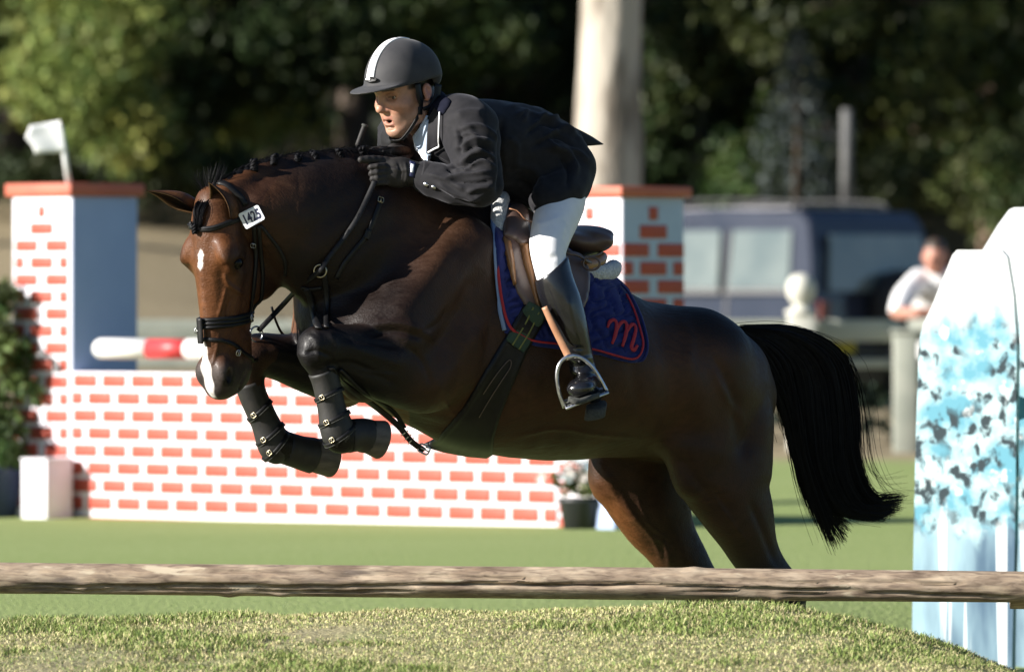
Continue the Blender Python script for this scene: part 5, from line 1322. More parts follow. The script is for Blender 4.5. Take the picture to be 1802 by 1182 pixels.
leg_boot('black tendon boot on the folded near foreleg under the chest', [(HP(567, 652, 112), 25), (HP(574, 672, 112), 24.5), (HP(583, 715, 112), 24.5), (HP(591, 748, 112), 29), (HP(598, 766, 112), 29.5), (HP(607, 771, 112), 25)], [(7, .25), (12, .2), (18, .1)], [(HP(610, 768, 112), 28.5), (HP(628, 765, 112), 28.5), (HP(640, 766, 112), 30), (HP(647, 767, 112), 30)], False)
leg_boot('black tendon boot on the far foreleg just below the muzzle', [(HP(438, 672, -84), 26), (HP(447, 700, -84), 24.5), (HP(466, 742, -84), 25), (HP(480, 775, -84), 29.5), (HP(487, 787, -84), 29.5), (HP(496, 790, -84), 26)], [(7, .4), (12, .35), (17, .3)], [(HP(500, 787, -84), 29), (HP(525, 795, -84), 29.5), (HP(540, 799, -84), 31), (HP(549, 801, -84), 32)], True)

# ------------------------------------------------------------------ crop
crop = empty('riding_crop', HP(628, 262, -34), 'black riding crop sticking up beside the plaited mane', 'riding crop')
cpts = spline(np.array([HP(642, 221, -22), HP(634, 243, -28), HP(627, 264, -36), HP(612, 320, -70), HP(596, 400, -110)]), 40)
m = MB(); m.tube(cpts[:18], .0085, 10); m.build('handle', MAT['glove_leather'], crop)
m = MB(); m.tube(cpts[17:], np.linspace(.006, .003, 23), 8); m.build('shaft', MAT['leather_black'], crop)
m = MB(); d_ = cpts[0] - cpts[1]; m.lathe([(.0075, -.004), (.0105, -.002), (.0105, .002), (.008, .004)], cpts[0], 14, axis=d_ / np.linalg.norm(d_)); m.build('cap', MAT['rubber'], crop)
# ------------------------------------------------------------------ ground: lawn, take-off mound, bank
def crest_z(x):
    """top of the grassy mound along x (it stands about 0.9 m on the camera side of the horse)"""
    pxs = np.array([-400, 0, 300, 700, 1000, 1250, 1400, 1500, 1600, 1700, 1790, 1900, 2300])
    pys = np.array([1085, 1080, 1074, 1066, 1059, 1061, 1069, 1083, 1107, 1142, 1185, 1230, 1262])
    s = 1 - .9 / CAM_D
    return np.interp(x, (pxs - 901) / PXM * s, CAM_H - (pys - HOR) / PXM * s) - .048
def fbm(x, y, seed=0, f0=1.0, oct=5):
    r = np.random.default_rng(seed); v = np.zeros_like(x); a = 1.0
    for o in range(oct):
        for _ in range(4):
            th, ph = r.uniform(0, 6.28, 2); f = f0 * (1.85 ** o) * r.uniform(.8, 1.25)
            v = v + a * np.sin((x * math.cos(th) + y * math.sin(th)) * f + ph) / 4
        a *= .55
    return v
def ground_z(x, y):
    x, y = np.broadcast_arrays(np.asarray(x, float), np.asarray(y, float))
    z = np.zeros_like(x)
    dip = -.16 * np.exp(-((y - .3) / 2.6) ** 2) - .30 * np.exp(-((y - 3.6) / 1.6) ** 2 - ((x - 2.0) / 1.0) ** 2)
    z = z + dip * smooth01((y + 1.2) / .8)
    cz = crest_z(x)
    m = np.where(y < -.9, smooth01(1 - (-.9 - y) / 2.7), smooth01(1 - (y + .9) / .75))
    z = z + np.maximum(cz + .02, -.05) * m
    near = smooth01((1.5 - np.abs(y + 1.2)) / .6)
    z = z + near * (.010 * fbm(x, y, 3, 6, 4) + .004 * fbm(x, y, 5, 40, 3))
    left = smooth01((4.0 - x) / 9)
    d = y + CAM_D
    bank = np.interp(d, [0, 50, 60, 70, 90, 110, 135, 170, 260], [0, 0, .55, .86, 2.35, 2.9, 4.5, 14, 30])
    flat = np.interp(d, [0, 78, 90, 110, 135, 170, 260], [0, 0.12, .9, 2.4, 4.5, 14, 30])
    return z + bank * left + flat * (1 - left)
def grid_ground(name, xs, ys, m, drop=0.0):
    X, Y = np.meshgrid(xs, ys, indexing='ij'); Z = ground_z(X, Y) - drop
    V = np.stack([X, Y, Z], -1).reshape(-1, 3); nx, ny = len(xs), len(ys)
    i, j = np.meshgrid(np.arange(nx - 1), np.arange(ny - 1), indexing='ij'); a = (i * ny + j).ravel()
    F = np.stack([a, a + ny, a + ny + 1, a + 1], 1)
    return tag(link(name, mesh_np(name, V, F), m), kind='structure')
def ground_mat():
    m, N, L, b = nodes_of('ground_cover')
    tc = N.new('ShaderNodeTexCoord'); sp = N.new('ShaderNodeSeparateXYZ'); L.new(tc.outputs['Object'], sp.inputs[0])
    def noise(sc, det=4, st=(1, 1, 1)):
        mp = N.new('ShaderNodeMapping'); mp.inputs['Scale'].default_value = st; L.new(tc.outputs['Object'], mp.inputs[0])
        n = N.new('ShaderNodeTexNoise'); n.inputs['Scale'].default_value = sc; n.inputs['Detail'].default_value = det; L.new(mp.outputs[0], n.inputs['Vector']); return n.outputs['Fac']
    def ramp(fac, p0, c0, p1, c1):
        r = N.new('ShaderNodeValToRGB'); e = r.color_ramp.elements; e[0].position = p0; e[1].position = p1; e[0].color = (*c0, 1); e[1].color = (*c1, 1); L.new(fac, r.inputs[0]); return r.outputs[0]
    def mix(fac, a, b_):
        x = N.new('ShaderNodeMixRGB'); L.new(fac, x.inputs[0]); L.new(a, x.inputs[1]); L.new(b_, x.inputs[2]); return x.outputs[0]
    def rng_(v, a, b_):
        r = N.new('ShaderNodeMapRange'); r.inputs[1].default_value = a; r.inputs[2].default_value = b_; r.interpolation_type = 'SMOOTHSTEP'; L.new(v, r.inputs[0]); return r.outputs[0]
    lawn = mix(noise(1.6, 8, (.5, 1, 1)), ramp(noise(.35, 5, (.5, 1, 1)), .35, (.240, .305, .105), .65, (.280, .335, .130)), ramp(noise(30, 4), .3, (.175, .250, .070), .7, (.335, .375, .170)))
    tan = mix(noise(1.2, 6), ramp(noise(.25, 5), .35, (.27, .215, .135), .65, (.36, .29, .185)), ramp(noise(8, 5), .3, (.24, .20, .11), .7, (.40, .33, .22)))
    soil = mix(noise(14, 6), ramp(noise(3, 5), .4, (.30, .27, .15), .6, (.24, .27, .11)), ramp(noise(70, 5), .3, (.19, .17, .09), .7, (.44, .39, .25)))
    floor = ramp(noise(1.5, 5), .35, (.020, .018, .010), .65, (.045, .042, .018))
    ad = N.new('ShaderNodeMath'); ad.operation = 'MULTIPLY_ADD'; L.new(noise(.6, 3), ad.inputs[0]); ad.inputs[1].default_value = 2.5; L.new(sp.outputs['Y'], ad.inputs[2])
    c = mix(rng_(sp.outputs['Y'], -.45, .1), soil, lawn)
    c = mix(rng_(ad.outputs[0], 27.5, 30.0), c, tan)
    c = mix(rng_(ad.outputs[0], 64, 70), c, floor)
    L.new(c, b.inputs['Base Color']); b.inputs['Roughness'].default_value = .95; b.inputs['Specular IOR Level'].default_value = .1
    bp = N.new('ShaderNodeBump'); bp.inputs['Strength'].default_value = .6; bp.inputs['Distance'].default_value = .02; L.new(noise(40, 6), bp.inputs['Height']); L.new(bp.outputs[0], b.inputs['Normal'])
    return m
GM = ground_mat()
gx = np.unique(np.concatenate([np.linspace(-300, -20, 24), np.linspace(-20, -3.2, 30), np.arange(-3.2, 3.2, .028), np.linspace(3.2, 20, 30), np.linspace(20, 300, 24)]))
gy = np.unique(np.concatenate([np.linspace(-60, -4.5, 14), np.arange(-4.5, 1.6, .03), np.linspace(1.6, 10, 24), np.linspace(10, 140, 90), np.linspace(140, 600, 20)]))
grid_ground('ground', gx, gy, GM)
# blades on the mound (and a thinner fringe down its back)
def blades(name, n, x0, x1, y0, y1, seed, hmin, hmax, wd, dens=None):
    r = np.random.default_rng(seed)
    x = r.uniform(x0, x1, n); y = r.uniform(y0, y1, n)
    pat = fbm(x, y, 11, 3.0, 4) + .5 * fbm(x, y, 12, 11, 3); dirt = fbm(x, y, 13, 2.2, 4) + .35 * fbm(x, y, 15, 9, 3)
    bare = smooth01((dirt - .78 + .40 * np.clip(-x - .2, -1, 1.2) - .25 * (y + 1.2)) / .6)
    keep = r.random(n) > bare * .5
    x, y, pat, bare = x[keep], y[keep], pat[keep], bare[keep]; n = len(x)
    z = ground_z(x, y)
    tuft = smooth01((pat + .1) / .6)
    crest = np.exp(-((y + .9) / .35) ** 2)
    h = r.uniform(hmin, hmax, n) * (.50 + .42 * tuft + .25 * crest) * (1 - .5 * bare); a = r.uniform(0, 6.28, n); lean = r.uniform(.25, 1.3, n)
    dx, dy = np.cos(a) * lean, np.sin(a) * lean * .7
    w = wd * r.uniform(.6, 1.4, n); b = r.uniform(0, 6.28, n); sx, sy = np.cos(b) * w / 2, np.sin(b) * w / 2
    p0 = np.stack([x, y, z - .006], 1); p1 = p0 + np.stack([dx * h * .32, dy * h * .32, h * .62], 1); p2 = p0 + np.stack([dx * h * .85, dy * h * .85, h * (1.05 - .33 * lean)], 1)
    S = np.stack([sx, sy, np.zeros(n)], 1)
    V = np.stack([p0 - S, p0 + S, p1 + S * .8, p1 - S * .8, p2], 1).reshape(-1, 3)
    k = 5 * np.arange(n)
    F4 = np.stack([k, k + 1, k + 2, k + 3], 1); F3 = np.stack([k + 3, k + 2, k + 4, k + 4], 1)
    me = bpy.data.meshes.new(name)
    me.vertices.add(len(V)); me.vertices.foreach_set('co', V.astype(np.float32).ravel())
    li = np.concatenate([F4.ravel(), F3[:, :3].ravel()]).astype(np.int32)
    me.loops.add(len(li)); me.loops.foreach_set('vertex_index', li); me.polygons.add(2 * n)
    me.polygons.foreach_set('loop_start', np.concatenate([4 * np.arange(n), 4 * n + 3 * np.arange(n)]).astype(np.int32))
    me.polygons.foreach_set('loop_total', np.concatenate([np.full(n, 4), np.full(n, 3)]).astype(np.int32)); me.update(calc_edges=True)
    g = np.array([.235, .300, .080]); s = np.array([.56, .50, .265]); br = np.array([.30, .24, .13]); dk = np.array([.100, .160, .035])
    q = r.random(n); straw = smooth01((q - .63 + .36 * (1 - tuft) + .25 * bare) / .30)
    c = g * (1 - straw[:, None]) + s * straw[:, None]; brn = (r.random(n) < .08 + .22 * bare); c[brn] = br * r.uniform(.7, 1.3, (brn.sum(), 1)); d_ = (r.random(n) < .18 * tuft); c[d_] = dk
    c *= r.uniform(.75, 1.25, (n, 1))
    set_attr(me, 'tint', np.repeat(c, 5, 0), 'FLOAT_COLOR')
    return tag(link(name, me, MAT['blade']), 'short mixed green and straw coloured grass on the mound in front of the pole', 'grass', kind='stuff')
attr_mat('blade', rough=.65, spec=.25, mottle=.1, mscale=3)
blades('mound_grass', 330000, -2.15, 2.1, -3.3, -.35, 21, .012, .038, .0029)

# ------------------------------------------------------------------ the wooden pole in front
def log_mat():
    m, N, L, b = nodes_of('weathered_wood')
    tc = N.new('ShaderNodeTexCoord')
    def noise(sc, st, det=6, dist=0):
        mp = N.new('ShaderNodeMapping'); mp.inputs['Scale'].default_value = st; L.new(tc.outputs['Object'], mp.inputs[0])
        n = N.new('ShaderNodeTexNoise'); n.inputs['Scale'].default_value = sc; n.inputs['Detail'].default_value = det; n.inputs['Distortion'].default_value = dist; L.new(mp.outputs[0], n.inputs['Vector']); return n.outputs['Fac']
    def ramp(f, els):
        r = N.new('ShaderNodeValToRGB'); r.color_ramp.elements.remove(r.color_ramp.elements[0])
        r.color_ramp.elements[0].position = els[0][0]; r.color_ramp.elements[0].color = (*els[0][1], 1)
        for p, c in els[1:]: e = r.color_ramp.elements.new(p); e.color = (*c, 1)
        L.new(f, r.inputs[0]); return r.outputs[0]
    base = ramp(noise(4, (2.2, 5, 5)), [(.3, (.20, .142, .100)), (.5, (.33, .25, .178)), (.7, (.47, .375, .275))])
    grain = ramp(noise(30, (.50, 2.4, 2.4), 8, .9), [(.3, (.47, .44, .42)), (.5, (.97, .97, .96)), (.7, (1.3, 1.28, 1.22))])
    mx = N.new('ShaderNodeMixRGB'); mx.blend_type = 'MULTIPLY'; mx.inputs[0].default_value = 1; L.new(base, mx.inputs[1]); L.new(grain, mx.inputs[2])
    bare = ramp(noise(24, (.35, 1.5, 1.5), 5, .3), [(.63, (0, 0, 0)), (.69, (.75, .75, .75))])
    m2 = N.new('ShaderNodeMixRGB'); L.new(bare, m2.inputs[0]); L.new(mx.outputs[0], m2.inputs[1]); m2.inputs[2].default_value = (.58, .49, .35, 1)
    stain = ramp(noise(5, (.5, 2, 2), 5, .3), [(.62, (0, 0, 0)), (.7, (.6, .6, .6))])
    m3 = N.new('ShaderNodeMixRGB'); L.new(stain, m3.inputs[0]); L.new(m2.outputs[0], m3.inputs[1]); m3.inputs[2].default_value = (.12, .095, .085, 1)
    L.new(m3.outputs[0], b.inputs['Base Color']); b.inputs['Roughness'].default_value = .75
    bp = N.new('ShaderNodeBump'); bp.inputs['Strength'].default_value = .5; bp.inputs['Distance'].default_value = .003; L.new(noise(44, (.16, 3, 3), 8, .5), bp.inputs['Height']); L.new(bp.outputs[0], b.inputs['Normal'])
    return m
WOOD = log_mat()
def log(name, p0, p1, r, seed, cracks, parent=None):
    rr = np.random.default_rng(seed); p0 = np.array(p0); p1 = np.array(p1); L = np.linalg.norm(p1 - p0); n, k = int(L / .012), 44
    ax = (p1 - p0) / L; u = np.cross(ax, (0, 1, 0)); u /= np.linalg.norm(u); v = np.cross(u, ax)
    T = np.linspace(0, 1, n); A = np.arange(k) * 2 * np.pi / k
    TT, AA = np.meshgrid(T, A, indexing='ij'); xx = TT * L
    R = r * (1 + .028 * fbm(xx, AA * .0, seed, 2.2, 3) + .010 * fbm(xx * 2, np.cos(AA) * 2, seed + 1, 3, 4) + .006 * fbm(xx, np.sin(AA) * 3, seed + 2, 12, 3))
    for x0, x1, a0, a1, dpt in cracks:
        t = np.clip((xx - x0) / (x1 - x0), 0, 1); ac = a0 + (a1 - a0) * t + .05 * np.sin(xx * 9) + .02 * np.sin(xx * 31)
        on = (xx > x0) & (xx < x1); R = R - 1.9 * dpt * np.exp(-(((AA - ac) * r) / .0034) ** 2) * on * np.clip(np.minimum(xx - x0, x1 - xx) / .08, 0, 1)
    for _ in range(9):
        kx, ka = rr.uniform(0, L), rr.uniform(0, 6.28); R = R + .006 * np.exp(-((xx - kx) / .025) ** 2 - ((np.mod(AA - ka + np.pi, 2 * np.pi) - np.pi) * r / .02) ** 2)
    V = (p0 + ax * xx[..., None] + u * (R * np.cos(AA))[..., None] + v * (R * np.sin(AA))[..., None]).reshape(-1, 3)
    i, j = np.meshgrid(np.arange(n - 1), np.arange(k), indexing='ij'); a = i * k + j; b = i * k + (j + 1) % k
    F = [tuple(q) for q in np.stack([a, b, b + k, a + k], -1).reshape(-1, 4)] + [tuple(range(k))[::-1], tuple((n - 1) * k + q for q in range(k))]
    return link(name, mesh_np(name, V, F), WOOD, parent)
pole = empty('wooden_pole', PM(901, 1030, -.45), 'long weathered round wooden pole across the front of the mound', 'pole')
log('pole', PM(-520, 1012, -.45), PM(1840, 1032.5, -.45), R_(27.5), 3, [(.95, 1.75, 4.2, 4.4, .012), (1.25, 2.9, 4.15, 4.75, .013), (2.3, 3.6, 4.75, 4.45, .012), (3.0, 4.05, 4.3, 4.1, .009), (1.9, 2.6, 5.1, 5.0, .008), (.9, 2.2, 3.9, 4.1, .009), (1.5, 2.2, 5.2, 5.3, .008), (3.1, 3.9, 5.0, 4.85, .009)], pole)
tag(log('wooden_pole', PM(1778, 1046, -.34), PM(2500, 1056, -.34), R_(24), 8, [(.1, .9, 3.0, 3.3, .006)]), 'end of a second wooden pole at the right edge of the picture', 'pole')
# ------------------------------------------------------------------ brick patterned wall with two pillars
def on_line(px, t0=None):
    return None
W0 = np.array([-2.276, 41.07 - CAM_D, 0]); WU = np.array([.698, -.716, 0]); WU /= np.linalg.norm(WU); WN = np.array([-WU[1] * -1, 0, 0])
WN = np.array([WU[1], -WU[0], 0])                      # towards the camera and the left
def wp(t, out=0.0, z=0.0): return W0 + WU * t + WN * out + np.array([0, 0, z])
mat('panel_white', (.80, .78, .82), .55, (.74, .71, .77), 6, bump=.1, bscale=30)
mat('brick_red', (.43, .068, .038), .6, (.35, .050, .028), 9)
mat('panel_shadow_side', (.44, .49, .62), .55, (.40, .45, .57), 5)  # blue-grey tint puts the right pillar's side shade into the colour
mat('cap_red', (.50, .13, .075), .6, (.42, .10, .06), 5)
mat('pillar_blue', (.34, .42, .62), .6, (.30, .375, .57), 3)
def oriented_box(m, t0, t1, o0, o1, z0, z1, bev=.004):
    c = wp((t0 + t1) / 2, (o0 + o1) / 2, (z0 + z1) / 2)
    return m.box(c, (t1 - t0, abs(o1 - o0), z1 - z0), rot=np.stack([WU, WN, [0, 0, 1]], 1), bev=bev)
brick_me = {}
def brick(parent, c, u, nrm, L, h=.067, th=.007):
    key = round(L, 3)
    if key not in brick_me:
        m = MB(); m.box((0, 0, 0), (L, th, h), bev=.0025); o = m.build('brick', MAT['brick_red'], None); brick_me[key] = o.data
    else: o = bpy.data.objects.new('brick', brick_me[key]); COL.objects.link(o)
    o.parent = parent; o.matrix_parent_inverse = world_mat(parent).inverted()
    o.location = c; o.rotation_euler = (0, 0, math.atan2(u[1], u[0]))
wall = empty('brick_wall_jump', wp(1.8), 'low white wall jump painted with red bricks behind the horse', 'jump wall')
m = MB(); oriented_box(m, .002, 3.575, -.10, 0, .02, .765); panel = m.build('panel', MAT['panel_white'], wall)
P_T, P_Z = .2235, .0898
for r in range(8):
    z = .765 - .044 - P_Z * r
    for k in range(17):
        t0 = .02 + (k - (.5 if r % 2 else 0)) * P_T
        a, b = max(t0, .008), min(t0 + .186, 3.57)
        if b - a > .03: brick(panel, wp((a + b) / 2, .0015, z), WU, WN, b - a)
m = MB(); oriented_box(m, .01, 3.57, -.09, .004, 0, .02, .002); m.build('base_rail', MAT['brick_red'], wall)
def pillar(t0, t1, label, blue_side):
    TOP = 1.672 if blue_side else 1.628; CT = .068 if blue_side else .052
    w = t1 - t0; dep = .455 if blue_side else .425
    p = empty('brick_pillar', wp((t0 + t1) / 2, -.2), label, 'jump pillar')
    m = MB(); oriented_box(m, t0, t1, -dep, .0, 0, TOP, .006); body = m.build('body', MAT['panel_white'], p)
    m = MB(); oriented_box(m, t0 - .03, t1 + .03, -dep - .03, .03, TOP + .002, TOP + CT, .008); m.build('cap', MAT['cap_red'], p)
    if blue_side:
        m = MB(); oriented_box(m, t1 + .0005, t1 + .006, -dep + .004, -.004, .02, 1.668, .001); m.build('side_board', MAT['pillar_blue'], body)
    else:
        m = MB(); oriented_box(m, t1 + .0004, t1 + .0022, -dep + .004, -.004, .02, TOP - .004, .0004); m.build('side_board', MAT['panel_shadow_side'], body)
    faces = [(0, [('f', i) for i in range(19)])]
    tc_ = (t0 + t1) / 2
    for face in (['front'] if blue_side else ['front', 'side']):
        for r in range(19 if face == 'front' else 13):
            z = TOP - .078 - .0882 * r
            if z < .03: continue
            if r == 0: seg = [(-.030, .030)]
            elif r == 1: seg = [(-.092, .092)]
            elif r % 2 == 0: seg = [(-.208, -.030), (.030, .208)]
            else: seg = [(-.208, -.138), (-.090, .090), (.138, .208)]
            for a, b in seg:
                if face == 'front': brick(body, wp(tc_ + (a + b) / 2, .0015, z), WU, WN, b - a, .064)
                else: brick(body, wp(t1 + .0035, -dep / 2 + (a + b) / 2, z), WN, WU, b - a, .064)
    return p
pl = pillar(-.462, 0, 'white pillar with red bricks and a blue side at the left end of the wall', True)
pillar(3.58, 4.015, 'white pillar with red bricks on two sides behind the saddle', False)
# flag on the left pillar
fg = empty('marker_flag', wp(-.06, -.12, 1.752), 'small white flag on a stick on top of the left pillar', 'flag')
f0, f1 = PM(121, 322, 16.1), PM(106, 222, 16.1)
m = MB(); m.tube([f0, f0 * .5 + f1 * .5, f1], .014, 10); m.build('stick', MAT['white_trim'], fg)
m = MB(); V = []; nx, ny = 12, 8
for s_ in (0, 1):
    for i in range(nx):
        for j in range(ny):
            q = f1 + (f0 - f1) * .56 * j / (ny - 1) * 1.0; t = i / (nx - 1)
            V.append(q + np.array([-.170 * t * (1 - .10 * math.cos(j * .9 + .4)), -.02 + .010 * math.sin(t * 4 + j * .2) - .004 * s_, .012 - .020 * t * (1 if j < 4 else -1) * (.5) + .016 * (1 - t)]))
F = []
for i in range(nx - 1):
    for j in range(ny - 1):
        a = i * ny + j; F += [(a, a + 1, a + ny + 1, a + ny), (nx * ny + a, nx * ny + a + ny, nx * ny + a + ny + 1, nx * ny + a + 1)]
for i in range(nx - 1): F += [(i * ny, i * ny + ny, nx * ny + i * ny + ny, nx * ny + i * ny), (i * ny + ny - 1, nx * ny + i * ny + ny - 1, nx * ny + i * ny + 2 * ny - 1, i * ny + 2 * ny - 1)]
for j in range(ny - 1): F += [((nx - 1) * ny + j, (nx - 1) * ny + j + 1, 2 * nx * ny - ny + j + 1, 2 * nx * ny - ny + j)]
m.add(V, F, True); m.build('cloth', MAT['white_trim'], fg)
# red and white jump pole lying in its cup beside the wall
jp = empty('striped_pole', wp(.9, .25, .9), 'red and white striped jump pole above the low wall', 'pole')
mat('paint_red', (.55, .045, .05), .45, (.47, .04, .045), 7); mat('paint_white', (.80, .79, .78), .45, (.75, .74, .73), 7)
a = PM(172, 613, 15.75); d0 = WU
edges = [0, .405, .70, 1.10, 1.42, 1.82, 2.14, 2.54, 2.86, 3.26]
for i in range(len(edges) - 1):
    m = MB(); p = a + d0 * edges[i]; q = a + d0 * edges[i + 1] 
    if i == 0: m.lathe([(.02, 0), (.042, .006), (.052, .03), (.052, edges[1])], p, 20, axis=d0)
    else: m.lathe([(.0515 + .0003 * (i % 2), 0), (.0515 + .0003 * (i % 2), edges[i + 1] - edges[i])], p, 20, axis=d0)
    m.build('red_band' if i % 2 else 'white_band', MAT['paint_red' if i % 2 else 'paint_white'], jp)
# ------------------------------------------------------------------ leaves
def leaf_mesh(cent, n_per, spread, size, seed, tint, tvar=.25, flat=1.0, droop=0.0):
    """leaf blades in clumps round the given centres: diamond shaped, each with its own tilt"""
    r = np.random.default_rng(seed); cent = np.asarray(cent, float); n = len(cent) * n_per
    c = np.repeat(cent, n_per, 0); spread = np.repeat(np.broadcast_to(spread, (len(cent),)), n_per)[:, None]
    d = r.normal(0, 1, (n, 3)); d /= np.linalg.norm(d, axis=1)[:, None] + 1e-9
    p = c + d * spread * (r.random((n, 1)) ** .45) * np.array([1, 1, flat]); p[:, 2] -= droop * r.random(n)
    a = r.normal(0, 1, (n, 3)) + np.array([0, 0, -.25]); a /= np.linalg.norm(a, axis=1)[:, None]
    b = np.cross(a, r.normal(0, 1, (n, 3))); b /= np.linalg.norm(b, axis=1)[:, None] + 1e-9
    L = size * r.uniform(.6, 1.4, (n, 1)); nn = np.cross(a, b)
    V = np.stack([p - a * L * .5, p + b * L * .28 + nn * L * .05, p + a * L * .5, p - b * L * .28 + nn * L * .05], 1).reshape(-1, 3)
    k = 4 * np.arange(n); F = np.stack([k, k + 1, k + 2, k + 3], 1)
    cl = np.repeat(r.uniform(1 - tvar, 1 + tvar, (len(cent), 1)), n_per, 0) * r.uniform(.7, 1.3, (n, 1)); hue = np.repeat(r.uniform(-1, 1, (len(cent), 1)), n_per, 0)
    col = np.array(tint) * cl * (1 + hue * np.array([.22, 0, -.1]))
    me = mesh_np('leaves', V, F, False); set_attr(me, 'tint', np.repeat(col, 4, 0), 'FLOAT_COLOR')
    return me
def leaf_material():
    m = attr_mat('foliage', rough=.55, spec=.3, mottle=.1)
    nt = m.node_tree; b = nt.nodes['Principled BSDF']; src = b.inputs['Base Color'].links[0].from_socket
    tr = nt.nodes.new('ShaderNodeBsdfTranslucent'); mx = nt.nodes.new('ShaderNodeMixShader'); mx.inputs[0].default_value = .28
    nt.links.new(src, tr.inputs[0]); nt.links.new(b.outputs[0], mx.inputs[1]); nt.links.new(tr.outputs[0], mx.inputs[2]); nt.links.new(mx.outputs[0], nt.nodes['Material Output'].inputs[0])
leaf_material()
mat('bark_pale', (.19, .16, .125), .85, (.43, .385, .32), 4.0, (.38, .56), bump=.9, bscale=9, bdist=.03, stretch=(1, 1, .35), detail=8)
mat('bark_dark', (.050, .038, .028), .9, (.11, .08, .06), 4, bump=.9, bscale=12, bdist=.03, stretch=(1, 1, .3))
mat('bark_pink', (.18, .12, .09), .9, (.28, .19, .145), 4, bump=.9, bscale=12, bdist=.03, stretch=(1, 1, .3))

# shrub in its planter, boxes and pot round the wall
sh = empty('potted_shrub', PM(20, 905, 15.95), 'dark green shrub in a navy tub left of the brick pillar', 'shrub')
r = np.random.default_rng(31)
cents = [wp(-.43 + r.normal(0, .09), .13 + r.normal(0, .06), z_) for z_ in r.uniform(.30, 1.18, 62)]
link('foliage', leaf_mesh(cents, 46, .085, .055, 32, (.075, .11, .032), .45), MAT['foliage'], sh)
m = MB()
for k in range(7): m.tube(spline(np.array([wp(-.44, .16, .22), wp(-.43 + (k - 3) * .01, .15, .6), wp(-.43 + (k - 3) * .03, .13 + .05 * (k % 3 - 1), 1.02)]), 10), np.linspace(.012, .004, 10), 6)
m.build('stems', MAT['bark_dark'], sh)
mat('tub_navy', (.020, .032, .085), .5, (.028, .042, .10), 6); mat('pot_black', (.014, .016, .018), .5, (.022, .024, .026), 6)
m = MB(); c = wp(-.40, .20); m.lathe([(.13, 0), (.165, .24), (.175, .245), (.175, .27), (.155, .27), (.15, .22)], c, 26); m.build('tub', MAT['tub_navy'], sh)
pb = empty('white_planter', PM(80, 915, 15.4), 'white square planter box standing in front of the left pillar', 'planter')
c = wp(-.045, .125)
Rb = np.stack([WU, -WN, [0, 0, 1]], 1)
m = MB(); m.box(c + np.array([0, 0, .155]), (.20, .18, .31), Rb, bev=.008); m.build('box', MAT['panel_white'], pb)
m = MB(); m.box(c + np.array([0, 0, .316]), (.21, .19, .012), Rb, bev=.003); m.build('rim', MAT['panel_white'], pb)
wb = empty('flower_pot', PM(1022, 938, 12.9), 'black round pot of white flowers by the right end of the wall', 'flower pot')
c = PM(1024, 944, 13.15); c[2] = 0
m = MB(); m.lathe([(.082, 0), (.108, .16), (.115, .165), (.115, .185), (.10, .185), (.096, .15)], c, 26); m.build('pot', MAT['pot_black'], wb)
mat('petal', (.78, .76, .74), .6)
cents = [c + np.array([r.normal(0, .07), r.normal(0, .06), .23 + abs(r.normal(0, .07))]) for _ in range(34)]
me = leaf_mesh(cents, 26, .035, .030, 35, (.74, .73, .72), .06); link('flowers', me, MAT['foliage'], wb)
cents = [c + np.array([r.normal(0, .06), r.normal(0, .05), .22 + abs(r.normal(0, .05))]) for _ in range(16)]
link('foliage', leaf_mesh(cents, 26, .05, .04, 36, (.07, .10, .03), .3), MAT['foliage'], wb)
bb = empty('blue_box', PM(1080, 938, 13.0), 'blue box beside the black pot at the foot of the right pillar', 'box')
c = PM(1082, 941, 13.0); c[2] = 0
m = MB(); m.box(c + np.array([0, .08, .085]), (.13, .13, .17), Rb, bev=.006); m.build('box', MAT['pillar_blue'], bb); m = MB(); m.box(c + np.array([0, .08, .175]), (.138, .138, .010), Rb, bev=.002); m.build('lid', MAT['pillar_blue'], bb)

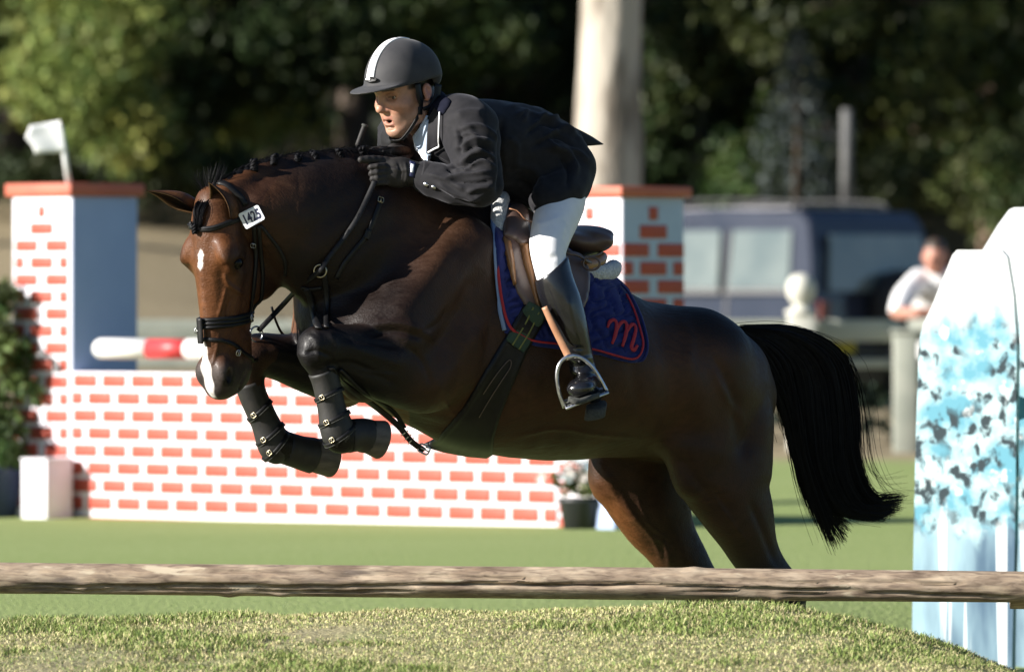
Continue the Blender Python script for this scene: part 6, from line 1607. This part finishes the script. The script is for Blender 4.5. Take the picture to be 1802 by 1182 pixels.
# ------------------------------------------------------------------ waterfall boards at the right
def falls_mat():
    m, N, L, b = nodes_of('waterfall_paint')
    tc = N.new('ShaderNodeTexCoord'); sp = N.new('ShaderNodeSeparateXYZ'); L.new(tc.outputs['Object'], sp.inputs[0])
    def noise(sc, st=(1, 1, 1), det=4, dist=0):
        mp = N.new('ShaderNodeMapping'); mp.inputs['Scale'].default_value = st; L.new(tc.outputs['Object'], mp.inputs[0])
        n = N.new('ShaderNodeTexNoise'); n.inputs['Scale'].default_value = sc; n.inputs['Detail'].default_value = det; n.inputs['Distortion'].default_value = dist; L.new(mp.outputs[0], n.inputs['Vector']); return n.outputs['Fac']
    def mr(v, a, b_, c=0, d=1):
        r_ = N.new('ShaderNodeMapRange'); r_.inputs[1].default_value = a; r_.inputs[2].default_value = b_; r_.inputs[3].default_value = c; r_.inputs[4].default_value = d; L.new(v, r_.inputs[0]); return r_.outputs[0]
    def mul(a, b_):
        q = N.new('ShaderNodeMath'); q.operation = 'MULTIPLY'; L.new(a, q.inputs[0]); L.new(b_, q.inputs[1]); return q.outputs[0]
    def mix(f, a, b_):
        x = N.new('ShaderNodeMixRGB'); L.new(f, x.inputs[0])
        for i, c in ((1, a), (2, b_)):
            if isinstance(c, tuple): x.inputs[i].default_value = (*c, 1)
            else: L.new(c, x.inputs[i])
        return x.outputs[0]
    z = sp.outputs['Z']
    blue = mix(mr(noise(9, det=5), .42, .60), (.12, .34, .44), (.46, .64, .69))
    blue = mix(mul(mr(noise(13, det=3), .60, .66), mr(z, .15, .5)), blue, (.72, .76, .78))
    blot = mul(mul(mr(noise(22, (1, 1, .8), 6, .2), .50, .60), mr(noise(4.5, det=2), .36, .46)), mul(mr(z, 1.10, 1.0), mr(z, .12, .34)))
    c = mix(blot, blue, (.022, .038, .048))
    low = mix(mr(noise(5, (1, 1, .25), 4), .40, .62), (.07, .13, .20), (.34, .50, .58))
    low = mix(mr(noise(15, (1, 1, .03), 2, .1), .53, .565), low, (.72, .75, .78))
    wv = N.new('ShaderNodeMath'); wv.operation = 'MULTIPLY_ADD'; L.new(noise(14, (1, 1, .3)), wv.inputs[0]); wv.inputs[1].default_value = .35; L.new(z, wv.inputs[2])
    c = mix(mr(wv.outputs[0], .50, .42), c, low)
    c = mix(mr(wv.outputs[0], 1.16, 1.32), c, (.80, .81, .82))
    L.new(c, b.inputs['Base Color']); b.inputs['Roughness'].default_value = .5
    return m
FALL = falls_mat()
def board(poly, Y, th, name):
    P = [PM(x, y, Y) for x, y in poly]
    dirn = np.array([-.30, -.954, 0])            # turned a little to the left
    c0 = np.mean(P, axis=0); off = np.array([math.cos(.3), -math.sin(.3), 0])
    Q = []
    for p in P:
        dx = p[0] - c0[0]; Q.append(np.array([c0[0] + dx, Y - dx * math.tan(.30), p[2]]))
    m = MB(); n = len(Q); Q = np.array(Q); inner = Q + dirn * .0
    V = np.concatenate([Q, Q - dirn * th]); F = [list(range(n)), [n + i for i in range(n)][::-1]] + [(i, n + i, n + (i + 1) % n, (i + 1) % n) for i in range(n)]
    m.add(V, F); return m, Q
wing = empty('waterfall_board', PM(1695, 1150, 4.0), 'front board painted like a blue waterfall with black blotches, shorter of the two', 'jump board')
m, Q = board([(1604, 1260), (1608, 1000), (1612, 800), (1617, 640), (1620, 592), (1626, 568), (1640, 540), (1658, 494), (1676, 449), (1684, 440), (1760, 440), (1770, 452), (1781, 520), (1787, 600), (1785, 900), (1777, 1260)], 4.0, .05, 'b'); m.build('board', FALL, wing)
m = MB(); m.box(PM(1700, 1000, 4.25), (.06, .06, 1.3), bev=.004); m.box(PM(1700, 700, 4.25), (.30, .05, .06), bev=.004); m.build('back_brace', WOOD, wing)
wing2 = empty('waterfall_board', PM(1850, 1150, 4.7), 'taller white topped waterfall board standing behind the front one at the right edge', 'jump board')
m, Q = board([(1700, 1240), (1700, 500), (1728, 445), (1758, 395), (1777, 369), (1786, 365), (1960, 365), (1990, 430), (2010, 560), (2010, 1240)], 4.24, .05, 'b'); m.build('board', FALL, wing2)
m = MB(); m.box(PM(1850, 1000, 5.0), (.06, .06, 1.3), bev=.004); m.build('back_brace', WOOD, wing2)

# ------------------------------------------------------------------ paddock fence behind
mat('rail_paint', (.30, .32, .27), .7, (.38, .39, .33), 5); mat('post_stone', (.50, .49, .43), .8, (.58, .57, .50), 8)
FY = 55 - CAM_D
fence = empty('paddock_fence', PM(1500, 820, FY), 'pale wooden rail fence with square posts and a ball topped post behind the horse', 'fence')
gz = lambda x, y: float(ground_z(np.array(x), np.array(y)))
x0, x1 = -16.0, 16.0
for (ya, yb, th) in ((562, 601, .09), (631, 648, .06)):
    for a, b in ((x0, PM(1410, 0, FY)[0] - .02), (PM(1410, 0, FY)[0] + .02, PM(1592, 0, FY)[0] - .02), (PM(1592, 0, FY)[0] + .02, x1)):
        z0, z1 = PM(0, yb, FY)[2], PM(0, ya, FY)[2]
        m = MB(); m.box(((a + b) / 2, FY, (z0 + z1) / 2), (b - a, th, z1 - z0), bev=.01); m.build('rail', MAT['rail_paint'], fence)
for px_, w in ((1592, .17), (1035, .16), (760, .16), (480, .16), (60, .16), (1900, .16)):
    c = PM(px_, 0, FY); m = MB(); zt = PM(0, 586, FY)[2]; zb = gz(c[0], FY) - .1
    m.box((c[0], FY - .09, (zt + zb) / 2), (w, .09, zt - zb), bev=.01); m.box((c[0], FY - .09, zt + .012), (w + .03, .12, .03), bev=.008); m.build('post', MAT['rail_paint'], fence)
bp_ = empty('ball_post', PM(1410, 800, FY - .2), 'cream stone gate post topped with a ball behind the tail', 'gate post')
c = PM(1410, 0, FY - .2); zt = PM(0, 552, FY - .2)[2]; zb = gz(c[0], FY) - .1
m = MB(); m.box((c[0], c[1], (zt + zb) / 2), (.185, .185, zt - zb), bev=.012); m.build('shaft', MAT['post_stone'], bp_)
m = MB(); m.lathe([(.11, 0), (.115, .02), (.06, .045), (.045, .06), (.072, .085), (.098, .13), (.104, .175), (.096, .22), (.068, .262), (.02, .28)], (c[0], c[1], zt - .002), 24); m.build('ball', MAT['post_stone'], bp_)
# dark low hedge and yellow sign under the rail
hd_ = empty('low_hedge', PM(1500, 740, FY + 2.5), 'dark clipped hedge seen under the fence rail', 'hedge')
cents = [np.array([x, FY + 2.6 + r.normal(0, .25), gz(x, FY + 2.6) + z]) for x in np.arange(-2.0, 9, .13) for z in (.1, .25, .4, .52)]
link('foliage', leaf_mesh(cents, 16, .20, .09, 41, (.018, .030, .016), .3), MAT['foliage'], hd_)
ys = empty('yellow_board', PM(1482, 620, FY + .12), 'small dark board with a yellow strip fixed under the fence rail', 'board')
m = MB(); m.box(PM(1505, 640, FY + .1), (.42, .02, .26), bev=.004); m.build('board', MAT['pot_black'], ys)
mat('sign_yellow', (.36, .30, .03), .6); m = MB(); m.box(PM(1478, 612, FY + .085), (.22, .012, .08), bev=.002); m.build('strip', MAT['sign_yellow'], ys)
lg = empty('dark_strip', PM(300, 590, 46), 'long low dark strip on the tan bank behind the left pillar', 'timber')
m = MB(); zc = PM(0, 590, 45)[2]
for k in range(5): m.tube([(-12 + k * 2.4, 45, zc), (-9.65 + k * 2.4, 45.02, zc)], .10, 10)  # dark tubes end to end form one low strip across the bank
m.build('strip_tubes', MAT['bark_dark'], lg)

# ------------------------------------------------------------------ off-road car
mat('car_blue', (.026, .032, .050), .13, (.031, .037, .056), 3, spec=.4, coat=0.0); mat('car_trim', (.012, .012, .014), .5); mat('tyre', (.012, .012, .012), .8, (.02, .02, .02), 30)
mat('car_glass', (.16, .19, .18), .06, (.10, .13, .13), 2, spec=.8); mat('lamp_red', (.10, .02, .02), .25); mat('plate_white', (.7, .7, .66), .5); mat('roof_grey', (.22, .22, .24), .35)
def car():
    corner = PM(1432, 0, 50.0); base = gz(corner[0], 50) - .06
    th = math.radians(49)                                          # the rear faces right and towards us
    fw = np.array([-math.sin(th), math.cos(th) * 1.0, 0]); fw = np.array([-.755, .656, 0]); sd = np.array([.656, .755, 0])   # forward, and across (left side to right side)
    o = np.array([corner[0], 50, base])
    root = empty('parked_car', o + fw * 2.2 + sd * .9, 'dark blue off-road estate car with a spare wheel parked behind the fence', 'car')
    def at(f, s, z): return o + fw * f + sd * s + np.array([0, 0, z])
    # outline of the side: (forward, height)
    prof = [(0.0, .45), (-.03, .62), (0.0, 1.05), (.06, 1.50), (.14, 1.80), (.26, 1.90), (1.3, 1.93), (2.4, 1.88), (2.75, 1.80), (3.35, 1.22), (3.5, 1.15), (4.35, 1.08), (4.52, .98), (4.56, .55), (4.5, .42), (4.0, .40), (3.1, .38), (1.2, .38), (.5, .40)]
    ins = [0 if z < 1.12 else .13 * (z - 1.12) / .8 for _, z in prof]
    m = MB(); n = len(prof); W = 1.95
    lay = [(0.02, .02), (0.0, 0.0), (W, 0.0), (W - .02, .02)]
    V = []
    for li, s in enumerate((.0, .03, W / 2, W - .03, W)):
        for (f, z), i_ in zip(prof, ins):
            e = 1 if li in (0, 4) else 0
            V.append(at(f + (.02 if e else 0) * (1 if f < 2 else -1), (s + i_) if s < W / 2 else (s - i_ if s > W / 2 else s), z - (.02 if e and z > 1.7 else 0) + (.012 if li == 2 and z > 1.75 else 0)))
    F = [list(range(n))[::-1], [4 * n + i for i in range(n)]]
    for l in range(4):
        for i in range(n): F.append((l * n + i, l * n + (i + 1) % n, (l + 1) * n + (i + 1) % n, (l + 1) * n + i))
    m.add(V, F, False); body = m.build('body', MAT['car_blue'], root)
    def pane(name, pts, m_, th=.012, par=root, rec=0.0):
        pts = [np.array(p) for p in pts]; nn = np.cross(pts[1] - pts[0], pts[2] - pts[0]); nn /= np.linalg.norm(nn); 
        if nn[1] > 0: nn = -nn
        mm = MB(); mm.prism(pts, -nn * .01, nn * th); return mm.build(name, m_, par)
    sl = lambda f, z: at(f, .13 * max(z - 1.12, 0) / .8, z)
    for f0, f1 in ((.30, 1.05), (1.17, 1.98), (2.08, 2.75)):
        w = pane('side_window', [sl(f0, 1.17), sl(f1 + (.28 if f1 > 2.5 else 0), 1.17), sl(f1, 1.72), sl(f0 + .04, 1.72)], MAT['car_glass'])
        pane('window_frame', [sl(f0 - .03, 1.12), sl(f1 + .03 + (.28 if f1 > 2.5 else 0), 1.12), sl(f1 + .03 + (.28 if f1 > 2.5 else 0), 1.165), sl(f0 - .03, 1.165)], MAT['car_trim'], .016, w)
    rr = lambda s, z: at(-.035 + .06 * max(z - 1.05, 0) / .45 + (.02 if z < 1 else 0), s + (.1 * max(z - 1.12, 0) / .8) * (1 if s < .9 else -1), z)
    pane('rear_window', [rr(.18, 1.14), rr(1.76, 1.14), rr(1.74, 1.68), rr(.22, 1.68)], MAT['car_glass'], .02)
    pane('rear_bumper', [rr(.02, .42), rr(1.93, .42), rr(1.93, .60), rr(.02, .60)], MAT['car_trim'], .08)
    pane('number_plate', [rr(.30, .70), rr(.82, .70), rr(.82, .81), rr(.30, .81)], MAT['plate_white'], .03)
    for s in (.03, 1.78): pane('tail_lamp', [rr(s, .70), rr(s + .13, .70), rr(s + .13, 1.05), rr(s, 1.05)], MAT['lamp_red'], .03)
    pane('roof_panel', [at(.35, .22, 1.90 + .035), at(2.3, .22, 1.89 + .035), at(2.3, 1.58, 1.89 + .035), at(.35, 1.58, 1.90 + .035)], MAT['roof_grey'], .012)
    for s in (.20, 1.60):
        mm = MB(); mm.tube(spline(np.array([at(.4, s, 1.93), at(.5, s, 1.99), at(1.4, s, 2.01), at(2.2, s, 1.97), at(2.3, s, 1.91)]), 16), .018, 8); mm.build('roof_rail', MAT['car_trim'], root)
    def wheel(c, ax, name='wheel'):
        w = empty(name, c); w.parent = root; w.matrix_parent_inverse = world_mat(root).inverted()
        mm = MB(); mm.lathe([(.20, -.10), (.34, -.11), (.365, -.06), (.365, .06), (.34, .11), (.20, .10)], c, 30, axis=ax); mm.build('tyre', MAT['tyre'], w)
        mm = MB(); mm.lathe([(.02, .075), (.10, .085), (.19, .06), (.215, .10), (.215, .06)], c, 24, axis=ax); mm.build('rim', MAT['roof_grey'], w)
    for f in (.85, 3.55):
        for s, a in ((.08, -sd), (W - .08, sd)): wheel(at(f, s, .365), a)
    wheel(at(-.16, 1.12, .98), -fw, 'spare_wheel')
    pane('door_line', [sl(1.09, .5), sl(1.12, .5), sl(1.12, 1.72), sl(1.09, 1.72)], MAT['car_trim'], .004)
    mm = MB(); mm.box(at(2.9, -.12, 1.25), (.12, .20, .16), bev=.03); mm.build('wing_mirror', MAT['car_trim'], root)
car()

# ------------------------------------------------------------------ onlooker leaning on the fence
sy = 58 - CAM_D
sp = empty('person', PM(1650, 800, sy), 'man in a white shirt leaning with folded arms on the fence rail', 'person')
sk = lambda x, y, dy=0.0: PM(x, y, sy + dy)
u = 2.32 / 560
def spectator():
    pts = [sk(1540, 420), sk(1760, 830), sk(1540, 820, -1.4), sk(1700, 420, .5)]
    B2 = field_box(pts, .05, .013)
    def A(rows, k=.03): B2.chain([(p, r1 * u, r2 * u) for p, r1, r2 in rows], w=(1, 0, 0), k=k)
    A([(sk(1646, 437, -.55), 22, 19), (sk(1645, 458, -.57), 21, 17), (sk(1644, 470, -.57), 15, 13)])
    B2.seg(sk(1638, 455, -.66), sk(1637, 461, -.67), 3.2 * u, 4 * u, k=.01)
    for e in (1, -1): B2.ell(sk(1646 + 19 * e, 453, -.52), (5 * u, 8 * u, 9 * u), k=.01)
    for e in (1, -1): B2.ell(sk(1640 + 7 * e, 449, -.69), (4 * u, 5 * u, 3 * u), k=.008, mode='s')
    A([(sk(1650, 478, -.48), 12, 12), (sk(1652, 500, -.42), 22, 40), (sk(1655, 560, -.22), 26, 42), (sk(1660, 630, 0), 26, 36), (sk(1660, 650, .02), 26, 36)])
    A([(sk(1618, 494, -.45), 17, 17), (sk(1592, 520, -.68), 14, 14), (sk(1578, 548, -.82), 12, 12), (sk(1610, 551, -.98), 10, 10), (sk(1648, 551, -1.0), 8, 8)])
    A([(sk(1690, 494, -.45), 17, 17), (sk(1712, 522, -.68), 14, 14), (sk(1722, 548, -.82), 12, 12), (sk(1690, 553, -1.0), 10, 10), (sk(1652, 553, -1.03), 8, 8)])
    for e in (1, -1):
        A([(sk(1660 + 18 * e, 650, .02), 22, 20), (sk(1660 + 20 * e, 715, .02), 17, 16), (sk(1660 + 21 * e, 790, .08), 11, 11), (sk(1660 + 21 * e, 806, .05), 10, 11), (sk(1660 + 24 * e, 812, -.12), 7, 9)])
        for q in range(4): B2.seg(sk(1650 + 5 * e + 0, 551, -1.02), sk(1632 + 18 * e + 0, 548 + 3 * q, -1.05 + .01 * q), 2.6 * u, 2.2 * u, k=.008)
    V, Q = B2.mesh(smooth=2); P = proj(V)
    c = np.tile(np.array([.42, .20, .14]), (len(V), 1)); hair = (P[:, 1] < 438) | ((P[:, 0] > 1655) & (P[:, 1] < 450) & (V[:, 1] > sy - .52)); c[hair] = (.05, .035, .025)
    shoe = P[:, 1] > 800; c[shoe] = (.03, .025, .02)
    me = mesh_np('onlooker', V, Q); set_attr(me, 'tint', c, 'FLOAT_COLOR'); link('body', me, MAT['skin'], sp)
    S2 = field_box(pts, .05, .014)
    def A2(rows, k=.03): S2.chain([(p, r1 * u, r2 * u) for p, r1, r2 in rows], w=(1, 0, 0), k=k)
    A2([(sk(1651, 490, -.46), 16, 18), (sk(1652, 500, -.42), 27, 46), (sk(1655, 560, -.22), 31, 47), (sk(1660, 636, 0), 30, 42)])
    A2([(sk(1618, 494, -.45), 22, 22), (sk(1592, 520, -.68), 19, 19), (sk(1580, 545, -.81), 16, 16)]); A2([(sk(1690, 494, -.45), 22, 22), (sk(1712, 522, -.68), 19, 19), (sk(1722, 545, -.81), 16, 16)])
    V, Q = S2.mesh(smooth=2); link('shirt', mesh_np('shirt', V, Q), MAT['white_trim'], sp)
    S3 = field_box(pts, .05, .014)
    for e in (1, -1): S3.chain([(sk(1660 + 17 * e, 648, .02), 27 * u, 25 * u), (sk(1660 + 20 * e, 715, .02), 21 * u, 20 * u), (sk(1660 + 21 * e, 796, .08), 16 * u, 16 * u)], w=(1, 0, 0), k=.03)
    V, Q = S3.mesh(smooth=2); link('trousers', mesh_np('trousers', V, Q), MAT['tub_navy'], sp)
spectator()
# ------------------------------------------------------------------ the wood behind
def trunk_mesh(base, h, r0, r1, seed, lean=(0, 0), n=18, k=16, flare=.35):
    r = np.random.default_rng(seed); P = []; R = []
    for i in range(n):
        t = i / (n - 1)
        P.append(np.array(base) + np.array([lean[0] * t + .06 * h * .1 * math.sin(t * 4 + seed), lean[1] * t, h * t - .3])); R.append((r0 + (r1 - r0) * t) * (1 + flare * math.exp(-t * h / .5)) * (1 + .05 * math.sin(t * h * 2.1 + seed)))
    V, F = tube_geo(spline(np.array(P), n), R, k)
    V += (np.random.default_rng(seed + 1).normal(0, r0 * .02, V.shape)); return V, F, P, R
def tree(name, label, x, d, h, r0, low, crown_r, n_cl, per, leaf, tint, seed, bark='bark_dark', lean=(0, 0), extra=None, group=None):
    y = d - CAM_D; z = float(ground_z(np.array(x), np.array(y))); base = np.array([x, y, z])
    t = empty(name, base, label, 'tree', group)
    m = MB(); V, F, P, R = trunk_mesh(base, h * .86, r0, r0 * .3, seed, lean); m.add(V, F, True); m.build('trunk', MAT[bark], t)
    r = np.random.default_rng(seed + 5); m = MB(); cents = []
    nl = 16
    for i in range(nl):
        t_ = low / h + (0.95 - low / h) * (i / (nl - 1)) ** .9; a = i * 2.4 + r.uniform(-.3, .3); p = base + np.array([lean[0] * t_, lean[1] * t_, h * .86 * min(t_, 1) - .3])
        L = crown_r * (1 - .55 * max(0, t_ - .35) / .65) * r.uniform(.75, 1.15)
        tip = p + np.array([math.cos(a) * L, math.sin(a) * L, L * r.uniform(.05, .5) - (.55 if i < 5 else 0)])
        C_ = spline(np.array([p, p * .55 + tip * .45 + np.array([0, 0, .12 * L]), tip]), 7); m.tube(C_, np.linspace(r0 * .26, r0 * .05, 7), 6, False)
        for _ in range(max(1, n_cl // nl)):
            q = C_[r.integers(2, 7)] + r.normal(0, .28 * crown_r * .5, 3) * np.array([1, 1, .7]); cents.append(q)
    m.build('limbs', MAT[bark], t)
    if extra is not None: cents += list(extra)
    link('crown', leaf_mesh(cents, per, np.random.default_rng(seed + 9).uniform(.26, .62, len(cents)), leaf, seed + 11, tint, .4), MAT['foliage'], t)
    return t
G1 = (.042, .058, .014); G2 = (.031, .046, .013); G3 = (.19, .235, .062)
def pxx(px, d): return (px - 901) / PXM * d / CAM_D
# big pale trunk behind the rider
d = 63; x = pxx(1073, d); y = d - CAM_D; z = float(ground_z(np.array(x), np.array(y)))
bt_ = empty('pale_barked_tree', (x, y, z), 'thick pale trunk rising behind the rider in full sun', 'tree')
m = MB(); V, F, P, R = trunk_mesh((x, y, z), 9, .285, .20, 4, (.12, 0), 30, 26, .25); m.add(V, F, True); m.build('trunk', MAT['bark_pale'], bt_)
m = MB(); cents = []; r = np.random.default_rng(60)
for i in range(18):
    a = i * 2.4; p = np.array([x + .09, y, z + 4.6 + i * .24]); L = r.uniform(1.8, 3.2); tip = p + np.array([math.cos(a) * L, math.sin(a) * L, r.uniform(.4, 1.6)])
    C_ = spline(np.array([p, (p + tip) / 2 + np.array([0, 0, .2]), tip]), 7); m.tube(C_, np.linspace(.09, .02, 7), 6, False); cents += [C_[r.integers(3, 7)] + r.normal(0, .4, 3) for _ in range(6)]
m.build('limbs', MAT['bark_pale'], bt_)
link('crown', leaf_mesh(cents, 60, .6, .17, 61, G2, .3), MAT['foliage'], bt_)
# the front row of the wood: low branches hang into the picture
def hang(pts, d, sd_, n):
    r = np.random.default_rng(sd_); out = []
    for (px, py, s) in pts:
        for _ in range(n): out.append(PM(px + r.normal(0, s), py + r.normal(0, s), d - CAM_D + r.normal(0, .35)))
    return out
WG = 'trees at the edge of the wood'
tree('leafy_tree', 'bright leafed tree at the upper left with branches down to the flag', pxx(120, 88), 88, 11, .22, 1.6, 3.2, 330, 120, .125, G3, 101, extra=hang([(150, 40, 26), (180, 90, 26), (170, 150, 24), (190, 200, 18), (215, 60, 26), (140, 110, 22), (230, 225, 12), (70, 140, 10)], 85, 1, 19))
tree('leafy_tree', 'dark leafed tree left of the helmet with scattered sunny sprays', pxx(420, 93), 93, 12, .26, 2.0, 3.4, 340, 110, .13, G2, 111, extra=hang([(330, 170, 12), (350, 80, 14), (430, 110, 14), (520, 120, 14), (480, 60, 16), (560, 60, 14), (610, 110, 16), (330, 165, 10)], 87, 2, 9))
tree('leafy_tree', 'tall tree above the helmet with olive green lower leaves', pxx(780, 96), 96, 13, .28, 2.1, 3.6, 340, 110, .13, G1, 121, extra=hang([(820, 20, 22), (860, 40, 20), (800, 90, 10), (780, 130, 9), (700, 30, 14), (890, 80, 10)], 88, 3, 8))
tree('leafy_tree', 'dark tree just right of the pale trunk', pxx(1210, 94), 94, 12, .24, 1.9, 3.3, 340, 110, .13, G2, 131, extra=hang([(1205, 60, 10), (1240, 60, 8), (1200, 100, 14), (1230, 110, 12), (1160, 200, 6), (1160, 285, 6), (1260, 15, 14), (1430, 8, 10)], 88, 4, 9))
tree('leafy_tree', 'dark tree behind the young blue spruce', pxx(1500, 97), 97, 12, .26, 2.0, 3.4, 340, 110, .13, G2, 141, extra=hang([(1560, 50, 10), (1480, 55, 8), (1620, 130, 10), (1700, 120, 8), (1320, 290, 16), (1340, 180, 16), (1570, 250, 14), (1330, 230, 14), (1640, 290, 16)], 89, 5, 8))
tree('leafy_tree', 'tree at the upper right with a sunlit pinkish trunk', pxx(1738, 86), 86, 11, .155, 1.75, 3.0, 320, 110, .13, G1, 151, 'bark_pink', extra=hang([(1780, 40, 22), (1740, 60, 16), (1700, 70, 10), (1790, 290, 22), (1760, 330, 20), (1800, 350, 18)], 85, 6, 12))
tree('leafy_tree', 'far left tree standing at the edge of the picture in shade', pxx(-90, 92), 92, 12, .25, 1.8, 3.4, 340, 110, .13, G2, 161)
# second row, deeper in shade
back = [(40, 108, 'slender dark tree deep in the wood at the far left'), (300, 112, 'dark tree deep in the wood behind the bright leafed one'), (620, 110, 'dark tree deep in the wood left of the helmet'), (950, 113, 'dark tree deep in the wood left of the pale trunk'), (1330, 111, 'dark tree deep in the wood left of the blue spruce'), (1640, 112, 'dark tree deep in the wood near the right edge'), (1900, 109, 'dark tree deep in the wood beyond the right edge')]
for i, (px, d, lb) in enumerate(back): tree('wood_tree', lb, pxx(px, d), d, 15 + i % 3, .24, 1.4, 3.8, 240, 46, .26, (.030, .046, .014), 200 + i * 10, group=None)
# shading trees of the same wood to the left, outside the picture
m = MB(); cents = []; r = np.random.default_rng(300)
for i, (x, y, h) in enumerate([(-15, 66, 16), (-20, 60, 17), (-25, 68, 19), (-13, 75, 17), (-19, 80, 20), (-30, 62, 20), (-12.2, 54.5, 18)]):
    z = float(ground_z(np.array(x), np.array(y))); V, F, P, R = trunk_mesh((x, y, z), h * .86, .28, .09, 300 + i); m.add(V, F, True)
    for _ in range(300): a = r.uniform(0, 6.28); rr_ = 4.2 * r.random() ** .5; cents.append((x + math.cos(a) * rr_, y + math.sin(a) * rr_, z + r.uniform(2.5 if y > 58 else 8.2, h)))
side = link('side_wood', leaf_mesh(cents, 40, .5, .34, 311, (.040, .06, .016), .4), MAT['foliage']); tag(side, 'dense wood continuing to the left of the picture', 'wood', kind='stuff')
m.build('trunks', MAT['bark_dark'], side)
# far wood: closes the view
r = np.random.default_rng(77); cents = []
for k in range(1500):
    xx = r.uniform(-26, 26); dd = r.uniform(118, 134); zz = float(ground_z(np.array(xx), np.array(dd - CAM_D))) + r.uniform(0, 14) ** 1.0; cents.append((xx, dd - CAM_D, zz))
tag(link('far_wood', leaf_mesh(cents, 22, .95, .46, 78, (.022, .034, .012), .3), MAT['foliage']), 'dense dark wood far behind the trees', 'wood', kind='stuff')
# undergrowth along the edge of the wood
for i, (px, py, sx, sy_, d, tint, lb) in enumerate([(60, 312, 70, 16, 86, (.030, .042, .014), 'low dark bush at the foot of the wood behind the flag'), (560, 318, 60, 14, 86, (.035, .05, .016), 'low bush at the foot of the wood above the braided mane'), (1330, 300, 40, 28, 84, (.050, .085, .020), 'green bush at the foot of the wood above the car roof'), (1770, 330, 40, 40, 82, (.055, .075, .02), 'green bush behind the onlooker at the right edge'), (1560, 330, 60, 18, 84, (.030, .042, .014), 'low dark bush behind the car'), (330, 310, 50, 16, 86, (.030, .045, .015), 'low dark bush above the near ear of the horse')]):
    b = empty('bush', PM(px, 345, d - CAM_D), lb, 'bush'); r = np.random.default_rng(400 + i)
    cs = [PM(px + r.normal(0, sx), py + r.normal(0, sy_), d - CAM_D + r.normal(0, .4)) for _ in range(70)]
    link('foliage', leaf_mesh(cs, 40, .22, .10, 420 + i, tint, .4), MAT['foliage'], b)
    m = MB()
    for k in range(6): m.tube(spline(np.array([PM(px + 4 * k - 12, 360, d - CAM_D), PM(px + (k - 3) * sx * .3, py, d - CAM_D)]), 5), np.linspace(.03, .01, 5), 5, False)
    m.build('stems', MAT['bark_dark'], b)
# young blue spruce with a stake beside it
d = 82; sp_ = empty('young_spruce', PM(1402, 345, d - CAM_D), 'young blue spruce with drooping tiers in front of the dark wood', 'tree')
mat('needles', (.030, .042, .042), .7, (.042, .056, .054), 8); m = MB(); mm = MB(); r = np.random.default_rng(90)
m.tube([PM(1402, 360, d - CAM_D), PM(1404, 180, d - CAM_D), PM(1402, 40, d - CAM_D)], [.05, .03, .008], 8); m.build('trunk', MAT['bark_dark'], sp_)
V = []; F = []; nv = 0
for k in range(15):
    yy = 60 + k * 19; L = (14 + k * 8.0) * (1 if k < 12 else .9)
    for b in range(6):
        a = b * 1.047 + k * .5; c = PM(1403, yy, d - CAM_D); tip = c + np.array([math.cos(a) * L, math.sin(a) * L, -L * .30]) * (d / CAM_D / 560); tip[2] += 0
        for q in range(9):
            t = r.uniform(.25, 1); p = c * (1 - t) + tip * t; dv = r.normal(0, 1, 3); dv /= np.linalg.norm(dv); e = np.cross(dv, r.normal(0, 1, 3)); e /= np.linalg.norm(e)
            V += [p - dv * .07, p + e * .022, p + dv * .07, p - e * .022]; F.append((nv, nv + 1, nv + 2, nv + 3)); nv += 4
mm.add(V, F); mm.build('needles', MAT['needles'], sp_)
mat('stake_grey', (.10, .10, .10), .8, (.14, .14, .135), 6)
st_ = empty('tree_stake', PM(1490, 345, 80 - CAM_D), 'grey upright stake right of the young blue spruce', 'stake')
c0 = PM(1490, 360, 80 - CAM_D); c1 = PM(1490, 192, 80 - CAM_D); m = MB(); m.tube([c0, (c0 + c1) / 2, c1], [.062, .058, .055], 10); m.build('stake', MAT['stake_grey'], st_)
m = MB(); m.tube([PM(1490, 240, 80 - CAM_D), PM(1450, 238, 81 - CAM_D), PM(1404, 240, 82 - CAM_D)], .012, 6); m.build('tie', MAT['car_trim'], st_)
